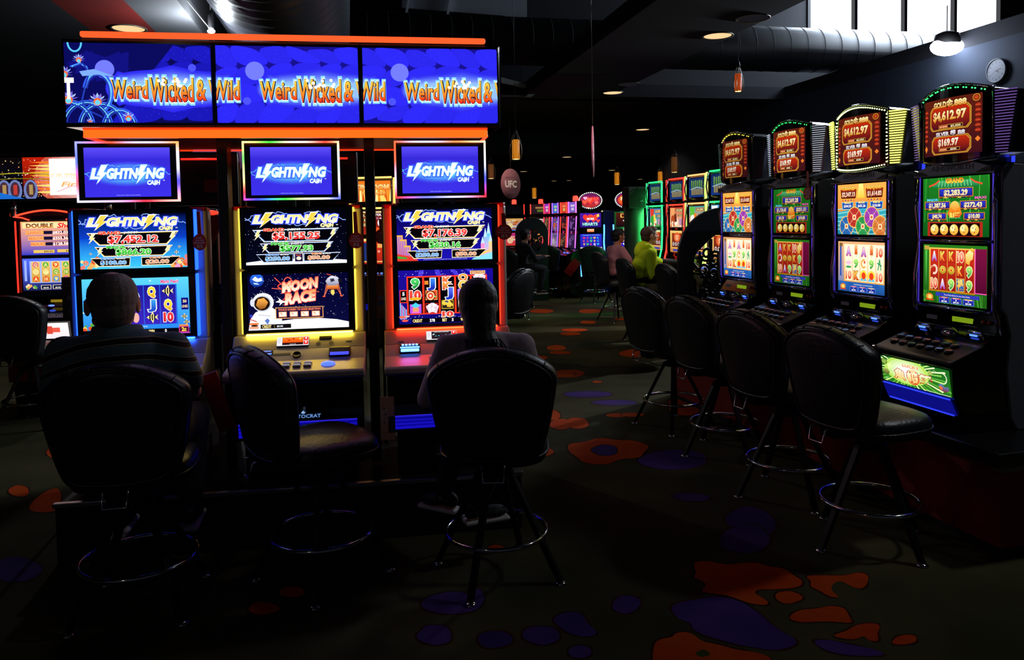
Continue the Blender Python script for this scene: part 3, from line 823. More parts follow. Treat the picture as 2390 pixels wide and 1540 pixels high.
def lightning_top(x0, x1, z0, z1, y, kind):
    a = Art(x0, x1, z0, z1, y)
    if kind == 'sea':
        a.rect(0, 0, 1, .45, '#02021e', '#0a3cc0'); a.rect(0, .45, 1, 1, '#0a46cc', '#3cc8ff')
        for k in range(34): a.ell(rnd.choice((rnd.uniform(0, .16), rnd.uniform(.86, 1))), rnd.uniform(.8, 1), rnd.uniform(.012, .03), None, rnd.choice(('#ffb05a', '#ff7a6a', '#ffe08a', '#ff9ad0', '#d8602c')), 8)
        for u, v, s in ((.9, .72, .022), (.86, .8, .018), (.95, .88, .018), (.05, .9, .02), (.1, .72, .015), (.93, .62, .015)): fish(a, u, v, s, '#0a2a7a')
    elif kind == 'moon':
        a.rect(0, 0, 1, 1, '#02020a', '#05071c')
        for k in range(110): a.ell(rnd.random(), rnd.uniform(.3, .95), rnd.uniform(.0015, .0035), None, rnd.choice(('#ffffff', '#a8b8ff', '#dfe6ff')), 5)
        a.poly([(0, 1), (0, .95), (.2, .91), (.5, .895), (.8, .91), (1, .94), (1, 1)], '#f4f4f8')
    else:
        a.rect(0, 0, 1, 1, '#02022a', '#1c12b0')
        for k in range(40): a.ell(rnd.random(), rnd.uniform(.3, .95), rnd.uniform(.0015, .0035), None, '#ffffff', 5)
        for u, h_ in ((.02, .5), (.06, .42), (.1, .3)):
            a.rect(u - .03, 1 - h_, u + .04, 1, '#ffb84a', '#ff6a3a'); 
            for q in range(3): a.rect(u - .025 + q * .02, 1 - h_ + .03, u - .015 + q * .02, 1, '#7a50ff')
        a.poly([(0, .86), (.18, .93), (.22, 1), (0, 1)], '#e03a2a'); a.poly([(0, .9), (.1, .93), (.1, .96), (0, .95)], '#3aa83a')
        for u, h_, c in ((.93, .62, '#8ab8ff'), (.965, .72, '#5ac8ff'), (.90, .45, '#ff8ad0'), (.985, .5, '#ffd88a')):
            a.rect(u - .02, 1 - h_ * .7, u + .02, 1, c, '#ffb0c0'); a.poly([(u - .02, 1 - h_ * .7), (u, 1 - h_), (u + .02, 1 - h_ * .7)], '#bfe8ff')
        a.poly([(.8, .97), (1, .86), (1, 1), (.78, 1)], '#8adfff'); a.poly([(.82, .92), (.98, .8), (.98, .83), (.84, .95)], '#ffd060')
    lightning_logo(a, .145, .145, .84)
    a.text('CA$H', .81, .272, .062, .13, '#ffe27a', None, '#ffffff', .05, .04, .15); a.text('TM', .91, .27, .02, .02, '#ffffff')
    am = {'sea': ('$7,452.12', '$866.20', '$100.00', '$20.00'), 'moon': ('$5,155.25', '$577.93', '$250.00', '$50.00'), 'city': ('$7,176.39', '$630.16', '$250.00', '$50.00')}[kind]
    jackpots(a, am, ec='#8ab4ff' if kind == 'moon' else '#ffd36a')
    if kind == 'moon':
        a.rect(.475, .79, .565, .96, '#ffffff'); a.rect(.482, .80, .558, .95, '#151040'); a.text('PLAY', .52, .83, .03, .05, '#ff6a50'); a.ell(.52, .89, .025, .035, '#ffe8d0', 10)
    a.text('JACKPOTS GROW WITH EVERY BET PLACED ON LINKED GAMES', .5, .978, .016, .46, '#c8c8f0' if kind != 'moon' else '#605890', bold=.0)
    return a
def game_low(x0, x1, z0, z1, y, kind):
    a = Art(x0, x1, z0, z1, y)
    def sym(t, u, v, h, w, c, c2=None): a.text(t, u, v, h, w, c, c2, '#ffffff', .045, .06)
    if kind == 'sea':
        a.rect(0, 0, 1, 1, '#5ad0f8', '#1c78e8')
        for k in range(10): a.ell(rnd.uniform(.0, 1), rnd.uniform(.02, .8), .010, None, '#bff0ff', 10)
        a.rect(.10, .125, .885, .83, '#2a62e0')
        for k in range(5): a.rect(.115 + k * .153, .135, .26 + k * .153, .82, '#1a1890', '#3a24b8')
        rows = (.24, .47, .70)
        for k, tr in enumerate((('A', 'Q', '9'), ('10', 'fish', 'K'), ('A', 'K', 'g'), ('Q', 'J', 'fish'), ('fish', 'Q', '10'))):
            for r, t_ in zip(rows, tr):
                u = .187 + k * .153
                if t_ == 'fish': fish(a, u, r, .055)
                elif t_ == 'g': a.ell(u, r, .03, .09, '#ffb0a0', 12)
                else: sym(t_, u, r, .15, .075 if len(t_) < 2 else .095, {'Q': '#ffe23a', 'J': '#3aa0f0', '10': '#f03a3a', 'K': '#ff6a2a', 'A': '#50c8ff', '9': '#50e070'}[t_], {'Q': '#ffb818', 'J': '#2050c8', '10': '#c81830', 'K': '#e03a18', 'A': '#2060c0', '9': '#108030'}[t_])
        a.text('Magic Pearl', .82, .07, .055, .17, '#ff4a8a', None, '#ffc8e0', .03, .03, .15)
        a.rect(.01, .37, .075, .58, '#140c78'); a.rect(.925, .37, .992, .58, '#140c78')
        for u in (.042, .958): a.text('50', u, .43, .05, .035, '#ffe89a', bold=.03); a.text('LINES', u, .52, .045, .055, '#ffe89a', bold=.02)
        for u, v, s in ((.95, .70, .03), (.97, .8, .03)): fish(a, u, v, s)
        for k in range(22): a.ell(rnd.uniform(0, .1), rnd.uniform(.78, .99), rnd.uniform(.01, .022), None, rnd.choice(('#ff9a4a', '#ffd05a', '#e8502c', '#58a83a')), 8)
        a.rect(.0, .90, 1, .985, '#06040e'); a.rect(.0, .985, 1, 1, '#c850c8')
        a.text('2 credits per line', .5, .855, .025, .2, '#ffffff', bold=0); a.text('CREDIT', .14, .945, .05, .10, '#ffe89a', bold=.02); a.text('1240', .25, .945, .05, .05, '#ffffff'); a.text('BET', .40, .945, .05, .05, '#ffe89a', bold=.02)
        a.text('50', .525, .942, .055, .035, '#ffffff', bold=.03); a.text('WIN', .635, .942, .055, .055, '#ffe89a', bold=.03); a.text('0', .77, .942, .055, .018, '#ffffff', bold=.03)
        a.rect(.895, .87, .99, .98, '#e03aa0'); a.rect(.902, .885, .984, .97, '#4a1030'); a.text('2c', .943, .925, .07, .045, '#ffe05a', None, '#802000', .03, .04); a.rect(.90, .845, .985, .875, '#ff8a3a')
    elif kind == 'moon':
        a.rect(0, 0, 1, 1, '#04042c', '#0a0a3a')
        for k in range(230): a.ell(rnd.random(), rnd.random() * .85, rnd.choice((.0012, .002, .0035)), None, rnd.choice(('#ffffff', '#ffffff', '#8aa0ff')), 5)
        a.poly([(.3, 1)] + [(.3 + .07 * k, 1 - (.13 * sin(pi * min(1, .15 + .085 * k)))) for k in range(11)] + [(1.0, .93), (1, 1)], '#ffffff')
        a.poly([(.25, .86), (.45, .82), (.70, .815), (.88, .85), (1, .90), (1, 1), (.25, 1)], '#ffffff')
        a.ell(.095, .10, .068, None, '#2a6ae8', 20, '#0c2a90'); a.poly([(.05, .08), (.08, .03), (.11, .07), (.14, .05), (.15, .11), (.10, .13), (.07, .11)], '#e8f4ff'); a.poly([(.06, .14), (.1, .15), (.12, .18), (.07, .17)], '#bfe0ff')
        # lander
        for s_ in (-1, 1):
            a.line([(.845 + s_ * .03, .22), (.845 + s_ * .085, .42)], .007, '#ff6a4a'); a.line([(.845 + s_ * .06, .2), (.845 + s_ * .085, .42)], .005, '#ff8a6a'); a.ell(.845 + s_ * .088, .425, .016, .012, '#ff5a3a', 10)
        a.poly([(.79, .22), (.90, .22), (.91, .30), (.78, .30)], '#ff9a4a', '#b84a1a'); a.poly([(.80, .09), (.84, .05), (.90, .08), (.925, .16), (.89, .23), (.80, .23), (.775, .15)], '#e8e8f4', '#8a8aa8')
        a.poly([(.82, .11), (.86, .10), (.87, .15), (.83, .17)], '#303048'); a.poly([(.90, .12), (.93, .10), (.94, .17), (.91, .19)], '#14141c'); a.poly([(.83, .31), (.86, .31), (.865, .37), (.845, .41), (.825, .37)], '#ffd86a'); a.line([(.79, .02), (.83, .04)], .008, '#d84a2a')
        # logo
        a.ringe(.40, .22, .10, .010, '#ff4a3a', rv=.06); a.ringe(.40, .20, .045, .010, '#ff5a4a', rv=.14); a.line([(.27, .06), (.42, .33), (.33, .5)], .008, '#ff5a4a'); a.line([(.24, .25), (.5, .31)], .007, '#ff6a5a')
        a.text('MOON', .52, .20, .17, .38, '#ff9a5a', '#fff4d8', '#f8584a', .05, .06, .25, rot=-.13); a.text('RACE', .52, .42, .18, .33, '#ff9a5a', '#fff4d8', '#f8584a', .05, .06, .25, rot=-.13)
        a.text('TM', .695, .335, .02, .025, '#ff7a4a'); a.poly([(.27, .50), (.31, .47), (.30, .42), (.34, .48), (.40, .50), (.34, .52), (.31, .57), (.32, .52)], '#ffffff')
        # astronaut
        a.poly([(0, 1), (.02, .80), (.07, .68), (.14, .62), (.24, .60), (.30, .68), (.33, .80), (.34, 1)], '#ffffff', '#dfe4f4'); a.ell(.15, .50, .105, .17, '#f6f8ff', 24); a.ell(.145, .52, .088, .145, '#c8ccdc', 24)
        a.ell(.14, .52, .078, .125, '#2a1408', 22, '#120802'); a.poly([(.08, .55), (.10, .44), (.16, .42), (.2, .5), (.17, .6), (.12, .63)], '#ffb04a', '#7a3a10'); a.ell(.045, .50, .022, .07, '#d8dcec', 12); a.line([(.02, .80), (.08, .84)], .009, '#e03a2a')
        a.ell(.03, .74, .015, .03, '#3a3ac0', 10); a.poly([(.16, .83), (.19, .79), (.21, .83), (.19, .9)], '#5a78c8'); a.line([(.1, .72), (.22, .75)], .006, '#a8b0c8')
        a.rect(.27, .60, .745, .805, '#ffb05a'); a.rect(.277, .61, .738, .793, '#160c3c'); a.text('TOUCH SCREEN TO MAKE SELECTION', .507, .642, .035, .42, '#ff4a2a', None, '#ffd8a0', .02, .02)
        for k in range(4): a.rect(.30 + k * .11, .68, .38 + k * .11, .775, '#ff8a3a'); a.rect(.305 + k * .11, .688, .375 + k * .11, .767, '#fff0e0'); a.poly([(.31 + k * .11, .7), (.33 + k * .11, .7), (.345 + k * .11, .755)], '#ff9a6a')
        a.rect(.01, .865, .10, .90, '#ff7a3a'); a.ell(.06, .915, .035, .018, '#2a1a10', 12); a.rect(.01, .93, .10, .97, '#f0a080'); a.rect(.12, .90, .42, .975, '#100c10'); a.rect(.25, .905, .26, .97, '#604828')
        a.text('CREDIT', .18, .937, .055, .09, '#ffe89a', None, '#302000', .03, .03); a.text('$0.00', .31, .937, .03, .06, '#ffffff', bold=.02)
    else:
        a.rect(0, 0, 1, 1, '#1a0c98', '#0c0870')
        for k in range(4): a.poly([(.2 + k * .2, .12), (.22 + k * .16, 0), (.27 + k * .16, 0), (.25 + k * .2, .12)], '#4438d8')
        for k in range(60): a.ell(rnd.random(), rnd.choice((rnd.uniform(0, .12), rnd.uniform(.84, .92))), .003, None, '#ffffff', 5)
        a.rect(.085, .11, .935, .825, '#ff3a20')
        for k in range(5): a.rect(.10 + k * .168, .135, .248 + k * .168, .805, '#04030a')
        def cell(k): return .174 + k * .168
        sym('9', cell(0), .24, .17, .09, '#58e070', '#0c8a30'); sym('10', cell(0), .46, .16, .12, '#ff5040', '#c82020'); a.ell(cell(0), .53, .06, .028, '#ffc83a', 14, '#ff9a10')
        sym('J', cell(1), .24, .16, .08, '#3a90ff', '#1c30b8'); a.rect(cell(1) - .07, .20, cell(1) - .03, .27, '#e88a30')
        a.rect(cell(0) - .06, .63, cell(0) + .06, .80, '#b850e8'); a.ell(cell(0), .73, .035, .06, '#ff9a6a', 12); a.poly([(cell(0) - .05, .66), (cell(0), .60), (cell(0) + .05, .66), (cell(0), .70)], '#4ad0ff'); a.rect(cell(0) - .04, .77, cell(0) + .04, .8, '#ff70d0')
        a.rect(cell(1) - .062, .38, cell(1) + .062, .56, '#ffb05a'); a.rect(cell(1) - .056, .39, cell(1) + .056, .55, '#e8482c'); a.ringe(cell(1) - .01, .48, .035, .012, '#ffd8a0', rv=.065); a.ringe(cell(1) - .01, .48, .048, .008, '#401008', rv=.09); a.ell(cell(1) + .04, .50, .008, None, '#40ff80', 8); a.ell(cell(1) - .01, .48, .012, None, '#ffffff', 10)
        a.rect(cell(1) - .064, .62, cell(1) + .064, .80, '#e02a18'); a.rect(cell(1) - .058, .63, cell(1) + .058, .79, '#080408')
        def cards(u, v):
            for k in range(5):
                an = -.6 + k * .28; cx_, cy_ = u - .03 + k * .018, v + .02 - .015 * (2 - abs(k - 2))
                P = [(-.018, -.085), (.022, -.085), (.022, .075), (-.018, .075)]
                a.poly([(cx_ + x * cos(an) - y * .35 * sin(an), cy_ + x * 1.8 * sin(an) + y * cos(an)) for x, y in P], '#ffffff' if k % 2 else '#e8d8e8'); a.ell(cx_, cy_ - .02, .005, None, '#e02038', 6)
        cards(cell(1), .71); cards(cell(4), .17)
        sym('K', cell(2), .20, .13, .10, '#ff8a4a', '#e8482c'); sym('K', cell(2), .30, .13, .10, '#ffb04a', '#c84a2c'); sym('J', cell(2) + .02, .42, .16, .08, '#5a78ff', '#1c30b8'); sym('10', cell(2), .83, .10, .12, '#ff5040', '#c82020')
        a.rect(cell(2) - .062, .57, cell(2) + .062, .735, '#e8c83a'); a.rect(cell(2) - .057, .58, cell(2) + .057, .725, '#302818'); a.poly([(cell(2) - .058, .60), (cell(2) - .02, .56), (cell(2) + .02, .58), (cell(2) + .06, .66), (cell(2) + .055, .71), (cell(2), .70), (cell(2) - .055, .65)], '#ffe05a', '#ffb83a')
        a.poly([(cell(2) - .035, .60), (cell(2) - .015, .575), (cell(2) + .01, .59), (cell(2) + .005, .62)], '#3a4a70'); a.ell(cell(2) - .02, .68, .013, None, '#201818', 10); a.ell(cell(2) + .045, .70, .011, None, '#201818', 10)
        sym('Q', cell(3), .15, .12, .10, '#ffb04a', '#e87a2c'); sym('Q', cell(3), .29, .15, .10, '#ffd05a', '#e89a2c'); a.rect(cell(3) - .06, .37, cell(3) + .06, .55, '#b878f0'); sym('10', cell(3), .62, .14, .10, '#ff5040', '#a81830'); a.rect(cell(3) - .05, .72, cell(3) + .05, .8, '#d8c890')
        sym('A', cell(4), .43, .16, .09, '#ff70d0', '#a82090'); sym('9', cell(4), .68, .16, .09, '#58e070', '#0c8a30')
        a.rect(.755, .035, .915, .10, '#ffe89a'); a.rect(.762, .043, .908, .092, '#c85818'); a.text('HIGH STAKES', .835, .068, .032, .13, '#fff0c0', None, '#501000', .02, .02)
        a.rect(.01, .36, .085, .60, '#ff3a20'); a.rect(.018, .375, .08, .585, '#0a0610'); a.text('5', .05, .43, .06, .025, '#ffffff', bold=.04); a.text('LINES', .05, .52, .05, .05, '#ffe8d0', bold=.02)
        for k in range(5): a.rect(.01 + k * .015, .60 + .03 * k, .02 + k * .015, .9, ('#8ac8ff', '#ff8ad0')[k % 2])
        a.ell(.03, .86, .035, .02, '#ff6a4a', 10); a.ell(.085, .85, .025, .018, '#ffb0a0', 10); a.ell(.06, .93, .035, .02, '#ff5a4a', 10)
        a.text('1 credit per line', .5, .865, .028, .16, '#ffe89a', bold=.01)
        a.rect(.13, .895, 1, .98, '#04030c')
        for t_, u, w_, c in (('CREDIT', .19, .10, '#ffe89a'), ('378', .345, .055, '#ffffff'), ('BET', .475, .05, '#ffe89a'), ('5', .56, .02, '#ffffff'), ('WIN', .67, .055, '#ffe89a'), ('0', .80, .02, '#ffffff')): a.text(t_, u, .938, .055, w_, c, None, '#301800', .02, .03)
    return a
def topper_art(x0, x1, z0, z1, y):
    a = Art(x0, x1, z0, z1, y)
    a.rect(0, 0, 1, 1, '#3226c8', '#3a2ee0'); a.poly([(0, 0), (1, 0), (1, .25), (0, .25)], '#5848ee', '#3226d0')
    for k in range(7):
        t = k / 6; c = tuple(x + (y_ - x) * t ** 1.5 for x, y_ in zip(lin('#3a34e0'), lin('#58b8ff')))
        a.ell(.5, .54, .47 * (1 - .07 * k), .26 * (1 - .09 * k), c, 24)
    lightning_logo(a, .52, .20, .86, hot=True)
    a.text('CA$H', .80, .71, .085, .15, '#ffffff', None, '#9fe0ff', .04, .03, .15); a.text('TM', .92, .67, .02, .02, '#ffffff')
    a.text('LINKED JACKPOT SERIES ALL RIGHTS RESERVED', .5, .965, .014, .28, '#b8c8ff', bold=0)
    return a

# neon frame around the small top displays: three blended hues run round it
def hue_frame(name, x0, x1, z0, z1, y, wd, cols, parent):
    a = Art(x0, x1, z0, z1, y); me_v, n_ = [], 0
    P = []; N = 14
    for (ax, az), (bx, bz) in (((x0, z1), (x1, z1)), ((x1, z1), (x1, z0)), ((x1, z0), (x0, z0)), ((x0, z0), (x0, z1))):
        for k in range(N): P.append((ax + (bx - ax) * k / N, az + (bz - az) * k / N))
    K = len(P); bm = bmesh.new(); cl = bm.loops.layers.float_color.new('Col'); cx, cz = (x0 + x1) / 2, (z0 + z1) / 2
    rings = []
    for (x, z) in P:
        ix = x - wd * max(-1, min(1, (x - cx) / ((x1 - x0) / 2) * 1.0)) if abs(abs(x - cx) - (x1 - x0) / 2) < 1e-6 else x
        iz = z - wd * max(-1, min(1, (z - cz) / ((z1 - z0) / 2))) if abs(abs(z - cz) - (z1 - z0) / 2) < 1e-6 else z
        if abs(abs(x - cx) - (x1 - x0) / 2) < 1e-6 and abs(abs(z - cz) - (z1 - z0) / 2) > 1e-6: iz = cz + (z - cz) * (1 - 0 * wd)
        rings.append([bm.verts.new(p) for p in ((x, y, z), (ix, y - .006, iz), (ix, y + .004, iz), (x, y + .012, z))])
    def cc(i):
        t = (i / K) * len(cols); j = int(t) % len(cols); f = t - int(t); f = f * f * (3 - 2 * f)
        A, B = lin(cols[j]), lin(cols[(j + 1) % len(cols)]); return tuple((p + (q - p) * f) * 1.6 for p, q in zip(A, B)) + (1,)
    for i in range(K):
        j = (i + 1) % K
        for q in range(4):
            r = (q + 1) % 4
            f = bm.faces.new((rings[i][q], rings[j][q], rings[j][r], rings[i][r]))
            for lp, ii in zip(f.loops, (i, i + 1, i + 1, i)): lp[cl] = cc(ii)
    bmesh.ops.recalc_face_normals(bm, faces=bm.faces)
    me = bpy.data.meshes.new(name); bm.to_mesh(me); bm.free()
    return new_obj(name, me, parent, [SCR])

def card_tag(x, y, z, top, name_label, rz=0, side=1, half=False, r=.042):
    """round red reminder card hanging on a strap"""
    t = thing('reminder_tag', name_label, 'hanging tag', (x, y, z), rz, 'round red reminder tags')
    a = Art(-r, r, -r, r, -.001)
    a.ell(.5, .5, .5, .5, '#e8281c', 28)
    a.text('INSERT', .5, .24, .10, .42, '#ffffff', bold=.01); a.text('YOUR CARD', .5, .39, .10, .66, '#ffffff', bold=.01); a.text('BE REWARDED', .5, .54, .10, .82, '#ffffff', bold=.01)
    a.poly([(.32, .66), (.50, .64), (.50, .86), (.30, .88)], '#f0c8a0'); a.poly([(.56, .64), (.66, .66), (.72, .88), (.60, .86)], '#e8e0e0')
    a.obj('printed_face', PRINT, t)
    m = MB(); m.lathe([(.001, 0), (r, 0), (r, .003), (.001, .003)], axis='y', seg=28); m.obj('card', mat('red_card', '#d8241a', .5), t)
    m = MB(); m.prism([(-.012, r * .8), (.012, r * .8), (.006, top), (-.014, top)], 'y', .0005, .0035); m.obj('strap', mat('red_card', '#b81a14', .5), t)
    return t

# ------------------------------------------------------------------ left bank machines
def strip(mb, x, z0, z1, y0, y1, w=.007): mb.box((x, (y0 + y1) / 2, (z0 + z1) / 2), (w, y1 - y0, z1 - z0), bev=.003)
def lightning_machine(pos, rz, kind, label, led, ledc, mirror=False, topcols=()):
    t = thing('slot_machine', label, 'slot machine', pos, rz)
    sx = -1 if mirror else 1
    E_ = emit('led_' + kind, led, ledc)
    m = MB()
    for k in (-1, 1):   # rounded flanks either side of the glass
        m.prism([(k * .262, .045), (k * .325, .040), (k * .338, .060), (k * .335, .10), (k * .275, .42), (k * .262, .42)], 'z', 1.015, 1.675, .006)
    m.prism([(.055, .50), (.055, 1.665), (.42, 1.62), (.45, .50)], 'x', -.262, .262)
    m.obj('cabinet', SILV, t)
    for k in (-1, 1):
        m = MB(); m.prism([(k * .255, .044), (k * .322, .042), (k * .336, .062), (k * .276, .40), (k * .255, .40)], 'z', 1.675, 1.694, .003); m.obj('top_cap', mat('red_lamp_cap', '#c01810', .35), t)
    m = MB(); m.prism([(.08, 1.015), (.0, 1.015), (-.05, .955), (-.12, .90), (-.288, .878), (-.30, .868), (-.300, .845), (-.27, .83), (.08, .80)], 'x', -.336, .336, .004); m.obj('console', SILV, t)
    m = MB()
    m.box((.0, -.046, .985), (.004, .002, .05)) if False else None
    for z in (.953,): m.box((0, -.052, z), (.665, .003, .002))
    m.box((.245 * sx, -.125, .902), (.002, .09, .002)); m.prism([(-.10, .9155), (-.10, .9165), (-.05, .9565), (-.05, .9555)], 'x', .26, .2615); m.prism([(-.10, .9155), (-.10, .9165), (-.05, .9565), (-.05, .9555)], 'x', -.2615, -.26)
    m.obj('panel_seams', BLKM, t)
    m = MB(); m.prism([(-.262, .835), (-.19, .80), (-.165, .66), (-.19, .52), (.30, .50), (.30, .80), (.05, .84)], 'x', -.325, .325, .006); m.obj('lower_front', GLOSS, t)
    a = Art(-.29, .29, .535, .605, -.188)
    a.rect(0, 0, 1, 1, '#0c08a0', '#140cc8')
    for k in range(7): a.rect(0, .08 + .13 * k, 1, .11 + .13 * k, ('#2a20e8', '#08046a')[k % 2])
    a.rect(0, 0, 1, .05, '#3a30ff'); a.obj('blue_glow_panel', SCRD, t)
    a = Art(-.07, .12, .612, .66, -.1905); a.text('ARISTOCRAT', .5, .62, .38, .9, '#7ab0ff', bold=.01, taper=.0); a.poly([(.44, .28), (.5, .02), (.56, .28), (.5, .36)], '#9ac4ff'); a.obj('maker_logo', SCRD, t)
    for nm, z0, z1 in (('upper_screen', 1.366, 1.686), ('lower_screen', 1.026, 1.358)):
        m = MB(); m.box((0, .022, (z0 + z1) / 2), (.572, .062, z1 - z0), bev=.006); bz = m.obj(nm, GLOSS, t)
        if nm == 'upper_screen': a = lightning_top(-.258, .250, 1.388, 1.664, -.0095, kind)
        else: a = game_low(-.256, .252, 1.05, 1.338, -.0095, kind)
        a.obj('display', SCR, bz)
        for k in (-1, 1): m = MB(); strip(m, k * .289, z0 + .005, z1 - .005, -.006, .040); m.obj('light_strip', E_, t)
    m = MB(); m.box((0, -.004, 1.0235), (.54, .03, .005)); m.obj('under_light', emit('under_' + kind, led, ledc * 6), t)
    # small player display and card slot on the first panel (sloping)
    R_ = Matrix.Rotation(-.69, 3, 'X')
    def on(x, s_, off=.002):   # s_ 0..1 down the first slope
        return Vector((x, 0 + (-.05) * s_ - off * .77, 1.015 - .06 * s_ + off * .64))
    def plate(mb, x, s_, w, h, th=.006, off=.0): mb.box(on(x, s_, off), (w, th, h), rot=R_, bev=.001)
    m = MB(); plate(m, -.035, .52, .162, .062, .008); pdp = m.obj('player_display', GLOSS, t)
    a = Art(-.115, .045, 0, .052, 0)
    a.rect(0, 0, 1, 1, '#e8e8f0'); a.rect(.17, .06, .83, .92, '#2a1a20' if kind == 'city' else '#301010')
    if kind == 'city':
        for k in range(26): a.rect(*(lambda u, v: (u, v, u + .04, v + .08))(rnd.uniform(.2, .78), rnd.uniform(.3, .7)), rnd.choice(('#3ad0e0', '#101018', '#e0f8ff', '#402048')))
        a.text('YOU HAVE EARNED', .5, .14, .09, .5, '#ffffff', bold=.0)
    else:
        a.rect(.18, .08, .82, .66, '#ff8a1a', '#f04a10')
        for k in range(8): a.ell(.24 + .07 * k, rnd.uniform(.2, .55), .035, None, rnd.choice(('#ffd06a', '#ff5a20', '#c82a10')), 8)
    a.text('rewards', .5, .82, .1, .2, '#ffffff', bold=0); a.rect(.84, .06, .99, .46, '#e83028'); a.rect(.84, .52, .99, .92, '#e83028'); a.ell(.915, .2, .03, None, '#ffffff', 10); a.ell(.915, .66, .03, None, '#ffffff', 10)
    for k in range(4): a.rect(.03, .2 + .15 * k, .12, .24 + .15 * k, '#a0a0b8')
    ao = a.obj('display', SCR, pdp); ao.matrix_local = Matrix.Translation(on(0, .52, .0075)) @ R_.to_4x4() @ Matrix.Translation((0, 0, -.026))
    m = MB(); plate(m, .13, .30, .064, .018, .010); m.obj('card_slot', BLK, t)
    for k, x in enumerate((.095, .16)):
        m = MB()
        for i in range(-3, 4):
            for j in range(-3, 4):
                if abs(i) + abs(j) < 5 and (i + j) % 2 == 0: plate(m, x + i * .0035, .72 + j * .045, .002, .002, .004, .001)
        m.obj('speaker', BLKM, t)
    for x, y in ((-.25, .86), (.25, .62)): m = MB(); plate(m, x, y, .03, .008, .004); m.obj('recess_label', mat('steel_label', '#6e6e74', .4, .5), t)
    # second slope: lens, ticket slot, note reader
    R2 = Matrix.Rotation(-.905, 3, 'X')
    def on2(x, s_, off=.002): return Vector((x, -.05 - .07 * s_ - off * .62, .955 - .055 * s_ + off * .79))
    m = MB(); m.lathe([(.001, .0), (.0215, .0), (.0215, .005), (.017, .006), (.016, .002), (.001, .002)], c=on2(-.01 * sx, .55, 0), seg=22, rot=R2 @ Matrix.Rotation(pi / 2, 3, 'X')); m.obj('round_lens', mat('lens_black', '#0a0a0c', .15, .4), t)
    m = MB(); m.box(on2(-.165 * sx, .3, 0), (.07, .008, .030), rot=R2, bev=.002); m.mi = 1; m.box(on2(-.165 * sx, .42, .004), (.058, .002, .007), rot=R2); m.box(on2(-.165 * sx, .22, .004), (.05, .002, .004), rot=R2); m.obj('ticket_slot', [BLK, emit('blue_lamp', '#4a68ff', 3)], t)
    m = MB(); m.box(on2(.205 * sx, .50, .004), (.110, .022, .058), rot=R2, bev=.005); nr = m.obj('note_reader', BLK, t)
    hot = kind == 'city'
    m = MB(); m.box(on2(.205 * sx, .72, .016), (.094, .004, .018), rot=R2, bev=.001)
    if hot:
        for k in range(5): m.box(on2(.205 * sx - .036 + .018 * k, .3, .017), (.012, .003, .009), rot=R2)
        m.box(on2(.205 * sx, .50, .017), (.10, .003, .006), rot=R2)
    m.obj('note_slot_light', emit('note_light_hot', '#3a70ff', 12) if hot else emit('note_light', '#3038ff', 2.2), nr)
    m = MB(); m.box(on2(-.085 * sx, .45, 0), (.085, .003, .014), rot=R2); m.obj('notice_strip', mat('notice_grey', '#55555c', .6), t)
    # deck: two rows of buttons and the play button
    def dk(x, y): return Vector((x, y, .90 + (y + .12) / .168 * .022))
    for r_ in range(2):
        for k in range(2 if hot and r_ > 5 else 4):
            x = (-.10 + .052 * k) if not hot else (-.115 + .058 * (k - 1) if k else .1); x = x if not hot else (-.09 + .052 * k)
            m = MB(); m.box(dk(x, -.185 - .038 * r_) + Vector((0, 0, .006)), (.040, .024, .012), bev=.004)
            bt = m.obj('play_line_button', mat('button_body', '#c0c0c8', .2, .7), t)
            m = MB(); m.box(dk(x, -.185 - .038 * r_) + Vector((0, 0, .0135)), (.031, .016, .004), bev=.002); m.obj('button_cap', emit('button_glow_' + kind, {'sea': '#6a80c8', 'moon': '#9aa0c8', 'city': '#b070b8'}[kind], .55), bt)
    m = MB(); m.sphere(dk(.155 if not hot else .17, -.20) + Vector((0, 0, .002)), (.036, .030, .016), 18); m.obj('play_button', emit('play_glow', '#5070ff', 1.6), t)
    # small display on top
    m = MB(); m.box((-.018, .02, 1.874), (.484, .05, .298), bev=.008); tp = m.obj('top_display', GLOSS, t)
    topper_art(-.222, .184, 1.748, 1.995, -.0065).obj('display', SCR, tp)
    hue_frame('light_frame', -.262, .226, 1.722, 2.026, -.006, .010, topcols, tp)
    m = MB(); m.box((.03, .09, 1.83), (.12, .09, .10), bev=.006); m.box((-.02, .06, 1.70), (.02, .02, .10)); m.box((.05, .06, 1.70), (.02, .02, .10)); m.obj('display_bracket', BLKM, t)
    return t

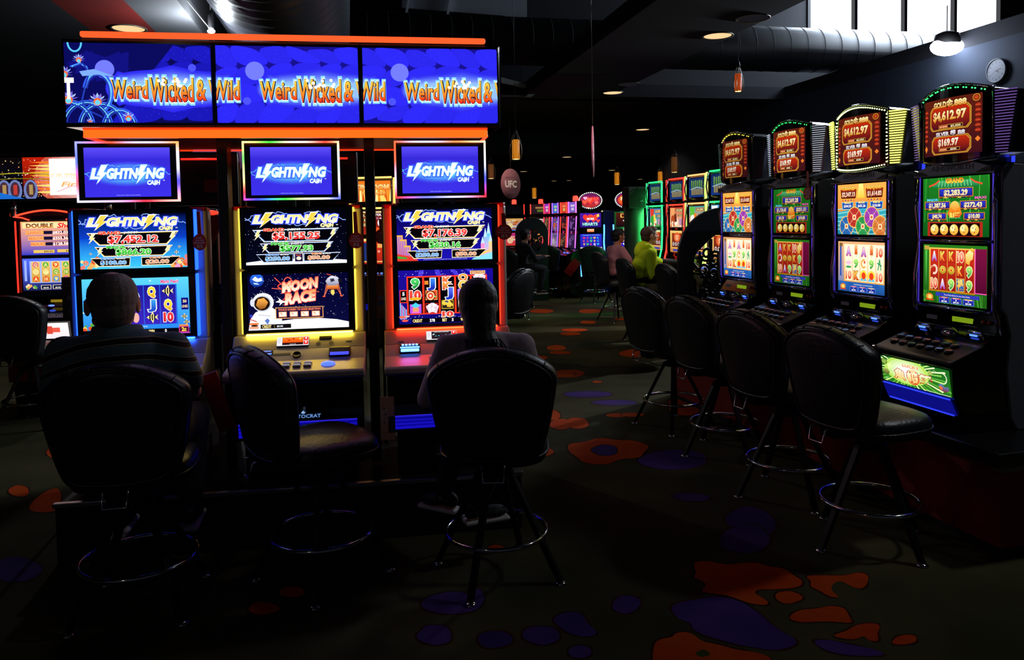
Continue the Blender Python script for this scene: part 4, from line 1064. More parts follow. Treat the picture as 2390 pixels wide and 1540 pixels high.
# ------------------------------------------------------------------ right bank machines
def gold_panel(x0, x1, z0, z1, y):
    a = Art(x0, x1, z0, z1, y); a.split = 12
    a.rect(0, 0, 1, 1, '#5a1c10', '#3c1018')
    for k in range(5): a.ringe(rnd.uniform(.05, .95), rnd.uniform(0, 1), .09, .006, '#702010')
    def plaque(v0, v1, u0=.10, u1=.90):
        P = lambda d: [(u0 + .05 + d, v0 + d), (u1 - .05 - d, v0 + d), (u1 - d, v0 + .07 + d), (u1 - d, v1 - .07 - d), (u1 - .05 - d, v1 - d), (u0 + .05 + d, v1 - d), (u0 + d, v1 - .07 - d), (u0 + d, v0 + .07 + d)]
        a.poly(P(0), '#d89a30'); a.poly(P(.010), '#30080c'); a.poly(P(.016), '#d89a30'); a.poly(P(.024), '#b8280c', '#3c0c18')
    plaque(.13, .56, .14, .86); plaque(.66, .985, .18, .86)
    a.text('GOLD', .345, .10, .095, .25, '#fff0a8', '#d88a18', '#401004', .04, .05); a.text('金', .53, .10, .11, .12, '#fff0a8', '#d88a18', '#401004', .03, .03); a.text('888', .70, .10, .10, .19, '#fff0a8', '#d88a18', '#401004', .04, .05)
    a.text('$4,612.97', .5, .30, .15, .58, '#fff3b8', '#d8941c', '#401004', .03, .045)
    a.rect(.33, .465, .74, .53, '#d8a040'); a.rect(.335, .472, .735, .523, '#2a0a10'); a.rect(.345, .48, .50, .515, '#d8602c'); a.text('MUST BEFORE', .42, .498, .022, .14, '#ffe8c0', bold=.0); a.text('$5,000', .63, .498, .035, .16, '#fff0b0', bold=.02)
    a.text('SILVER', .40, .625, .07, .25, '#f4f0f4', '#b8a8b0', '#30101c', .04, .04); a.text('銀', .59, .625, .075, .09, '#f4f0f4', '#b8a8b0', '#30101c', .03, .03); a.text('88', .72, .625, .075, .11, '#f4f0f4', '#b8a8b0', '#30101c', .04, .04)
    a.text('$169.97', .5, .775, .12, .36, '#fff3e0', '#d8b088', '#401004', .03, .045)
    a.rect(.34, .875, .70, .93, '#d8a040'); a.rect(.345, .881, .695, .924, '#2a0a10'); a.rect(.355, .888, .49, .918, '#d8602c'); a.text('MUST BEFORE', .42, .903, .018, .12, '#ffe8c0', bold=.0); a.text('$200', .60, .903, .03, .10, '#fff0d0', bold=.02)
    for s_, n_ in ((.05, 7), (.95, 6)):
        for k in range(n_): a.ell(s_, .20 + .085 * k, .038, .035, '#b8301c', 12, '#701408'); a.line([(s_ - .03, .20 + .085 * k), (s_ + .03, .20 + .085 * k)], .005, '#e8783c')
        a.poly([(s_, .80), (s_ + .035, .86), (s_, .93), (s_ - .035, .86)] if s_ < .5 else [(s_, .72), (s_ + .035, .77), (s_, .82), (s_ - .035, .77)], '#e87a28')
    a.ringe(.93, .07, .045, .008, '#e89a28'); a.ell(.93, .07, .03, None, '#b8401c', 12)
    return a
def wheels_top(x0, x1, z0, z1, y):
    a = Art(x0, x1, z0, z1, y)
    a.rect(0, 0, 1, 1, '#ffb050', '#c86a30'); a.poly([(0, .55), (.3, .5), (.42, .42), (.7, .55), (1, .5), (1, 1), (0, 1)], '#38b0c0', '#1c80a0')
    for k in range(6): a.line([(0, .5 + .08 * k), (.25, .46 + .09 * k), (.5, .6 + .08 * k), (1, .52 + .09 * k)], .012, '#9fe0d8')
    a.poly([(.46, .0), (.54, .0), (.58, .28), (.42, .28)], '#fff08a', '#ffc83a')
    for u, t1, t2 in ((.235, 'GRAND', '$2,347.13'), (.775, 'MAJOR', '$1,614.83')):
        a.poly([(u - .19, .08), (u + .19, .08), (u + .165, .30), (u - .165, .30)], '#ffb83a'); a.poly([(u - .175, .10), (u + .175, .10), (u + .155, .285), (u - .155, .285)], '#9a2c18', '#50100c')
        a.text(t1, u, .085, .065, .28, '#ffe46a', '#ff9a20', '#401808', .04, .05); a.text(t2, u, .20, .085, .28, '#fff0d8', '#ffb890', '#501008', .03, .04)
        for k in range(5): a.ell(u - .12 + .06 * k, .318, .012, None, ('#e04020', '#2a2a80')[k % 2], 8)
    for u, t1, t2 in ((.22, 'MAXI', '$344.59'), (.52, 'MINOR', '$43.26'), (.82, 'MINI', '$10.00')):
        a.poly([(u - .125, .36), (u + .125, .36), (u + .11, .50), (u - .11, .50)], '#48d0f8'); a.poly([(u - .115, .37), (u + .115, .37), (u + .10, .49), (u - .10, .49)], '#1c4ab8', '#102a80')
        a.text(t1, u, .365, .045, .13, '#ffe89a', None, '#201808', .04, .04); a.text(t2, u, .435, .05, .16, '#ffffff', None, None, 0, .03)
    for u, v, c in ((.20, .84, '#2a68b0'), (.37, .66, '#c0342c'), (.55, .84, '#2f9a50'), (.73, .66, '#a040b0'), (.90, .84, '#d87a38')):
        a.ell(u, v, .155, None, '#e8c060', 24); a.ell(u, v, .140, None, c, 24)
        dk_ = tuple(x * .55 for x in lin(c))
        for k in range(8):
            an = pi / 4 * k; a.line([(u, v), (u + .14 * cos(an), v + .14 * sin(an) * a.w / a.h)], .007, '#e8d0a0' if k % 2 else dk_)
        a.ringe(u, v, .10, .006, dk_); a.ell(u, v, .04, None, '#f8e8b0', 14); a.ell(u, v, .022, None, '#d86040', 12)
    return a
def green_top(x0, x1, z0, z1, y, amt):
    a = Art(x0, x1, z0, z1, y)
    a.rect(0, 0, 1, 1, '#1c7a20', '#0c5418')
    for k in range(14): u = rnd.random(); a.line([(u, 0), (u + rnd.uniform(-.04, .04), .75)], .008, rnd.choice(('#38b030', '#105a14', '#60c850')))
    a.poly([(.12, .12), (.2, .10), (.26, .055), (.76, .055), (.82, .10), (.90, .12), (.84, .17), (.18, .17)], '#40b068', '#1c7040'); a.line([(.1, .14), (.2, .1), (.26, .05)], .02, '#e8502c'); a.line([(.9, .14), (.8, .1), (.74, .05)], .02, '#e8502c')
    for k in range(11): a.line([(.27 + .046 * k, .06), (.25 + .05 * k, .16)], .007, '#a0f0a8')
    a.text('GRAND', .50, .06, .075, .27, '#ff7a20', '#ffe040', '#801808', .04, .05)
    def box(u0, v0, u1, v1, t_, hh, ww):
        a.rect(u0 - .015, v0 - .015, u1 + .015, v1 + .015, '#e8a040'); a.rect(u0 - .008, v0 - .008, u1 + .008, v1 + .008, '#702010'); a.rect(u0, v0, u1, v1, '#2838c8', '#161c88'); a.text(t_, (u0 + u1) / 2, (v0 + v1) / 2, hh, ww, '#fff0b0', '#ffd8a0', '#101040', .02, .045)
        for k in range(7): a.rect(u0 + (u1 - u0) * k / 7, v1 + .014, u0 + (u1 - u0) * (k + .7) / 7, v1 + .034, ('#5a1008', '#e8b050', '#201040')[k % 3])
    box(.27, .20, .76, .32, amt[0], .09, .36)
    a.text('MAJOR', .16, .375, .04, .18, '#60e0ff', None, '#104080', .03, .03); a.text('MAXI', .88, .36, .04, .16, '#ff60c0', None, '#601040', .03, .03)
    box(.05, .42, .42, .52, amt[1], .075, .27); box(.60, .42, .95, .52, amt[2], .075, .26)
    a.poly([(.44, .42), (.58, .42), (.6, .7), (.42, .7)], '#2a9a50'); a.ell(.51, .50, .07, None, '#ffd060', 16, '#f07a20'); a.poly([(.40, .62), (.44, .50), (.51, .57), (.58, .50), (.62, .62), (.58, .68), (.44, .68)], '#ff9a20', '#d8401c'); a.text('魚蝦蟹', .51, .64, .07, .17, '#ffe060', None, '#a01808', .04, .03)
    box(.10, .615, .37, .70, amt[3], .065, .15); box(.66, .615, .93, .70, amt[4], .065, .17)
    a.rect(.09, .755, .92, 1, '#b02818'); a.rect(.13, .775, .88, .99, '#14060a')
    for k in range(5):
        u = .20 + .152 * k; a.ell(u, .885, .068, .095, '#8a4a10', 20); a.ell(u, .885, .063, .09, '#ffe070', 20, '#e8a030'); a.ell(u - .02, .86, .035, .05, '#fff8b0', 14)
        for q in ((-.02, -.03), (.015, -.01), (.0, .04)): a.ell(u + q[0], .885 + q[1], .008, None, '#903a10', 8)
    return a
def reels(x0, x1, z0, z1, y, kind):
    a = Art(x0, x1, z0, z1, y)
    if kind == 'warm':
        a.rect(0, 0, 1, 1, '#f0b078', '#3878b8'); a.rect(0, .8, 1, 1, '#2a6ab8', '#1c4a90'); a.rect(.13, .05, 1, .80, '#fff0c8', '#f0a030'); a.rect(.04, .10, .075, .70, '#2050b0'); a.rect(.03, .03, .10, .10, '#806030')
        for k in range(5): a.rect(.165 + k * .166, .075, .315 + k * .166, .78, '#fff4dc', '#ffe8c0')
        S = [('A', 'lotus', '10'), ('pop', '9', 'K'), ('A', 'C', 'sun'), ('pop', '9', 'sun'), ('10', 'g', '10')]
    else:
        a.rect(0, 0, 1, 1, '#2a7a1c', '#1c5a14')
        for k in range(24): u = rnd.random(); a.line([(u, .8), (u + rnd.uniform(-.05, .05), 1)], .006, '#4aa830')
        a.rect(.10, .05, .83, .80, '#f0c050', '#c07818'); a.rect(.83, .05, 1, .78, '#7a1040', '#50082c'); a.rect(.822, .05, .835, .78, '#ff50c0'); a.rect(.83, .765, 1, .78, '#ff50c0'); a.rect(.035, .10, .065, .72, '#58c850', '#206820'); a.rect(.02, .02, .10, .09, '#c0a040')
        for k in range(5): a.rect(.125 + k * .14, .075, .257 + k * .14, .775, '#d0301c', '#8a1810')
        S = [('A', 'shrimp', '10'), ('K', 'coin', 'A'), ('K', 'coin', '9'), ('10', 'K', 'fu'), ('gold', '9', '9')]
    st, w_ = (.165, .166) if kind == 'warm' else (.125, .14)
    pal = {'A': ('#ffffff', '#8a30c0', '#c82020'), 'K': ('#ffe060', '#e84a1c', '#7a1008'), '10': ('#ffb090', '#d82018', '#fff0c0'), '9': ('#b0f070', '#20904a', '#fff8c0')}
    if kind == 'warm': pal['K'] = ('#ffd050', '#e8501c', '#8a2008'); pal['A'] = ('#ffd8e8', '#9a48c8', '#d02838')
    for k, col in enumerate(S):
        for r, t_ in enumerate(col):
            u, v = st + w_ * (k + .45), .19 + .235 * r
            if t_ in pal: c1, c2, oc = pal[t_]; a.text(t_, u, v, .155, w_ * (.62 if len(t_) < 2 else .80), c1, c2, oc, .05, .06)
            elif t_ == 'coin': a.ell(u, v, .056, None, '#806010', 20); a.ell(u, v, .051, None, '#f8e060', 20, '#c89820'); a.ringe(u, v, .036, .007, '#907018'); a.rect(u - .010, v - .018, u + .010, v + .018, '#d02818')
            elif t_ == 'pop': a.rect(u - .032, v - .10, u + .032, v + .06, '#ff9a50', '#d0501c'); a.ell(u, v - .09, .032, None, '#ffb070', 12); a.rect(u - .008, v + .06, u + .008, v + .11, '#f0d0a0')
            elif t_ == 'sun': a.ell(u, v, .072, .11, '#ffd840', 18); a.ell(u, v, .045, .07, '#e8401c', 16); a.poly([(u - .075, v + .1), (u - .04, v + .04), (u, v + .09), (u + .04, v + .04), (u + .075, v + .1)], '#58b8e8')
            elif t_ == 'lotus':
                for q in (-1, -.5, 0, .5, 1): a.poly([(u, v + .07), (u + q * .05 - .014, v - .01), (u + q * .07, v - .07 + .04 * abs(q)), (u + q * .05 + .014, v - .01)], '#ff9ac8', '#ffe0f0')
                a.ell(u, v + .08, .065, .022, '#38a050', 14)
            elif t_ == 'C': a.ringe(u, v, .045, .022, '#f0a030', rv=.075, a0=.8, a1=5.2); a.ell(u + .02, v - .03, .02, None, '#e84a38', 10)
            elif t_ == 'g': a.line([(u - .03, v + .1), (u, v - .1), (u + .03, v + .1)], .02, '#38a860'); a.line([(u - .045, v - .03), (u + .045, v + .02)], .016, '#2a8858')
            elif t_ == 'shrimp': a.ringe(u, v, .042, .026, '#fff0e0', rv=.07, a0=-1.7, a1=1.9); a.ringe(u, v, .042, .006, '#e87850', rv=.07, a0=-1.7, a1=1.9); a.line([(u - .01, v - .07), (u - .06, v - .05), (u - .065, v + .04)], .006, '#ffc0a0'); a.line([(u - .01, v - .06), (u - .055, v - .02)], .006, '#ffc0a0')
            elif t_ == 'fu': a.rect(u - .062, v - .11, u + .062, v + .11, '#f0c850'); a.rect(u - .056, v - .10, u + .056, v + .10, '#3888c8', '#2050a0'); a.text('禄', u, v, .14, .09, '#ffe070', '#ffb020', '#a03010', .03, .03)
            elif t_ == 'gold': a.poly([(u - .05, v + .10), (u - .06, v - .04), (u, v - .12), (u + .06, v - .08), (u + .05, v + .03), (u + .01, v + .06), (u, v + .13)], '#fff0a0', '#f0a820'); a.poly([(u, v - .12), (u + .04, v - .16), (u + .07, v - .09)], '#f8c040')
    bl = '#1c38b0' if kind == 'warm' else '#2a30b8'
    a.rect(.22, .815, .90, .875, '#2058a8' if kind == 'warm' else '#3038b0'); a.text('Press Rules Button to view Game Rules', .56, .845, .024, .40, '#ffffff', bold=0)
    for k, (t1, t2, c) in enumerate((('CREDIT', '$0.00', '#e83020'), ('BET', '$0.01', '#e83020'), ('WIN', '$0.00', '#f0b828'))):
        u = .36 + .19 * k; a.rect(u - .085, .89, u + .085, .985, '#6a88e8'); a.rect(u - .078, .897, u + .078, .978, bl, '#101c70'); a.rect(u - .06, .884, u + .06, .902, c); a.text(t1, u, .893, .017, .09, '#ffffff', bold=0); a.text(('0', '1', '0')[k], u, .924, .022, .015, '#ffffff', bold=.02); a.text(t2, u, .957, .026, .09, '#ffffff', bold=.02)
    a.ell(.12, .90, .06, .055, '#f0b840', 16, '#c05018'); a.poly([(.06, .92), (.08, .86), (.12, .84), (.16, .86), (.18, .92), (.12, .95)], '#e84a1c', '#ffb030'); a.text('福', .12, .90, .05, .06, '#fff080'); a.rect(.05, .945, .19, .965, '#d84018')
    return a
def belly_art(x0, x1, z0, z1, y, tilt, kind):
    a = Art(x0, x1, z0, z1, y, tilt)
    if kind == 'green':
        a.rect(0, 0, 1, 1, '#1c6a24', '#2a7a1c'); cx, cy = .38, .42
        for k in range(40):
            an = 2 * pi * k / 40 + rnd.uniform(-.05, .05); L = rnd.uniform(.45, .75)
            a.poly([(cx, cy), (cx + L * cos(an - .03), cy + L * 1.8 * sin(an - .03)), (cx + L * cos(an + .03), cy + L * 1.8 * sin(an + .03))], rnd.choice(('#c8f080', '#8ad050', '#f0ffc0', '#5ab038')))
        for k in range(6): t = 1 - k / 6; a.ell(cx, cy, .34 * t, .52 * t, tuple(p + (q - p) * (k / 5) for p, q in zip(lin('#b8e060'), lin('#ffffff'))), 22)
        a.text('LUCKY', .46, .20, .12, .25, '#ffb060', '#e84820', '#ffffe0', .03, .03)
        a.ell(.48, .60, .10, .30, '#f0a060', 20, '#e0582c'); a.ell(.47, .58, .085, .26, '#fff0b0', 20, '#f8c070')
        for t_, u in (('魚', .28), ('蝦', .47), ('蟹', .66)): a.text(t_, u, .60, .30, .17, '#fff8d0', '#ffc870', '#b82818', .05, .03)
        a.ell(.05, .22, .05, .12, '#588028', 16); a.ell(.05, .22, .035, .085, '#90b050', 14); a.poly([(.09, .3), (.15, .22), (.17, .34), (.13, .5), (.10, .45)], '#e0f0a0'); a.ell(.07, .62, .05, .12, '#a0a850', 14, '#405018'); a.ell(.74, .25, .03, .09, '#a8b860', 12)
        a.ringe(.90, .35, .06, .012, '#e8f8d0', rv=.20, a0=-2, a1=1.4); a.line([(.86, .2), (.80, .12), (.76, .2)], .004, '#c8e8a0'); a.poly([(.84, .62), (.88, .56), (.93, .66), (.97, .62), (.98, .78), (.92, .86), (.86, .80)], '#4a80c0', '#802818'); a.ell(.87, .72, .025, .07, '#e86830', 10)
        a.rect(.62, .955, .99, .975, '#d8e8c0'); a.rect(.04, .88, .10, .90, '#e0f0d0')
    else:
        a.rect(0, 0, 1, 1, '#fff4d0', '#ffe0a0')
        for k in range(24): a.ell(rnd.random(), rnd.uniform(.05, .75), rnd.uniform(.02, .05), None, rnd.choice(('#fff0a0', '#ffb850', '#ff9a70', '#ffffff')), 10)
        a.text('FIESTA', .5, .72, .30, .8, '#e84820', '#c02010', '#fff8d0', .04, .05); a.rect(0, .88, 1, 1, '#5a60e0')
    return a

CHRP = mat('purple_chrome', '#b4aed0', .09, 1, .15, 12)
def ainsworth(s_, kind, label, dots, wing):
    p = Vector((2.36, 4.03, 0)) + Vector((-sin(radians(14.3)), cos(radians(14.3)), 0)) * s_
    t = thing('slot_machine', label, 'slot machine', p, radians(14.3 - 90), 'row of four matching slot machines on the right' if False else None)
    m = MB()   # black carcass, deeper at the foot
    m.prism([(.0, 1.09), (.02, 1.80), (.06, 1.84), (.50, 1.84), (.58, 1.70), (.60, .50), (-.10, .50), (-.215, .57), (-.255, .66), (-.275, .85), (-.02, .98)], 'x', -.262, .262, .006)
    m.obj('cabinet', GLOSS, t)
    for k in (-1, 1):
        m = MB(); m.prism([(.02, 1.08), (-.012, 1.12), (-.012, 1.80), (.03, 1.835), (.12, 1.83), (.14, 1.2), (.22, .50), (.10, .50), (.06, .56), (.03, .80), (.05, .98)], 'x', k * .262, k * .278, .004); m.obj('side_panel', mat('side_grey', '#84848a', .55, .1, .12, 40) if s_ == 0 and k == 1 else BLKM, t)  # all but the near end panel blackened, putting shade into the colour
        m = MB()
        m.tube([(k * .248, -.012, 1.80), (k * .256, -.030, 1.62), (k * .246, -.016, 1.44), (k * .258, -.034, 1.25), (k * .262, -.030, 1.10), (k * .262, .0, .98)], [.015, .014, .011, .014, .015, .011], 10)
        m.obj('chrome_edge', CHRP, t)
        m = MB(); m.tube([(k * .236, -.026, 1.79), (k * .237, -.028, 1.44), (k * .240, -.028, 1.10)], .0022, 6); m.obj('edge_light', emit('edge_violet', '#5a40e0', .9), t)  # dim glowing strip added in place of violet reflections along the chrome
    # crest with the maker's name
    arc = [(-.262 + .524 * i / 14, 1.815 + .055 * sin(pi * i / 14)) for i in range(15)]
    m = MB(); m.prism([(x, z) for x, z in arc] + [(.262, 1.785), (.20, 1.79), (0, 1.795), (-.20, 1.79), (-.262, 1.785)], 'y', -.045, .04, .004); cr = m.obj('crest', mat('grey_crest', '#7c7688', .4, .2, .2, 300), t)
    a = Art(-.15, .15, 1.805, 1.855, -.0465); a.text('AINSWORTH', .5, .5, .55, .92, '#060608', bold=.02); a.obj('maker_name', paint_mat('printed_name', .4), cr)
    m = MB()
    for k in (-1, 1): m.prism([(k * .25, 1.80), (k * .25, 1.828), (k * .20, 1.815), (k * .155, 1.797)], 'y', -.052, -.04, .001)
    m.obj('crest_wedge', BLK, cr)
    m = MB(); m.box((0, -.008, 1.625), (.47, .03, .335), bev=.006); u = m.obj('upper_screen', GLOSS, t)
    (wheels_top(-.215, .215, 1.468, 1.782, -.0245) if kind == 'wheels' else green_top(-.215, .215, 1.468, 1.782, -.0245, ('$2,283.29', '$1,387.56', '$272.43', '$40.74', '$10.00') if s_ < .3 else ('$2,269.28', '$1,126.65', '$251.51', '$41.39', '$10.00'))).obj('display', SCR if kind == 'wheels' or s_ < .3 else SCRD, u)
    m = MB(); m.box((0, -.008, 1.262), (.47, .03, .345), bev=.006); u = m.obj('lower_screen', GLOSS, t)
    reels(-.210, .205, 1.106, 1.422, -.0245, 'warm' if kind == 'wheels' else 'red').obj('display', SCR if kind == 'wheels' or s_ < .3 else SCRD, u)
    m = MB(); m.tube([(-.24, -.03, 1.445), (0, -.035, 1.443), (.24, -.03, 1.445)], .008, 6); m.obj('chrome_rail', CHRP, t)
    m = MB(); m.tube([(-.245, -.035, 1.088), (0, -.04, 1.085), (.245, -.035, 1.088)], .009, 6); m.obj('chrome_rail', CHRP, t)
    # recess between screen and deck
    m = MB(); m.box((.045, -.012, 1.030), (.13, .006, .026)); m.obj('green_readout', emit('green_readout', '#86a818', .75), t)
    m = MB(); m.box((-.16, -.012, 1.020), (.075, .004, .030)); m.box((.095, -.014, .995), (.085, .004, .024)); m.obj('notice_label', mat('label_grey', '#8d8da0', .5), t)
    for x in (.18, .215): m = MB(); m.lathe([(.001, -.012), (.011, -.010), (.011, 0)], c=(x, -.012, 1.035), axis='y', seg=12); m.obj('red_button', mat('red_plastic', '#a01010', .3), t)
    for k, x in enumerate((-.175, .165)):
        m = MB(); m.tube([(x - .062, -.06, .905), (x - .058, -.055, .955), (x - .035, -.05, .985), (x + .035, -.05, .985), (x + .058, -.055, .955), (x + .062, -.06, .905)], .007, 8); m.obj('slot_hood', CHR, t)
        m = MB(); m.box((x, -.045, .945), (.11, .03, .07), bev=.01); sl = m.obj('slot_mouth', BLK, t)
        m = MB(); m.box((x, -.064, .968), (.045, .003, .009)); m.obj('slot_light', emit('slot_blue', '#3a60ff', 4), sl)
    m = MB(); m.sphere((.0, -.045, .955), (.055, .035, .035), 16); m.obj('card_dome', CHR, t)
    m = MB(); m.tube([(-.11, -.05, .96), (-.02, -.055, .945), (.10, -.05, .955)], .006, 6); m.tube([(-.10, -.075, .925), (.0, -.09, .915), (.09, -.075, .925)], .006, 6); m.obj('chrome_trim', CHR, t)
    m = MB(); m.prism([(-.10, .935), (-.285, .868), (-.305, .858), (-.305, .83), (-.27, .822), (-.05, .86)], 'x', -.272, .272, .005); m.obj('button_deck', mat('deck_black', '#121216', .3, .3), t)
    m = MB()
    for k in (-1, 1): m.box((k * .262, -.296, .862), (.026, .022, .012), bev=.004)
    m.obj('deck_corner', CHR, t)
    hues = ('#5a78a8', '#7898d8', '#a05848', '#a86858', '#7a5048', '#4a6a5a', '#6a5a48')
    for r_ in range(2):
        for k in range(7):
            x, y = -.225 + .062 * k + .02 * r_, -.155 - .060 * r_; z = .935 + (y + .10) * .362
            m = MB(); m.lathe([(.001, .010), (.020, .009), (.0235, .005), (.0245, -.003)], c=(x, y, z), seg=16); m.mi = 1; m.lathe([(.001, .0115), (.016, .0108), (.0165, .009)], c=(x, y, z), seg=14)
            m.obj('deck_button', [mat('button_rim', '#6a6a72', .25, .8), emit('deck_glow_%d' % ((k + 3 * r_) % 7), hues[(k + 3 * r_) % 7], .35)], t)
    belly_art(-.235, .235, .678, .815, -.2805, .02, 'green' if kind == 'green' else 'warm').obj('lit_belly_glass', SCR if kind == 'green' or s_ > 2 else SCRD, t)
    m = MB(); m.prism([(-.262, .663), (-.268, .663), (-.232, .585), (-.224, .585)], 'x', -.232, .232); m.obj('blue_glow_panel', emit('blue_base', '#10149c', .6), t)
    m = MB(); m.box((0, -.268, .668), (.46, .006, .006)); m.box((0, -.232, .584), (.44, .006, .007)); m.obj('blue_light_line', emit('blue_line', '#2838f0', 1.6), t)
    # curved topper
    N = 16
    def arcx(i): return -.232 + .464 * i / N
    def bow(x): return -.05 * (1 - (x / .24) ** 2)
    top = [(arcx(i), 2.208 + .048 * sin(pi * i / N)) for i in range(N + 1)]; bot = [(arcx(i), 1.875 - .022 * sin(pi * i / N)) for i in range(N + 1)]
    m = MB(); rings = []
    for (x, zt), (_, zb) in zip(top, bot): b_ = bow(x); rings.append([(x, b_ - .02, zt - .006), (x, b_ - .012, zt), (x, .16, zt - .01), (x, .16, zb + .01), (x, b_ - .012, zb), (x, b_ - .02, zb + .006)])
    m.ring_loft(rings, smooth=False); tp = m.obj('topper', GLOSS, t)
    m = MB(); m.tube([(x, bow(x) - .016, z + .003) for x, z in top], .0065, 6); m.tube([(x, bow(x) - .014, z - .002) for x, z in bot], .005, 6); m.tube([(-.232, -.02, 1.875), (-.238, -.03, 2.205)], .007, 6); m.tube([(.232, -.02, 1.875), (.238, -.03, 2.205)], .007, 6); m.obj('topper_trim', CHR, tp)
    a = gold_panel(-.185, .185, 1.897, 2.193, 0)
    o = a.obj('display', SCR if s_ < 2 else SCRD, tp)
    for v in o.data.vertices: v.co.y += -.0215 + bow(v.co.x)
    cut = {'white': None}
    dc, ds, which = dots
    m = MB()
    for i in range(1, 30):
        x = -.225 + .45 * i / 30; zt = 2.208 + .048 * sin(pi * (x + .232) / .464) - .014; zb = 1.875 - .022 * sin(pi * (x + .232) / .464) + .012
        if 't' in which and (which != 't' or i % 3 < 2): m.sphere((x, bow(x) - .022, zt), .0042 if ds > 1 else .003, 6)
        if 'b' in which: m.sphere((x, bow(x) - .022, zb), .0042, 6)
    if 's' in which:
        for i in range(14):
            for k in (-1, 1): m.sphere((k * .222, bow(.222) - .022, 1.90 + .3 * i / 14), .0042, 6)
    m.obj('led_border', emit('led_dots_' + dc.strip('#'), dc, ds), tp)
    for k in (-1, 1):
        m = MB(); m.ring_loft([[(k * .240, -.035, 2.20), (k * .240, .10, 2.20), (k * .235, .10, 1.88), (k * .235, -.03, 1.88)], [(k * .350, .015, 2.185), (k * .350, .10, 2.185), (k * .305, .09, 1.885), (k * .305, .010, 1.885)]], smooth=False)
        wg = m.obj('topper_wing', mat('wing_chrome', '#70707c', .22, .9, .4, 50), tp)
        m = MB()
        for i in range(22):
            f = i / 21; z = 1.89 + .30 * f; w1 = .302 + .044 * f
            m.box(((k * (.243 + w1) / 2), -.016, z), (w1 - .243 - .006, .006, .006 if wing[1] > 1 else .0035), rot=Matrix.Rotation(k * .42, 3, 'Z'))
        m.obj('wing_ribs', emit('wing_' + wing[0].strip('#'), wing[0], wing[1]) if wing[1] else CHR, wg)
    return t

# ------------------------------------------------------------------ left bank
TL = radians(8.8)
UL = Vector((cos(TL), sin(TL), 0)); VL = Vector((-sin(TL), cos(TL), 0)); CL = Vector((-1.118, 3.98, 0))
def lb(s_, y=0, z=0): return CL + UL * s_ + VL * y + Vector((0, 0, z))
lightning_machine(lb(-.797), TL, 'sea', 'blue lit slot machine with undersea fish reels, left of three under the marquee', '#1c50ff', 3.4, topcols=('#8a90ff', '#ff4a28', '#c8c8ff', '#ff9a50', '#dfe0ff', '#4a40ff', '#ffb0a8', '#ff2a40', '#e8b0ff', '#c8d0ff', '#ff5a70', '#5a70ff'))
lightning_machine(lb(0), TL, 'moon', 'yellow lit slot machine showing a moon landing game, middle of three under the marquee', '#ffd440', 2.6, topcols=('#fff090', '#30c030', '#ffe0d0', '#ff4030', '#fff8c0', '#b0e8ff', '#ffffff', '#5060ff', '#ffffc0', '#40d040', '#4048ff', '#ff4048', '#fff0a0', '#60e060'))
lightning_machine(lb(.771), TL, 'city', 'red lit slot machine with city night reels, right of three under the marquee', '#ff2c12', 3.2, mirror=True, topcols=('#ff5a30', '#c8d0ff', '#ff8040', '#ffd8a0', '#e0e8ff', '#4050ff', '#ff2a30', '#c0c0ff', '#6a70ff', '#ff3a30', '#e8c0ff', '#ff6040'))
m = MB(); m.box((0, .45, .14), (2.24, 1.42, .28), bev=.004)
pl = m.obj('machine_plinth', BLKM); pl.location = CL; pl.rotation_euler = (0, 0, TL); tag(pl, 'long low black plinth with steel edge carrying the three machines under the marquee', 'plinth')
m = MB(); m.box((0, -.262, .288), (2.25, .03, .022), bev=.003); m.obj('steel_edge', STEEL, pl)
for k in range(3):    # machine feet boxes down to the plinth
    m = MB(); m.box((0, .16, .40), (.56, .50, .205), bev=.004); o = m.obj('machine_stand', GLOSS); o.location = lb((-.797, 0, .771)[k]); o.rotation_euler = (0, 0, TL)
    tag(o, ('black stand box under the blue lit machine', 'black stand box under the yellow lit machine', 'black stand box under the red lit machine')[k], 'stand', 'machine stands of the left bank')

def stones(a, c0, c1, cell):
    nx, ny = 6, 4; G = {}
    for i in range(nx + 1):
        for j in range(ny + 1): G[i, j] = ((i + (j % 2) * .5 - .5 + rnd.uniform(-.2, .2)) / (nx - .5), (j + rnd.uniform(-.2, .2)) / ny)
    a.rect(0, 0, 1, 1, c0)
    for i in range(nx):
        for j in range(ny):
            P = [G[i, j], G[i + 1, j], G[i + 1, j + 1], G[i, j + 1]]; c = (sum(p[0] for p in P) / 4, sum(p[1] for p in P) / 4)
            P = [(c[0] + (p[0] - c[0]) * 1.03, c[1] + (p[1] - c[1]) * 1.02) for p in P]
            for _ in range(2):
                Q = []
                for k, p in enumerate(P): q = P[(k + 1) % len(P)]; Q += [(p[0] * .8 + q[0] * .2, p[1] * .8 + q[1] * .2), (p[0] * .2 + q[0] * .8, p[1] * .2 + q[1] * .8)]
                P = Q
            a.poly(P, c1 if (i + j) % 2 else tuple(x * .9 for x in lin(c1)))
            for k in range(7): a.ell(c[0] + rnd.uniform(-.06, .06), c[1] + rnd.uniform(-.07, .07), .003, None, cell, 5)
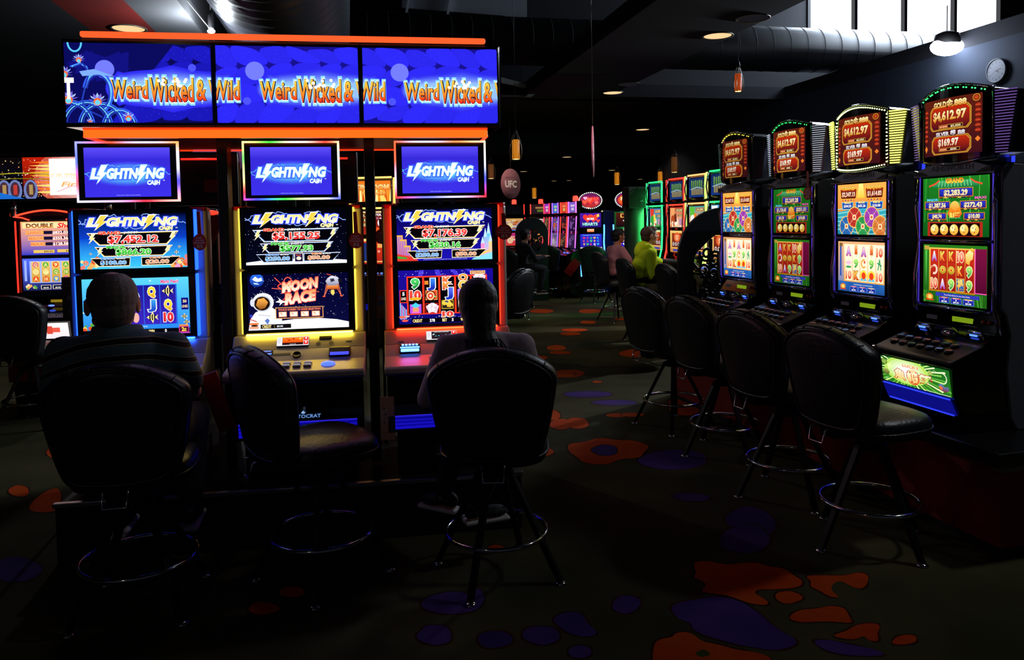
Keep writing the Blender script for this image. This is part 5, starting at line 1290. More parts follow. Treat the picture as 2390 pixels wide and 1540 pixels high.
def weird(a, u, first=False):
    for k in range(9):
        t = 1 - k / 9; f = (k / 8) ** 1.8; c = tuple(p + (q - p) * f for p, q in zip(lin('#2c28e6'), lin('#90b8ff')))
        P = []
        for q in range(40):
            an = 2 * pi * q / 40; ru, rv = .40 + .06 * t, .09 + .15 * t
            cs, sn = cos(an), sin(an); P.append((u + ru * abs(cs) ** .6 * (1 if cs > 0 else -1), .57 + rv * abs(sn) ** .9 * (1 if sn > 0 else -1) * (1 + .25 * t * (q % 5 == 0))))
        a.poly(P, c)
    for t_, du, w_, h_ in (('Weird', -.300, .255, .235), ('Wicked', -.008, .305, .30), ('&', .198, .07, .27), ('Wild', .345, .19, .25)):
        v = .575
        a.text(t_, u + du, v, h_ * 1.03, w_ * 1.02, '#f4fbff', None, '#8fd8ff', .06, .06)
        a.text(t_, u + du + .005, v, h_, w_, '#0c1440', None, None, 0, .035); a.text(t_, u + du, v, h_, w_, '#ffd040', '#f02818', '#40100c', .015, .02)
    for q in range(14): a.ell(u + rnd.uniform(-.1, .1), .44 + rnd.uniform(0, .1), .012, None, '#fff8e8', 8)
mq = thing('screen_marquee', 'wide black marquee with three joined blue screens and orange neon bars over the left machines', 'marquee', CL, TL)
m = MB(); m.prism([(-.185, 2.075), (-.185, 2.49), (.62, 2.52), (.62, 2.10)], 'x', -1.03, 1.055, .004); m.obj('housing', GLOSS, mq)
for k, (x0, x1) in enumerate(((-1.016, -.352), (-.338, .346), (.360, 1.042))):
    m = MB(); m.box(((x0 + x1) / 2, -.188, 2.28), (x1 - x0 + .013, .022, .402), bev=.003); pn = m.obj('screen_panel', GLOSS, mq)
    a = Art(x0 + .004, x1 - .004, 2.094, 2.467, -.1998)
    stones(a, '#161088' if k else '#0a0850', '#2c28ee' if k else '#1a18b8', '#3c38ff')
    if k == 0:
        a.poly([(.0, 0), (.75, 0), (.30, 1), (0, 1)], '#0a0a58')
        for q in range(8): a.poly([(rnd.uniform(0, .4) + dx, rnd.uniform(.0, .3) + dy) for dx, dy in ((0, 0), (.1, .02), (.12, .2), (.02, .22))][:4], '#10107a')
    if k: weird(a, -.285 + .005)
    weird(a, .73)
    for (u, v, r_, c) in ((.27, .33, .066, '#7078ff'), (.87 if k == 0 else .21, .72 if k else .3, .028, '#4a50ff')): a.ell(u, v, r_, None, c, 26)
    if k == 0:
        for off, c in ((0, '#3060ff'), (.012, '#68c0ff'), (.024, '#2038b0')):
            a.line([(.04 + off, .30), (.10 + off, .26), (.15, .30 + off), (.165 - off * .3, .42), (.13, .58), (.11, .72), (.14, .84), (.24, .93)], .010, c)
            a.ringe(.30 - .08, .62, .10 - off, .010, c, rv=.26 - off * 2, a0=-2.9, a1=1.1)
            for q, (uu, rr_) in enumerate(((.02, .17), (.14, .17), (.24, .16), (.36, .12))): a.ringe(uu, 1.05, rr_ - off * 1.3, .008, c, rv=(rr_ - off) * 1.9, a0=pi, a1=2 * pi)
        a.poly([(.10, .36), (.20, .33), (.34, .42), (.22, .40), (.12, .42)], '#7aa8f0'); a.ringe(.075, .0, .045, .012, '#58c8ff', rv=.11, a0=.0, a1=pi)
        def lotus(u, v, s):
            for q in range(9):
                an = -pi / 2 + (q - 4) * .42; dx, dy = cos(an), sin(an) * 1.75
                a.poly([(u - .35 * s * dy * .3, v + .35 * s * dx * .5), (u + s * dx * .6 - s * .18, v + s * dy * .6), (u + s * dx, v + s * dy), (u + s * dx * .6 + s * .18, v + s * dy * .62), (u + .1 * s, v)], ('#b8d8ff', '#8a70e0')[q % 2], '#4a50c8')
            a.ell(u, v, s * .42, None, '#ff6a30', 14); a.ell(u, v + .01, s * .28, None, '#6ad0f0', 12)
        lotus(.10, .22, .045); lotus(.215, .74, .065); lotus(.02, .72, .07); lotus(.42, .95, .05); lotus(.0, .40, .06); lotus(.16, 1.0, .03)
        a.text('T', .025, .57, .25, .075, '#ffffff', bold=.05)
    a.obj('display', SCR, pn)
ORG = emit('orange_neon', '#ff6a18', 1.25); ORG2 = emit('orange_neon_deep', '#ff3c12', 1.1)
m = MB(); m.box((.014, -.14, 2.522), (1.95, .03, .028), bev=.009, seg=3); m.obj('neon_bar', emit('orange_neon_top', '#ff5a28', 1.25), mq)
m = MB(); m.box((.016, -.165, 2.045), (1.945, .02, .040), bev=.006); m.obj('neon_bar', ORG, mq)
m = MB(); m.box((.016, -.168, 2.069), (1.945, .022, .010), bev=.003)
for k in (-1, 1): m.box((.016 + k * .968, .20, 2.032), (.014, .74, .014), bev=.004)
m.box((.016, .575, 2.032), (1.945, .012, .008), bev=.003); m.obj('neon_edge', ORG2, mq)
m = MB(); m.box((.016, .2, 2.052), (1.90, .72, .03)); m.obj('underside', mat('marquee_underside', '#2a0c08', .4, .3), mq)  # dark underside tinted red in place of neon light on it
for k, px in enumerate((520, 862)):
    d = ray(px, 400); n_ = VL; q = CAM + d * ((CL + VL * .05 - CAM).dot(n_) / d.dot(n_)); s_ = (q - CL).dot(UL)
    m = MB(); m.box((s_, .09, 1.18), (.052, .11, 1.76), bev=.004); m.obj('post', BLK, mq)
m = MB()
for x in (-.312, -.283): m.box((x, .17, 1.76), (.006, .02, .34))
m.obj('brass_rail', BRASS, mq)

# backs of the machines standing back to back with them
for k, s_ in enumerate((-.797, 0, .771)):
    t = thing('slot_machine', ('dark back of the machine behind the blue lit one, with a red edged display', 'dark back of the machine behind the yellow lit one', 'dark back of the machine behind the red lit one')[k], 'slot machine', lb(s_, .92), TL)
    m = MB(); m.box((0, .12, 1.0), (.42, .34, 1.40), bev=.01); m.obj('cabinet', BLK, t)
    m = MB(); m.prism([(-.15, 1.40), (-.27, 1.66), (.27, 1.66), (.15, 1.40)], 'y', -.09, -.05, .003); m.obj('red_back_panel', mat('red_plastic_panel', '#8a100c', .45), t)
    m = MB(); m.sphere((.17, -.06, 1.675), (.055, .03, .016), 14); m.obj('beacon', emit('red_beacon', '#ff3020', 2.2), t)
    m = MB(); m.box((.10 if k == 0 else .03, -.04, 1.885), (.50, .06, .33), bev=.012); tp = m.obj('display_back', BLK, t); ox = .10 if k == 0 else .03
    m = MB(); m.tube([(ox - .20, -.074, 2.005), (ox + .19, -.074, 2.005)], .006, 6); m.obj('red_light_line', emit('red_line', '#ff2418', 1.5), tp)
    m = MB(); m.box((ox + .09, -.072, 1.84), (.085, .003, .08)); m.obj('rating_label', mat('maroon_label', '#6a1828', .6), tp)

# leaflets and boards between the machines
def poster(px, py0, py1, wpx, Y, lines, c0, c1, label, name='poster'):
    p0, p1 = atY(px, py0, Y), atY(px, py1, Y); w = wpx / FPX * Y; h = p0.z - p1.z
    t = thing(name, label, 'poster', ((p0.x + p1.x) / 2, Y, (p0.z + p1.z) / 2), TL, None)
    a = Art(-w / 2, w / 2, -h / 2, h / 2, -.004); a.rect(0, 0, 1, 1, c0, c1)
    for k, s_ in enumerate(lines): a.text(s_, .5, .09 + .10 * k, .05, .8, '#8a8ab8', bold=.01)
    a.rect(.2, .42, .9, .52, '#9a98b0'); a.rect(.3, .56, .95, .66, '#4a78c0')
    for k in range(3): a.ringe(.35 + .15 * k, .78 + .04 * (k % 2), .10, .02, '#c8c0b0')
    a.obj('printed_face', PRINT, t); m = MB(); m.box((0, 0, 0), (w, .006, h)); zf = .28 if px > 300 else 0; m.box((0, .008, (zf - t.location.z - h / 2) / 2), (.016, .006, t.location.z - zf + h * .5)); m.obj('holder', BLKM, t); return t
poster(176, 646, 748, 56, 4.35, ('WEDNESDAY', 'BADGE DRAW'), '#6a4020', '#505060', 'narrow WEDNESDAY BADGE poster at the left edge of the blue lit machine')
poster(528, 662, 755, 52, 4.35, ('SUNDAY', 'LUCKY', 'BADGE', 'DRAW'), '#28304a', '#403828', 'narrow dim SUNDAY LUCKY BADGE poster left of the yellow lit machine')
poster(893, 652, 742, 48, 4.5, ('PROMOTION',) if False else (), '#a05818', '#a86828', 'narrow orange poster left of the red lit machine')
p = atY(904, 976, 3.88); t = thing('side_board', 'small tan board with a playing card motif plate between yellow and red machines', 'board', (p.x, p.y, p.z), TL)
m = MB(); m.box((0, 0, 0), (.072, .012, .225), bev=.002); m.obj('board', mat('tan_laminate', '#f0c0a0', .5, 0, .12, 8), t)
a = Art(-.034, .004, -.030, .062, -.0085); a.rect(0, 0, 1, 1, '#f0d8c8'); a.poly([(.35, .08), (.5, .02), (.65, .08), (.5, .16)], '#181014'); a.poly([(.4, .9), (.5, .82), (.6, .9), (.5, .97)], '#181014')
for k in range(16): a.ell(rnd.uniform(.55, .95), rnd.uniform(.35, .75), .05, None, '#3a2620', 7)
a.obj('card_plate', PRINT, t)
p = atY(509, 938, 3.72); m = MB(); m.box((0, 0, 0), (.085, .012, .30), bev=.003); t = m.obj('red_board', mat('red_card', '#b81a14', .5)); t.location = p; t.rotation_euler = (0, radians(-17), TL)
tag(t, 'dim red board leaning behind the turned empty stool', 'board')

# hanging reminder tags
def tag_at(px, py, Y, top_, label, rz=TL, r=.042):
    p = atY(px, py, Y); return card_tag(p.x, p.y, p.z, top_, label, rz - radians(28), r=r)
tag_at(466, 565, 3.86, .155, 'round red reminder tag hanging on the right flank of the blue lit machine')
tag_at(831, 561, 3.98, .15, 'round red reminder tag hanging on the right flank of the yellow lit machine')
o = tag_at(1177, 541, 4.10, .10, 'round red tag edge showing right of the red lit machine', TL + radians(20))
o = tag_at(890, 552, 4.32, .10, 'round dark red tag half hidden behind the left flank of the red lit machine')

# ------------------------------------------------------------------ right bank
ainsworth(0, 'green', 'nearest slot machine of the right row, with red reels and lit green belly glass', ('#38e070', 3, 't'), ('#9a70d0', .5))  # violet wing glow stands in for reflections on the chrome
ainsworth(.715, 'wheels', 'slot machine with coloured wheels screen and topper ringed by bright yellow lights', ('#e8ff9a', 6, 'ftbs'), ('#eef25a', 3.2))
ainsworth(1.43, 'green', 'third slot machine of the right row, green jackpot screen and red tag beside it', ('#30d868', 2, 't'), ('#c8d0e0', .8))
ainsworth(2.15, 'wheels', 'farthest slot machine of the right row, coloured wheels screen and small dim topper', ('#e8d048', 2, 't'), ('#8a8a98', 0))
TR = radians(14.3); UR = Vector((cos(TR), sin(TR), 0)); VR = Vector((-sin(TR), cos(TR), 0)); CR = Vector((2.36, 4.03, 0))
def rb(s_, y=0, z=0): return CR + VR * s_ + UR * y + Vector((0, 0, z))
m = MB(); m.box((0, .36, .24), (3.35, 1.26, .40), bev=.003)
pl = m.obj('machine_plinth', mat('red_plinth_paint', '#8e120c', .7, 0, .12, 3)); pl.location = rb(1.145, 0); pl.rotation_euler = (0, 0, TR - pi / 2)
tag(pl, 'long dark red plinth with black top under the right row of machines', 'plinth')
m = MB(); m.box((0, .36, .465), (3.42, 1.36, .065), bev=.006); m.obj('plinth_top', BLK, pl)
m = MB(); m.box((0, .36, .04), (3.33, 1.24, .075)); m.obj('kick_board', BLKM, pl)
m = MB(); m.box((1.66, .36, .415), (.05, 1.30, .028)); m.obj('edge_strip', mat('pale_edge', '#7a7468', .6), pl)
for k, s_ in enumerate((0, .715, 1.43, 2.15)):
    t = thing('slot_machine', ('tall black machine back to back with the nearest machine, at the right edge', 'black back of the machine behind the yellow ringed one', 'black back of the machine behind the third one', 'black back of the machine behind the farthest one')[k], 'slot machine', rb(s_, .63), TR - pi / 2)
    m = MB(); m.prism([(.0, .50), (0, 1.80), (.04, 1.86), (.45, 1.86), (.50, 1.1), (.62, .9), (.62, .5)], 'x', -.27, .27, .008); m.obj('cabinet', BLK, t)
    m = MB(); m.lathe([(.001, .0), (.010, .0), (.010, .012), (.001, .014)], c=(.272, .16, 1.02), axis='x', seg=12); m.lathe([(.001, .0), (.010, .0), (.010, .012), (.001, .014)], c=(.272, .05, 1.0), axis='x', seg=12); m.obj('lock', CHR, t)
    m = MB(); m.box((0, .16, 2.02), (.46, .22, .28), bev=.02); tp = m.obj('topper', BLK, t)
    m = MB(); m.box((.245, .24, 2.02), (.008, .02, .26)); m.obj('blue_light_strip', emit('blue_line', '#2838f0', 1.6), tp)
p = rb(1.43 - .235, -.06, 1.74); tagr = card_tag(p.x, p.y, p.z, .15, 'round red reminder tag on the third slot machine of the right row', TR - pi / 2, r=.045)

# ------------------------------------------------------------------ stools
def st_px(px, py, face, label, group=None, lr=0.0):
    p = atZ(px, py, .205); return stool(p.x, p.y, face, label, group, lr)
stool(-1.596, 3.167, -13, 'black leather stool carrying the man in the striped shirt', None, 10)
stool(-.885, 3.40, 50, 'empty black leather stool turned sideways in front of the yellow lit machine', None, 52)
stool(-.093, 3.385, 0, 'black leather stool carrying the long haired woman', None, 24)
st_px(2030, 1165, 68, 'nearest empty black stool of the right row, in front of the green belly glass', 'empty stools of the right row', 66)
st_px(1840, 1070, 69, 'second empty black stool of the right row', 'empty stools of the right row', 52)
st_px(1692, 985, 70, 'third empty black stool of the right row', 'empty stools of the right row', 60)
st_px(1573, 931, 67, 'farthest empty black stool of the right row', 'empty stools of the right row', 30)
st_px(82, 930, 0, 'empty black stool at the left edge before the double reel machine', None, 0)
st_px(1438, 718, 76, 'far black stool carrying the person in the pink top', None, 30)
stool(1.70, 9.75, 80, 'far black stool carrying the person in the yellow hooded top', None, 15)
st_px(1391, 679, 20, 'far black stool in front of the heart game machine', None, 30)
stool(-.14, 8.2, -60, 'empty black stool turned left just behind the red lit machine', None, 10)
st_px(1280, 672, 8, 'far black stool with its back to us before the small red lit machines', None, 20)
stool(.16, 14.0, 60, 'far black stool carrying the dark dressed person', None, 0)
stool(1.98, 8.5, 78, 'dark stool half hidden left of the arched scroll screen', None, 0)

# ------------------------------------------------------------------ people
HG = mat('grey_hair', '#6e625c', .8, 0, .3, 90, .3)
HD = mat('dark_hair', '#070406', .62, 0, .3, 60, .4, spec=.3)
HB = mat('brown_hair', '#3a2412', .7, 0, .3, 60, .3)
def collar(t, J, sl):
    nb = Vector(J['neck']); m = MB()
    m.ring_loft([[(nb.x + r_ * cos(a) * 1.12, nb.y + .005 + r_ * sin(a), nb.z + dz - .012 * sin(a)) for a in [2 * pi * k / 24 for k in range(24)]] for r_, dz in ((.074, .045), (.082, .043), (.098, .000), (.104, -.028), (.092, -.03), (.078, .01), (.074, .045))], caps=False)
    m.obj('collar', mat('collar_knit', '#5c7880', .85, 0, .1, 30), t)
seated('person', 'heavy grey haired balding man in a striped polo shirt seated with his back to us', (-1.596, 3.167), -13,
       dict(head=(-.062, -.015, 1.282), neck=(-.045, -.03, 1.148), hs=1.16, spine=[(-.035, -.045, 1.06), (-.03, -.03, .96), (-.01, 0, .85), (0, .03, .75)], girth=[(.175, .105, .13), (.19, .13, .16), (.185, .14, .14), (.19, .15, .11)], w=.205, shx=-.04, shy=-.035, shz=1.09,
            elL=(-.315, .06, .86), elR=(.205, .13, .87), wrL=(-.22, .32, .90), wrR=(.13, .34, .90), knL=(-.17, .42, .69), knR=(.16, .42, .69), anL=(-.15, .30, .30), anR=(.15, .30, .30), nod=4, turn=-17),
       SKIN, stripe_mat(), mat('navy_trousers', '#0c0e18', .9), hair=hair_short(HG, 1), voxel=.008, s=1.08, sleeve='short', extra=collar)
def long_hair(t, H_, R_, s):
    m = MB(); P = lambda x, y, z: H_ + R_ @ Vector((x, y, z)) * s
    m.sphere(P(0, -.014, .028), (.089, .105, .094), 20, R_); m.sphere(P(0, -.04, -.02), (.082, .075, .085), 16, R_)
    bone(m, P(.005, -.04, -.03), P(.01, -.065, -.15), .078, .068); bone(m, P(.01, -.065, -.15), P(.045, -.09, -.30), .070, .095); bone(m, P(.08, -.07, -.22), P(.12, -.06, -.31), .045, .05)
    o = fuse(m, 'hair', HD, t, .006, 3)
    bm = bmesh.new(); bm.from_mesh(o.data); Ri = R_.inverted()
    bmesh.ops.delete(bm, geom=[v for v in bm.verts if (lambda q: (q.y > .062 and q.z < .07) or (q.y > .02 and q.z < -.03))(Ri @ (v.co - H_))], context='VERTS'); bm.to_mesh(o.data); bm.free()
    so = o.modifiers.new('thick', 'SOLIDIFY'); so.thickness = .004; so.offset = -1
    m = MB(); rr = random.Random(5)
    for k in range(46):
        x0 = rr.uniform(-.06, .10); x1 = x0 + rr.uniform(-.04, .11)
        m.tube([P(x0, -.145 + rr.uniform(0, .03), -.16), P((x0 + x1) / 2 + .01, -.155, -.24), P(x1 + .01, -.15 + rr.uniform(-.01, .02), -.31 - rr.uniform(0, .05))], [.0022, .0018, .0006], 4)
    m.obj('hair_strands', HD, t)
seated('person', 'woman with long dark tied back hair and pale top seated with her back to us', (-.093, 3.385), 0,
       dict(head=(-.062, .02, 1.222), neck=(-.045, .0, 1.095), hs=.98, spine=[(-.03, -.015, 1.0), (-.02, -.02, .90), (0, 0, .80), (0, .03, .74)], girth=[(.13, .08, .11), (.14, .10, .13), (.145, .11, .12), (.17, .13, .09)], w=.165, shx=-.035, shy=-.01, shz=1.035,
            elL=(-.30, .02, .80), elR=(.20, .14, .80), wrL=(-.20, .24, .84), wrR=(.12, .34, .86), knL=(-.15, .40, .68), knR=(.12, .42, .68), anL=(-.25, .20, .30), anR=(-.08, .10, .28), toeL=-60, toeR=70, nod=10),
       SKIN, mat('pale_pink_top', '#b09aa4', .9, 0, .1, 30), mat('black_trousers', '#08080c', .9), hair=long_hair, voxel=.007, s=.92, sleeve='long', shoes=mat('canvas_shoe', '#14141c', .7))
def hood(t, J, sl):
    nb = Vector(J['neck']); m = MB()
    m.sphere(nb + Vector((0, -.05, .0)), (.12, .10, .09), 18); m.sphere(nb + Vector((0, -.10, -.05)), (.10, .07, .10), 16); bone(m, nb + Vector((-.09, .0, .01)), nb + Vector((-.03, .085, -.05)), .04, .035); bone(m, nb + Vector((.09, .0, .01)), nb + Vector((.03, .085, -.05)), .04, .035)
    fuse(m, 'hood', MATS['yellow_fleece'], t, .009, 5)
def lower_black(t, J, sl):
    hood(t, J, sl); m = MB(); sp = Vector(J['spine'][-1]); m.sphere(sp + Vector((0, -.0, .045)), (.205, .165, .09), 20)
    for s_ in 'LR': bone(m, Vector(J['el' + s_]).lerp(Vector(J['wr' + s_]), .05), J['wr' + s_], .058, .040)
    fuse(m, 'black_hem', mat('black_fleece', '#0a0e1a', .9), t, .009, 4)
YEL = mat('yellow_fleece', '#c8e010', .9, 0, .06, 30)
seated('person', 'person with curly brown hair in a bright yellow hooded top reaching for a machine', (1.72, 9.75), 80,
       dict(head=(0, .05, 1.36), neck=(0, .01, 1.21), hs=1.05, spine=[(0, -.02, 1.10), (0, -.04, .98), (0, -.03, .86), (0, .0, .76)], girth=[(.16, .12, .13), (.165, .14, .14), (.16, .14, .13), (.18, .15, .10)], w=.19, shy=.0, shz=1.13,
            elL=(-.27, .30, .99), elR=(.25, -.02, .86), wrL=(-.20, .60, .97), wrR=(.20, .20, .79), knL=(-.16, .42, .69), knR=(.16, .42, .69), anL=(-.15, .36, .30), anR=(.15, .36, .30)),
       SKIN, YEL, mat('khaki_trousers', '#8a7a5a', .9), hair=hair_short(HB), voxel=.010, s=1.05, extra=lower_black)
pp = atZ(1438, 718, .205)
seated('person', 'short dark haired person in a pink top seated beside the green lit pillar', (pp.x, pp.y), 66,
       dict(head=(0, .06, 1.31), neck=(0, .03, 1.17), spine=[(0, .0, 1.07), (0, -.01, .96), (0, .0, .85), (0, .0, .76)], girth=[(.14, .09, .11), (.145, .11, .13), (.145, .12, .12), (.17, .14, .09)], w=.165, shy=.01, shz=1.10,
            elL=(-.25, .12, .88), elR=(.25, .12, .88), wrL=(-.16, .34, .88), wrR=(.16, .34, .88), knL=(-.15, .40, .68), knR=(.14, .40, .68), anL=(-.14, .32, .30), anR=(.14, .32, .30), turn=5),
       SKIN2, mat('pink_top', '#a87078', .9, 0, .08, 20), mat('dark_trousers', '#10101a', .9), hair=hair_short(HD), voxel=.011, s=.97, sleeve='short')
seated('person', 'dark dressed person with black hair at the far left machines, face turned right', (.16, 14.0), 60,
       dict(head=(0, .12, 1.30), neck=(0, .08, 1.16), spine=[(0, .04, 1.06), (0, .02, .95), (0, .0, .84), (0, .0, .76)], girth=[(.14, .09, .11), (.15, .11, .13), (.15, .12, .12), (.17, .14, .09)], w=.17, shy=.05, shz=1.09,
            elL=(-.25, .16, .86), elR=(.25, .16, .86), wrL=(-.16, .40, .90), wrR=(.16, .40, .90), knL=(-.15, .40, .68), knR=(.14, .40, .68), anL=(-.14, .32, .30), anR=(.14, .32, .30)),
       SKIN, mat('black_jumper', '#0c0a10', .9), mat('dark_trousers', '#10101a', .9), hair=hair_short(HD), voxel=.012)

# ------------------------------------------------------------------ machines farther off
def neon_slot(pos, rz, label, bar, side, arts, w=.5):
    t = thing('slot_machine', label, 'slot machine', pos, rz); h = w / 2
    B = emit('neon_' + bar.strip('#'), bar, 2.2); S_ = emit('neon_' + side.strip('#'), side, 2.2)
    m = MB(); m.prism([(.0, .95), (-.01, 1.0), (.03, 1.40), (.0, 1.79), (.05, 1.80), (.55, 1.78), (.60, .0), (-.18, .0), (-.22, .78), (-.30, .86), (-.30, .90)], 'x', -h - .02, h + .02, .006); m.obj('cabinet', GLOSS, t)
    m = MB(); m.prism([(.0, 1.83), (-.01, 2.15), (.20, 2.17), (.26, 1.83)], 'x', -h - .01, h + .01, .008); tp = m.obj('topper', GLOSS, t)
    m = MB(); m.box((0, -.03, 2.165), (w, .02, .022), bev=.006); m.obj('neon_bar', B, tp)
    m = MB(); m.box((0, -.03, 1.775), (w, .02, .022), bev=.006); m.obj('neon_bar', B, t)
    for k in (-1, 1):
        m = MB(); m.tube([(k * (h + .035), -.05, 2.16), (k * (h + .035), -.05, 1.83)], .013, 6); m.obj('neon_side', S_, tp)
        m = MB(); m.tube([(k * (h + .035), -.05, 1.79), (k * (h + .035), -.045, 1.4), (k * (h + .035), -.06, 1.1), (k * (h + .035), -.10, .93), (k * (h + .03), -.14, .86)], .013, 6); m.obj('neon_side', S_, t)
        m = MB(); m.tube([(k * (h + .01), -.045, 2.15), (k * (h + .014), -.07, 1.98), (k * (h + .01), -.05, 1.82)], .010, 6); m.tube([(k * (h + .01), -.045, 1.76), (k * (h + .014), -.07, 1.5), (k * (h + .01), -.05, 1.0)], .010, 6); m.obj('chrome_edge', CHRP, t)
    for nm, z0, z1, f, par in (('top_display', 1.86, 2.125, arts[0], tp), ('upper_display', 1.44, 1.735, arts[1], t), ('lower_display', 1.06, 1.385, arts[2], t)):
        m = MB(); m.box((0, .005, (z0 + z1) / 2), (w - .02, .05, z1 - z0 + .03), bev=.005); pn = m.obj('screen_frame', GLOSS, par)
        a = Art(-h + .02, h - .02, z0, z1, -.024); f(a); a.obj('display', SCRD if nm == 'top_display' and arts[3] else SCR, pn)
    m = MB(); m.box((0, -.19, .93), (w - .04, .16, .03), rot=Matrix.Rotation(.25, 3, 'X'), bev=.006); m.obj('button_deck', BLK, t)
    for k in range(5): m = MB(); m.box((-.16 + .08 * k, -.20, .953), (.05, .03, .012), rot=Matrix.Rotation(.25, 3, 'X'), bev=.004); m.obj('deck_button', emit('deck_far', '#5878d8', 1.4), t)
    m = MB(); m.box((0, -.205, .60), (w - .06, .008, .22)); m.obj('blue_glow_panel', emit('blue_base', '#10149c', .6), t)
    return t
def art_words(a):
    a.rect(0, 0, 1, 1, '#183068', '#1c3c88')
    for k in range(6): a.rect(.14 + .12 * k, .12 + .03 * (k % 2), .22 + .12 * k, .50, '#78a858', '#5a9030'); a.rect(.16 + .12 * k, .56, .245 + .12 * k, .88, '#a8a070', '#a89040')
    a.poly([(.1, .55), (.5, .46), (.9, .55), (.9, .58), (.5, .52), (.1, .6)], '#a8c8d0')
def art_jack(cols):
    def f(a):
        a.rect(0, 0, 1, 1, cols[0], cols[1])
        a.poly([(.02, .02), (.36, .02), (.30, .5), (.1, .6)], cols[2]); a.ell(.22, .62, .15, None, cols[3], 16); a.ell(.45, .72, .12, None, '#f0e8d8', 14); a.poly([(.3, .35), (.45, .3), (.5, .7), (.35, .8)], cols[4])
        a.rect(.42, .06, .98, .24, '#e8a050'); a.rect(.43, .075, .97, .225, '#3a1810'); a.text('$10,304.2', .70, .15, .11, .48, '#fff0c0', '#e8c070', bold=.04)
        a.rect(.58, .34, .96, .48, '#e8a050'); a.rect(.59, .355, .95, .465, '#402010'); a.text('GOLD', .77, .41, .08, .28, '#f8d890', bold=.03)
        for k in range(10): a.ell(rnd.uniform(.05, .95), rnd.uniform(.75, .97), .05, None, rnd.choice((cols[3], '#f8e8d0', cols[2])), 8)
        a.rect(.66, .58, .95, .9, '#b888a8')
    return f
def art_reel(c0, c1):
    def f(a):
        a.rect(0, 0, 1, 1, c0, c1); a.rect(.1, .08, .9, .80, '#f0c060'); a.rect(.13, .11, .87, .77, '#903018', '#5c1c14'); a.ell(.5, .3, .24, .22, '#d86030', 16); a.text('JACK', .5, .25, .10, .22, '#f8e0b0', bold=.03); a.text('POT', .5, .38, .10, .18, '#f8e0b0', bold=.03)
        for k in range(4): a.ell(.24 + .175 * k, .62, .065, None, '#c8c0c0', 10); a.ell(.24 + .175 * k, .62, .03, None, '#503020', 8)
        a.rect(.2, .86, .8, .95, '#3038a0')
    return f
def art_fire(a):
    a.rect(0, 0, 1, 1, '#e87018', '#ffb040')
    for k in range(26): u = rnd.random(); h_ = rnd.uniform(.2, .9); a.poly([(u - .04, 1), (u, 1 - h_), (u + .04, 1)], rnd.choice(('#ffd86a', '#ff8a20', '#d84a10', '#fff0a0')))
    a.text('KINGDOM', .5, .30, .24, .92, '#fff0a0', '#f08018', '#a03008', .04, .05); a.text('FLAMES', .55, .62, .16, .66, '#ffc860', '#e86818', '#a03008', .03, .03)
def art_tour(a):
    a.rect(0, 0, 1, 1, '#3a1010', '#a8281c'); a.rect(.0, .0, 1, .06, '#ffd8a0')
    for v in (.1, .3, .5): a.rect(.04, v, .46, v + .15, '#ffc060'); a.rect(.05, v + .01, .45, v + .14, '#3c0c10'); a.text('$1%d.50' % (v * 50), .25, v + .075, .08, .3, '#fff0b0', bold=.03)
    a.text('TOUCH', .72, .15, .10, .36, '#ffffff', bold=.04); a.text('TO BE SEEN', .74, .30, .07, .40, '#f0a0d0', bold=.02); a.ell(.74, .50, .12, None, '#ffffff', 18); a.rect(.5, .7, 1, 1, '#e85a28', '#c83818')
def art_red(a):
    a.rect(0, 0, 1, 1, '#d83818', '#a01c18'); a.rect(0, 0, 1, .1, '#ffd080')
    for k in range(7): a.text('D', .08 + .14 * k, .5, .08, .06, '#ffd8c0', bold=.03)
    a.rect(.02, .16, .3, .9, '#203070'); a.ell(.12, .3, .1, None, '#f0c060', 14); a.rect(.6, .2, .95, .36, '#e8a050'); a.rect(.0, .88, 1, .93, '#f0b060')
FR = TR - pi / 2
cds = [(('#3a78c8', '#58a048', '#d83828', '#38a038', '#e8d048'), '#28e878', '#28e878', 1528, 12.5), (('#c83820', '#e8c8a0', '#e8a060', '#b04820', '#6a2818'), '#ff3828', '#ff3828', 1577, 11.5),
       (('#38a0a8', '#e88820', '#58b838', '#f0e8e0', '#e87820'), '#ffa060', '#a8e860', 1624, 10.5), (('#3890d8', '#48a858', '#f0f0f0', '#58c0e8', '#e8e060'), '#28e878', '#f8d868', 1678, 9.5)]
for k, (cols, bar, side, px, Y) in enumerate(cds):
    p = atY(px, 500, Y)
    neon_slot((p.x + .04, p.y, 0), FR, ('far neon slot machine with green bars, first right of the green lit pillar', 'far neon slot machine with red bars and red side tube', 'far neon slot machine with orange bars and yellow green side tube', 'far neon slot machine with green bars, half hidden behind the right row topper')[k], bar, side, (art_words, art_jack(cols), art_reel('#e8c070' if k else '#c8e0b0', '#b87838'), True))
p = atY(872, 500, 9.8); neon_slot((p.x, p.y, 0), radians(-8), 'flame themed slot machine seen through the gap left of the red lit machine', '#ffc860', '#ffb050', (art_fire, art_tour, art_red, False), w=.52)
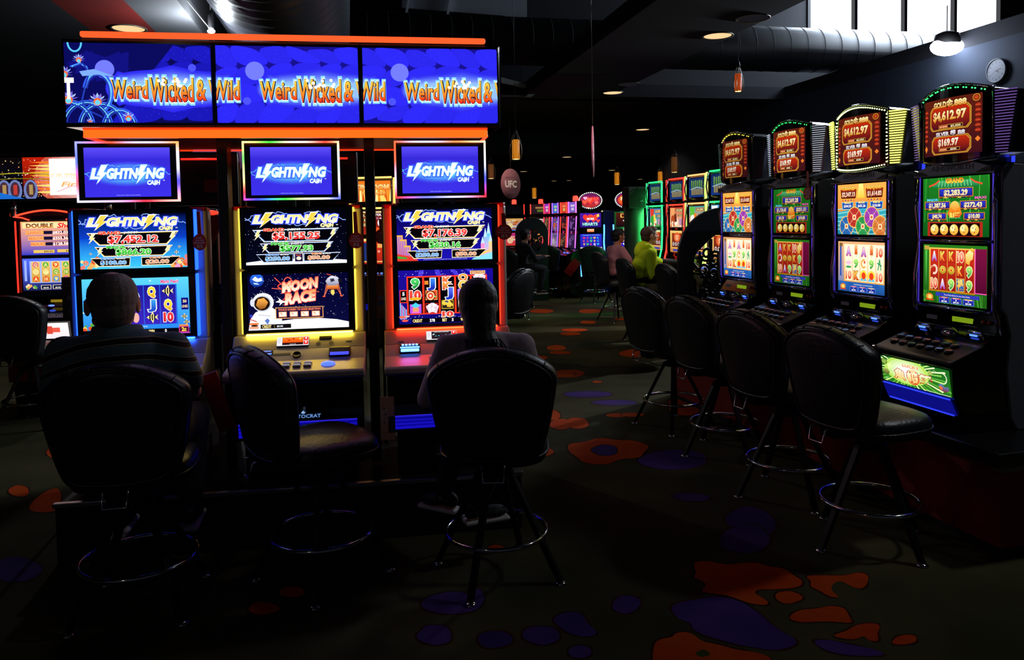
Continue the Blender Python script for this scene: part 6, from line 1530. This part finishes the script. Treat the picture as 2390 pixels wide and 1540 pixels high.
# double reel machine at the left
p = atY(118, 500, 6.65); t = thing('slot_machine', 'slot machine with double reel screens and red arched top light at the far left', 'slot machine', (p.x, p.y, 0), radians(6))
m = MB(); m.prism([(.0, 1.0), (.02, 1.70), (.05, 1.74), (.5, 1.72), (.55, .0), (-.12, .0), (-.22, .56), (-.27, .84), (-.03, .93)], 'x', -.285, .285, .006); m.obj('cabinet', GLOSS, t)
N = 16; m = MB(); m.prism([(-.28 + .56 * i / N, 1.70 + .05 * sin(pi * i / N)) for i in range(N + 1)] + [(.27, 1.665), (-.27, 1.665)], 'y', -.05, .02, .002); cr = m.obj('crest', mat('violet_crest', '#3a2858', .4), t)
m = MB(); m.tube([(-.28 + .56 * i / N, -.055, 1.702 + .05 * sin(pi * i / N)) for i in range(N + 1)], .008, 6)
for k in (-1, 1): m.tube([(k * .28, -.055, 1.70), (k * .21, -.057, 1.69), (k * .15, -.057, 1.668)], .006, 6)
m.obj('red_arc_light', emit('red_arc', '#ff4028', 2.2), cr)
a = Art(-.13, .13, 1.685, 1.725, -.0515); a.text('AINSWORTH', .5, .5, .6, .9, '#b07818', '#201018', bold=.02); a.obj('maker_name', paint_mat('printed_name', .4), cr)
m = MB()
for k in (-1, 1): m.box((k * .283, -.02, 1.35), (.008, .02, .62), bev=.003)
m.obj('red_side_light', emit('red_edge', '#ff3020', 1.6), t)
a = Art(-.245, .245, 1.365, 1.655, -.012); a.rect(0, 0, 1, 1, '#ffb070', '#2838c0'); a.rect(.03, .03, .97, .2, '#ffe0a0'); a.text('DOUBLE', .32, .12, .12, .46, '#3a1810', '#c87020', '#fff0c0', .04, .05); a.text('Shot', .76, .12, .15, .30, '#e83020', None, '#fff0d0', .03, .04, .2)
for k, (t1, t2) in enumerate((('GRAND', '$832.03'), ('MAJOR', '$355.36'), ('MAXI', '$128.58'))):
    v = .33 + .17 * k; a.rect(.08 + .04 * k, v - .06, .98 - .03 * k, v + .06, '#ffa850'); a.rect(.38, v - .05, .96 - .03 * k, v + .05, '#141038'); a.text(t1, .22 + .03 * k, v, .08, .24, '#ff7a30', None, '#fff0c8', .03, .05); a.text(t2, .66, v, .085, .26, '#fff4f0', None, '#e83828', .03, .04)
a.rect(.2, .85, .55, .94, '#e8c060'); a.rect(.6, .84, .95, .93, '#e8c060'); a.text('$40.00', .45, .895, .05, .15, '#181008'); a.text('$10.00', .82, .885, .05, .15, '#181008'); a.obj('upper_display', SCR, t)
a = Art(-.245, .245, 1.055, 1.335, -.012); a.rect(0, 0, 1, 1, '#5068f8', '#181848'); a.rect(.12, .08, 1, .76, '#a8b8f8'); a.rect(.03, .06, .07, .7, '#98b0ff')
for k in range(5):
    u = .22 + .17 * k; a.rect(u - .07, .10, u + .07, .74, '#f0c868', '#c89030')
    for r_ in range(3): a.ell(u, .2 + .22 * r_, .05, None, rnd.choice(('#e84828', '#58b848', '#f8e8a0', '#4890d8', '#d85890')), 10); a.text(rnd.choice(('10', 'A', 'Q', '9')), u, .2 + .22 * r_, .10, .06, '#ffe890', None, '#a03010', .03, .04)
for k in range(12): a.ell(rnd.uniform(.04, .25), rnd.uniform(.82, .96), .025, None, rnd.choice(('#f0a050', '#58a840', '#f8e0b0')), 7)
for k in range(3): a.rect(.30 + .2 * k, .83, .47 + .2 * k, .96, '#f0e8c8'); a.rect(.31 + .2 * k, .84, .46 + .2 * k, .95, '#141030'); a.text('$0.00', .385 + .2 * k, .91, .04, .09, '#ffffff')
a.obj('lower_display', SCR, t)
m = MB(); m.box((.06, -.05, .965), (.13, .01, .022)); m.obj('amber_readout', emit('amber_readout', '#a88a18', .7), t)
m = MB(); m.sphere((.02, -.10, .93), (.028, .01, .008), 12); m.obj('blue_lamp', emit('blue_lamp', '#4a68ff', 3), t)
m = MB(); m.box((0, -.235, .845), (.5, .012, .012)); m.obj('red_deck_line', emit('red_edge', '#ff3020', 1.6), t)
a = Art(-.23, .23, .665, .80, -.285, .03); a.rect(0, 0, 1, 1, '#fff4f0', '#f0e0e8'); a.rect(.55, .3, .85, .6, '#e85848'); a.rect(.62, .2, .72, .7, '#d84838'); a.rect(.4, .35, .5, .45, '#a0b0f0'); a.obj('lit_belly_glass', SCR, t)
m = MB(); m.prism([(-.285, .30), (-.285, .645), (.285, .645), (.285, .30)], 'y', -.235, -.20, .004); m.obj('belly_door', mat('red_plastic_panel', '#8a100c', .45), t)
m = MB(); m.tube([(-.42, .0, 1.66), (-.415, .0, 1.3), (-.41, -.02, 1.02)], .010, 6); m.tube([(-.41, -.1, .80), (-.40, -.12, .70), (-.37, -.15, .62)], .011, 6); o = m.obj('neon_tube', emit('red_edge', '#ff3020', 1.6)); o.location = (p.x, p.y - .1, 0); tag(o, 'thin curved red neon tube at the left edge beside the double reel machine', 'neon tube')
# wide screen above it
q0 = atY(-40, 358, 6.55); q1 = atY(330, 466, 6.55)
t = thing('wide_screen', 'wide screen with a white hot fireworks burst above the double reel machine', 'screen', ((q0.x + q1.x) / 2, 6.55, 0), radians(3)); w2 = (q1.x - q0.x) / 2
zt, zb = atY(90, 359, 6.55).z, atY(90, 469, 6.55).z
m = MB(); m.box((0, .05, (zt + zb) / 2), (w2 * 2, .10, zt - zb), bev=.008); m.obj('case', GLOSS, t)
m = MB(); m.box((0, -.004, zt - .004), (w2 * 2, .008, .008)); m.box((0, -.004, zb + .004), (w2 * 2, .008, .008)); m.obj('steel_trim', STEEL, t)
for x in (-.45, .35): m = MB(); m.tube([(x, .05, zb - .13), (x, .05, zb + .01)], .03, 12); m.obj('mounting_pole', CHR, t)
a = Art(-w2 + .02, w2 - .02, zb + .02, zt - .03, -.004)
a.rect(0, 0, 1, 1, '#0a0606', '#04081c'); a.rect(.25, .0, 1, .94, '#b81c08', '#301008'); a.rect(.5, .9, 1, 1, '#2018b0')
a.glow(.62, .5, .30, .75, '#ffffff', '#c03808', 9); a.rect(.42, .04, 1, .92, '#fffaf0')
for k in range(10): a.poly([(.42, .1 + .08 * k), (.30 + rnd.uniform(-.03, .03), .12 + .08 * k), (.42, .16 + .08 * k)], rnd.choice(('#ffb030', '#ffd870', '#ff7a20')))
for k in range(110): a.ell(rnd.uniform(.02, .4), rnd.uniform(.05, .95), rnd.uniform(.0015, .004), None, rnd.choice(('#ffd890', '#ffb060', '#ffffff')), 6)
a.ringe(.24, .44, .18, .006, '#a8a020', rv=.06, a0=pi, a1=2 * pi); a.ringe(.24, .56, .18, .005, '#787010', rv=.05, a0=pi, a1=2 * pi)
for k, u in enumerate((.13, .20, .30)): a.ell(u, .80, .045, .26, '#6878b0', 18); a.ell(u, .78, .03, .19, '#402838', 16); a.rect(u - .01, .66, u + .014, .9, ('#a88850', '#b83830')[k % 2])
a.poly([(.08, .82), (.14, .88), (.26, 1), (.08, 1)], '#1868c8')
a.text('ULTIMATE', .60, .46, .10, .33, '#ffe8b0', '#ffffff', '#d8a060', .02, .03); a.text('Fire', .56, .66, .12, .13, '#f8a860', None, '#ffe0b0', .02, .01, .25); a.line([(.47, .84), (.57, .70), (.68, .84)], .004, '#e888a0')
a.obj('display', SCR, t)
# heart game machines with oval toppers
def heart(a, u, v, s, c):
    k = a.w / a.h; a.poly([(u + s * .0625 * 16 * sin(q) ** 3, v - s * k * .0625 * (13 * cos(q) - 5 * cos(2 * q) - 2 * cos(3 * q) - cos(4 * q))) for q in [2 * pi * i / 26 for i in range(26)]], c)
def heart_machine(px, Y, label, second):
    p = atY(px, 500, Y); t = thing('slot_machine', label, 'slot machine', (p.x, p.y, 0), radians(-2))
    m = MB(); m.prism([(.0, 1.72), (.03, 1.76), (.5, 1.74), (.55, .0), (-.16, .0), (-.2, .62), (-.26, .90), (-.06, .97), (.02, 1.30)], 'x', -.26, .26, .006); m.obj('cabinet', GLOSS, t)
    m = MB()
    for k in (-1, 1): m.tube([(k * .275, -.02, 1.46), (k * .272, -.04, 1.3), (k * .262, -.08, 1.1), (k * .262, -.24, .90), (k * .235, -.22, .62), (k * .21, -.2, .42)], .014, 8)
    m.obj('blue_neon', emit('blue_neon', '#3878ff', 6), t)
    E = [2 * pi * i / 40 for i in range(40)]
    m = MB(); m.ring_loft([[(.25 * f * cos(q), y, 1.955 + .175 * f * sin(q)) for q in E] for f, y in ((.02, .05), (.9, .05), (1.0, .0), (1.02, -.04), (.97, -.055), (.86, -.045), (.82, -.03), (.02, -.03))]); tp = m.obj('oval_topper', mat('topper_silver', '#8a8894', .2, .8), t)
    a = Art(-.205, .205, 1.815, 2.095, -.034, clip=(-.1, -.1, 1.1, 1.1)); a.ell(.5, .5, .5, .5, '#6a1860', 30, '#c03028')
    for u, v, s, c in (((.5, .48, .22, '#ff3828'), (.46, .44, .14, '#ff6a58'), (.78, .40, .15, '#ff4a48'), (.22, .60, .13, '#ff5a40'), (.80, .66, .10, '#ff7070'), (.25, .32, .10, '#ffb0d8')) if not second else ()): heart(a, u, v, s, c)
    if second: a.ell(.5, .5, .42, .4, '#e85820', 24); a.text('PLAY', .5, .42, .25, .6, '#ffe8b0', None, '#a01808', .03, .04); a.text('NOW', .5, .70, .16, .4, '#ffc080', bold=.03)
    a.obj('display', SCR, tp)
    m = MB()
    for i in range(36): q = 2 * pi * i / 36; m.sphere((.231 * cos(q), -.056, 1.955 + .162 * sin(q)), .009, 6)
    m.obj('bulb_ring', emit('bulb_white', '#fff4e8', 5), tp)
    m = MB(); m.box((0, .0, 1.77), (.10, .06, .05)); m.obj('topper_neck', BLK, t)
    a = Art(-.215, .215, 1.41, 1.70, -.004); a.rect(0, 0, 1, 1, '#4a18a0' if not second else '#501810', '#28107a' if not second else '#100810')
    if not second:
        for k in range(30): a.ell(rnd.random(), rnd.random(), .012, None, '#7a30c8', 6)
        heart(a, .36, .34, .22, '#ff3828'); heart(a, .64, .34, .22, '#f84030'); heart(a, .86, .55, .09, '#ff4a40'); a.poly([(.8, .1), (.9, .05), (.92, .25), (.8, .3)], '#ffd050')
        a.text('MORE', .5, .40, .13, .34, '#ffffff', None, '#7a1018', .03, .04); a.text('HEARTS', .48, .77, .20, .72, '#c8f8f0', '#70d8c8', '#10203a', .04, .05)
    else: a.rect(.2, .08, .8, .35, '#f0c050'); a.rect(.25, .12, .75, .31, '#601810'); a.text('88', .5, .21, .14, .2, '#fff0b0'); a.poly([(.3, .55), (.5, .45), (.7, .55), (.5, .8)], '#e8f0ff')
    a.obj('upper_display', SCR, t)
    a = Art(-.07, .07, 1.315, 1.375, -.006); a.rect(0, 0, 1, 1, '#ffd0a0', '#e86830'); a.obj('player_display', SCR, t)
    a = Art(-.22, .22, .985, 1.275, -.075, -.03); a.rect(0, 0, 1, 1, '#2030c8', '#2818a0'); a.text('WELCOME TO THE HEARTS', .5, .08, .05, .8, '#a8d8ff')
    for i in range(5):
        for j in range(3): u, v = .18 + .16 * i, .27 + .22 * j; c = rnd.choice(('#e84858', '#38b0e8', '#f8b060', '#e83870', '#48c868', '#f0f0ff')); (heart if (i + j) % 3 == 0 else (lambda A, x, y, s, cc: A.text(rnd.choice('ACQ9K'), x, y, .13, .09, cc, bold=.05)))(a, u, v, .06, c)
    a.rect(0, .93, 1, 1, '#f0e8c0'); a.obj('lower_display', SCR, t)
    a = Art(-.17, .13, .645, .825, -.232); a.rect(0, 0, 1, 1, '#7a38d8', '#d8d0ff'); heart(a, .22, .75, .13, '#e83848'); a.rect(.5, .1, .95, .9, '#f8f0ff')
    for k in range(12): a.ell(rnd.uniform(0, .6), rnd.uniform(0, .5), .05, None, rnd.choice(('#e85898', '#5838c8', '#ff90b8')), 8)
    a.obj('lit_belly_glass', SCR, t)
    m = MB(); m.box((0, -.17, .915), (.46, .14, .03), rot=Matrix.Rotation(.3, 3, 'X'), bev=.006); m.obj('button_deck', BLK, t)
    return t
heart_machine(1378, 15.6, 'far slot machine with an oval bulb ringed topper and heart pictures', False)
heart_machine(1463, 15.4, 'far oval topped slot machine half hidden behind the green lit pillar', True)
p = atY(1413, 560, 15.9); m = MB(); m.box((p.x + .05, 16.5, .88), (.36, .5, 1.76), bev=.01)
tag(m.obj('cabinet_wall', mat('navy_cabinet', '#1c2868', .4)), 'dark blue cabinet front between the two oval topped machines', 'cabinet')  # blue neon light is put into this dark cabinet's colour
p = atY(1336, 624, 15.0); m = MB(); m.box((0, 0, 0), (.17, .015, .34), bev=.003); o = m.obj('red_board', mat('red_card', '#b81a14', .5)); o.location = p; o.rotation_euler = (0, radians(38), 0); tag(o, 'small far red board leaning left of the heart game machine', 'board')
# green lit pillar
p = atY(1480, 540, 13.0); t = thing('pillar', 'square dark pillar lit green on its right side', 'pillar', (p.x, p.y, 0), radians(10))
m = MB(); m.lathe([(.001, 0), (.17, 0), (.17, 1.8), (.001, 1.8)], seg=32); m.obj('shaft', mat('pillar_green', '#2c4636', .6, 0, .1, 4), t)
m = MB(); m.box((0, -.01, 1.93), (.31, .34, .36), bev=.01); m.obj('upper_casing', mat('dark_green_casing', '#081612', .7), t)
m = MB(); m.box((.08, -.182, 1.87), (.05, .004, .03)); m.obj('small_sign', emit('dim_green_sign', '#2a6a48', .5), t)
lamp('neon_spill', 'AREA', (p.x + .38, p.y - .16, 1.25), 24, (.05, 1, .22), .06, aim=(p.x + .1, p.y - .1, 1.2), size_y=1.5)
# small machines at the far left of the aisle
def far_slot(px, Y, rz, label, edge, a1, a2, tc, w=.5, beacon=False, zt=1.95, dep=.5):
    p = atY(px, 500, Y); t = thing('slot_machine', label, 'slot machine', (p.x, p.y, 0), rz, None); h = w / 2
    m = MB(); m.prism([(.02, 1.66), (dep - .05, 1.66), (dep, .0), (-.15, .1), (-.2, .6), (-.24, .86), (.0, .96)], 'x', -h, h, .005); m.obj('cabinet', GLOSS, t)
    m = MB(); m.box((0, .06, (zt + 1.70) / 2), (w * .94, .12, zt - 1.70), bev=.01); tp = m.obj('topper', GLOSS, t)
    a = Art(-h * .8, h * .8, 1.72, zt - .02, -.004); a.rect(0, 0, 1, 1, *tc[:2]); a.rect(.2, .25, .8, .45, tc[2]); a.rect(.3, .55, .7, .8, tc[3] if len(tc) > 3 else tc[2]); a.obj('display', SCRD, tp)
    E = emit('edge_' + edge.strip('#'), edge, 2.4)
    m = MB()
    for k in (-1, 1): m.box((k * h * .93, -.012, (zt + 1.70) / 2), (.02, .02, zt - 1.72)); m.tube([(k * h * .98, -.01, 1.64), (k * h * .98, -.03, 1.3), (k * h * .98, -.05, 1.0)], .010, 6)
    m.obj('edge_light', E, t)
    a = Art(-h * .8, h * .8, 1.34, 1.62, -.01); a1(a); a.obj('upper_display', SCRD, t); a = Art(-h * .8, h * .8, 1.0, 1.29, -.03, -.02); a2(a); a.obj('lower_display', SCRD, t)
    m = MB(); m.box((0, -.14, .89), (w * .9, .14, .03), rot=Matrix.Rotation(.3, 3, 'X'), bev=.005); m.mi = 1; m.box((-.1, -.16, .91), (.04, .03, .012)); m.box((.1, -.16, .91), (.04, .03, .012)); m.obj('button_deck', [BLK, emit('blue_lamp', '#4a68ff', 3)], t)
    if beacon: m = MB(); m.lathe([(.001, zt + .11), (.05, zt + .10), (.055, zt + .04), (.055, zt + .0)], seg=12, c=(0, .06, 0)); m.obj('beacon', emit('red_beacon_bright', '#ff2c20', 5), tp)
    return t
def fa(c0, c1, cc, n=9):
    def f(a):
        a.rect(0, 0, 1, 1, c0, c1)
        for k in range(n): a.rect(*(lambda u, v: (u, v, u + .22, v + .10))(rnd.uniform(.05, .7), rnd.uniform(.05, .85)), cc[k % len(cc)])
        a.ell(.25, .6, .18, None, cc[0], 12)
    return f
far_slot(1200, 17.6, radians(-4), 'far machine with red edges and blank topper under the round pink sign', '#ff3028', fa('#f0b050', '#3878d8', ('#f8e0a0', '#e88030', '#c86020')), fa('#c03080', '#e84030', ('#f8c8a0', '#f04040')), ('#08080c', '#0a0a10', '#0a0a10'), beacon=True)
far_slot(1262, 17.6, radians(-8), 'far machine with red edges, amber topper and red beacon, left of the slim ones', '#ff4030', fa('#281018', '#100810', ('#a83028', '#e8b060', '#f0f0e0')), fa('#100810', '#281020', ('#e8a050', '#b04028')), ('#3a1c20', '#281828', '#b08050', '#607828'), beacon=True)
far_slot(1277, 17.0, FR, 'far slim machine with a blue framed pink topper', '#ff3048', fa('#6a4838', '#503028', ('#a08050', '#805838')), fa('#8a6038', '#6a4028', ('#b89050', '#503018')), ('#a040e0', '#e03080', '#f8c0e0', '#ffe0c0'), w=.44, dep=.08)
far_slot(1297, 16.5, FR, 'far slim machine with a rainbow framed blue topper', '#8a50f0', fa('#584898', '#886090', ('#d86030', '#c0b0d0')), fa('#786898', '#a890a0', ('#c8b8c8', '#504060')), ('#5868f0', '#4880e0', '#b0e0a0', '#d8f0a0'), w=.44, dep=.08)
far_slot(1317, 16.0, FR, 'far slim machine with a red framed orange topper', '#ff3828', fa('#402030', '#201020', ('#a04030',)), fa('#502838', '#302028', ('#806040',)), ('#f04838', '#e85030', '#f8a060', '#e8d070'), w=.44, dep=.08)
far_slot(1337, 15.5, FR, 'far machine with a lilac topper and red beacon just left of the oval topper', '#c060e0', fa('#402050', '#201030', ('#8050a0',)), fa('#402050', '#302040', ('#705090',)), ('#9868e8', '#8a70d8', '#e8d8ff'), beacon=True, w=.5, dep=.08)

# arched scroll work screens
def arch_screen(loc, rz, w, h, label, dark, op):
    t = thing('scroll_screen', label, 'screen', loc, rz); r = w / 2
    cu = bpy.data.curves.new('a', 'CURVE'); cu.dimensions = '2D'; cu.fill_mode = 'BOTH'; cu.extrude = .012
    out = [(-r, 0), (r, 0), (r, h - r)] + [(r * cos(pi * k / 24), h - r + r * sin(pi * k / 24)) for k in range(1, 24)] + [(-r, h - r)]
    ox, oz, orx, orz = op
    for P in (out, [(ox + orx * cos(2 * pi * k / 30) * (1 + .10 * cos(6 * pi * k / 30)), oz + orz * sin(2 * pi * k / 30) * (1 + .08 * sin(10 * pi * k / 30))) for k in range(30)]):
        sp = cu.splines.new('POLY'); sp.points.add(len(P) - 1); sp.use_cyclic_u = True
        for q, (x, z) in zip(sp.points, P): q.co = (x, z, 0, 1)
    o = bpy.data.objects.new('a', cu); me = bpy.data.meshes.new_from_object(o); bpy.data.objects.remove(o)
    for v in me.vertices: v.co = (v.co.x, v.co.z, v.co.y)
    me.materials.clear(); new_obj('panel', me, t, [dark])
    m = MB(); rr = random.Random(11)
    for k in range(16):
        a0 = rr.uniform(0, 6.28); cx, cz = ox + orx * .72 * cos(k * 2.4) * sqrt((k + .5) / 16), oz + orz * .8 * sin(k * 2.4) * sqrt((k + .5) / 16); R0 = rr.uniform(.045, .075) * w / .8
        m.tube([(cx + R0 * (1 - .75 * q / 20) * cos(a0 + q * .48), 0, cz + R0 * (1 - .75 * q / 20) * sin(a0 + q * .48)) for q in range(21)], .012 * w / .8, 6)
    for k in range(7): m.tube([(ox + orx * cos(k * .9), 0, oz + orz * sin(k * .9)), (ox + orx * .4 * cos(k * .9 + .5), 0, oz + orz * .4 * sin(k * .9 + .5)), (ox + orx * .5 * cos(k * .9 + 1.6), 0, oz + orz * .5 * sin(k * .9 + 1.6))], .012 * w / .8, 6)
    m.obj('scrolls', dark, t)
    m = MB(); m.tube([(x * 1.0, -.012, z) for x, z in out[2:]], .004, 5); m.obj('edge_trim', STEEL, t)
    return t
arch_screen((1.905, 6.95, 0), TR, .86, 1.67, 'dark arched screen with cut out scrollwork at the far end of the right row', mat('dark_blue_panel', '#161a24', .4), (-.03, 1.02, .28, .38))
p = atY(1240, 500, 14.9); arch_screen((p.x, p.y, 0), radians(2), .64, 1.63, 'far dim violet arched screen with scrollwork beside the seated dark figure', mat('violet_panel', '#241c34', .6), (.06, 1.18, .15, .22))  # violet light falling on the dark arch is put into its colour

# pendants
def ceil_z(p):
    a, b = UA.dot(p), VB.dot(p)
    if b > 21: return 3.4
    if -1.6 < a < .1 and b < 12.8: return 4.58 - sqrt(max(0, .85 ** 2 - (a + .77) ** 2))
    return 7.2 if b < 14.5 and (-1.73 < a < 3.4 or 5.08 < a < 8.95) else CZ
AMB = emit('amber_shade', '#c87818', .9); GLS = mat('cage_wire', '#8a8478', .3, .8)
def pendant(px, py, Y, s, label, col=None):
    p = atY(px, py, Y); t = thing('pendant_lamp', label, 'pendant lamp', p)
    m = MB(); m.lathe([(.001, .14), (.05, .14), (.062, .12), (.064, -.16), (.055, -.18), (.001, -.18)], seg=16); m.obj('shade', col or AMB, t)
    m = MB(); m.lathe([(.001, -.182), (.055, -.182), (.058, -.172)], seg=14); m.obj('lamp_mouth', emit('pendant_glow', '#ffd890', 1.8), t)
    m = MB()
    for k in range(6): a = pi / 3 * k; m.tube([(.015 * cos(a), .015 * sin(a), .27), (.05 * cos(a), .05 * sin(a), .20), (.095 * cos(a), .095 * sin(a), .02), (.10 * cos(a), .10 * sin(a), -.08), (.07 * cos(a), .07 * sin(a), -.20)], .004, 5)
    m.obj('wire_cage', GLS, t)
    m = MB(); m.lathe([(.001, .30), (.02, .30), (.035, .24), (.03, .22), (.001, .22)], seg=12); m.tube([(0, 0, .3), (0, 0, ceil_z(p) - p.z)], .004, 5); m.obj('cord', BLKM, t)
    for c in t.children: c.scale = (s, s, 1 if False else s) if c.name.split('.')[0] != 'cord' else (1, 1, 1)
    return t
pendant(1204, 346, 12.6, 1.0, 'amber cage pendant lamp just right of the big marquee')
pendant(1723, 190, 11.9, .85, 'small orange pendant lamp high in the dark centre ceiling', emit('orange_shade', '#a03c10', .9))
pendant(1440, 415, 20.5, 1.0, 'far amber pendant lamp between the heart machine and green pillar')
pendant(1247, 449, 24.0, 1.0, 'tiny far amber lantern above the small red edged machines')
pendant(1574, 382, 16.0, 1.0, 'dim brown pendant lamp above the red barred neon machine', emit('brown_shade', '#6a3c18', .7))
pendant(1541, 412, 22.0, 1.0, 'far pendant lamp just above the green barred neon machine')
pendant(1146, 398, 15.5, .9, 'pendant lamp peeping out right of the red lit machine top display', emit('brown_shade', '#6a3c18', .7))

# round hanging signs
def round_sign(px, py, Y, r, rz, label, face, words, zc):
    p = atY(px, py, Y); t = thing('hanging_sign', label, 'sign', p, rz)
    m = MB(); m.lathe([(.001, -.006), (r, -.006), (r, .006), (.001, .006)], axis='y', seg=48); m.obj('disc', mat('sign_' + label[:5], face, .8), t)
    a = Art(-r, r, -r, r, -.0065)
    for (s_, v, h, w, c) in words: a.text(s_, .5, v, h, w, c, bold=.035)
    a.obj('lettering', paint_mat('printed_sign', .8), t)
    m = MB(); m.tube([(0, 0, r), (0, 0, ceil_z(p) - p.z)], .003, 5); m.obj('wire', GLS, t); return t
UF = lambda c: [('HOME OF THE', .30, .06, .55, c), ('UFC', .50, .22, .60, '#e8dcc8'), ('IN THE', .68, .06, .30, c), ('VALLEY', .78, .07, .42, c)]
s1 = round_sign(1192, 429, 15.2, .30, radians(50), 'far round pink UFC sign hanging above the small machines', '#8a5658', UF('#6a4044'), 4.0)
s2 = round_sign(509, 368, 9.6, .30, radians(25), 'round purple UFC sign half hidden behind the marquee post', '#7a3a78', UF('#50264e'), 4.0)
s3 = round_sign(1384, 354, 9.1, .30, radians(82), 'thin edge on pink BURGER and BEER sign hanging in the aisle', '#a85a68', [('BURGER', .42, .13, .7, '#e8c8c8'), ('+BEER', .60, .13, .6, '#e8c8c8')], 4.0)
for s_, e in ((s1, 2.0), (s2, 1.0), (s3, 2.2)):
    q = s_.location; lamp('sign_spot', 'SPOT', (q.x - .3, q.y - 1.6, 3.7), e * 80, (1, .75, .72), .05, aim=q, spot=radians(30))  # added unseen fill lamp to brighten each hanging sign

# wall clock
d = ray(2328, 165); a0 = 8.93; tt = (a0 - UA.dot(Vector((CAM.x, CAM.y, 0)))) / UA.dot(d); p = CAM + d * tt
t = thing('wall_clock', 'round white wall clock high on the right wall under the spotlight', 'clock', p, TC - pi / 2)
m = MB(); m.lathe([(.001, .0), (.17, .0), (.17, -.03), (.155, -.035), (.152, -.02), (.001, -.02)], axis='y', seg=32); m.obj('case', mat('clock_white', '#5c6270', .5), t)
a = Art(-.15, .15, -.15, .15, -.0225); a.ell(.5, .5, .5, .5, '#7c8292', 32)
for k in range(12): q = pi / 6 * k; a.text(str(k or 12), .5 + .40 * sin(q), .5 - .40 * cos(q), .09, None, '#202028', bold=.02)
a.line([(.5, .5), (.78, .44)], .035, '#101014'); a.line([(.5, .5), (.66, .60)], .04, '#101014'); a.line([(.5, .5), (.18, .66)], .012, '#101014'); a.obj('dial', PRINT, t)
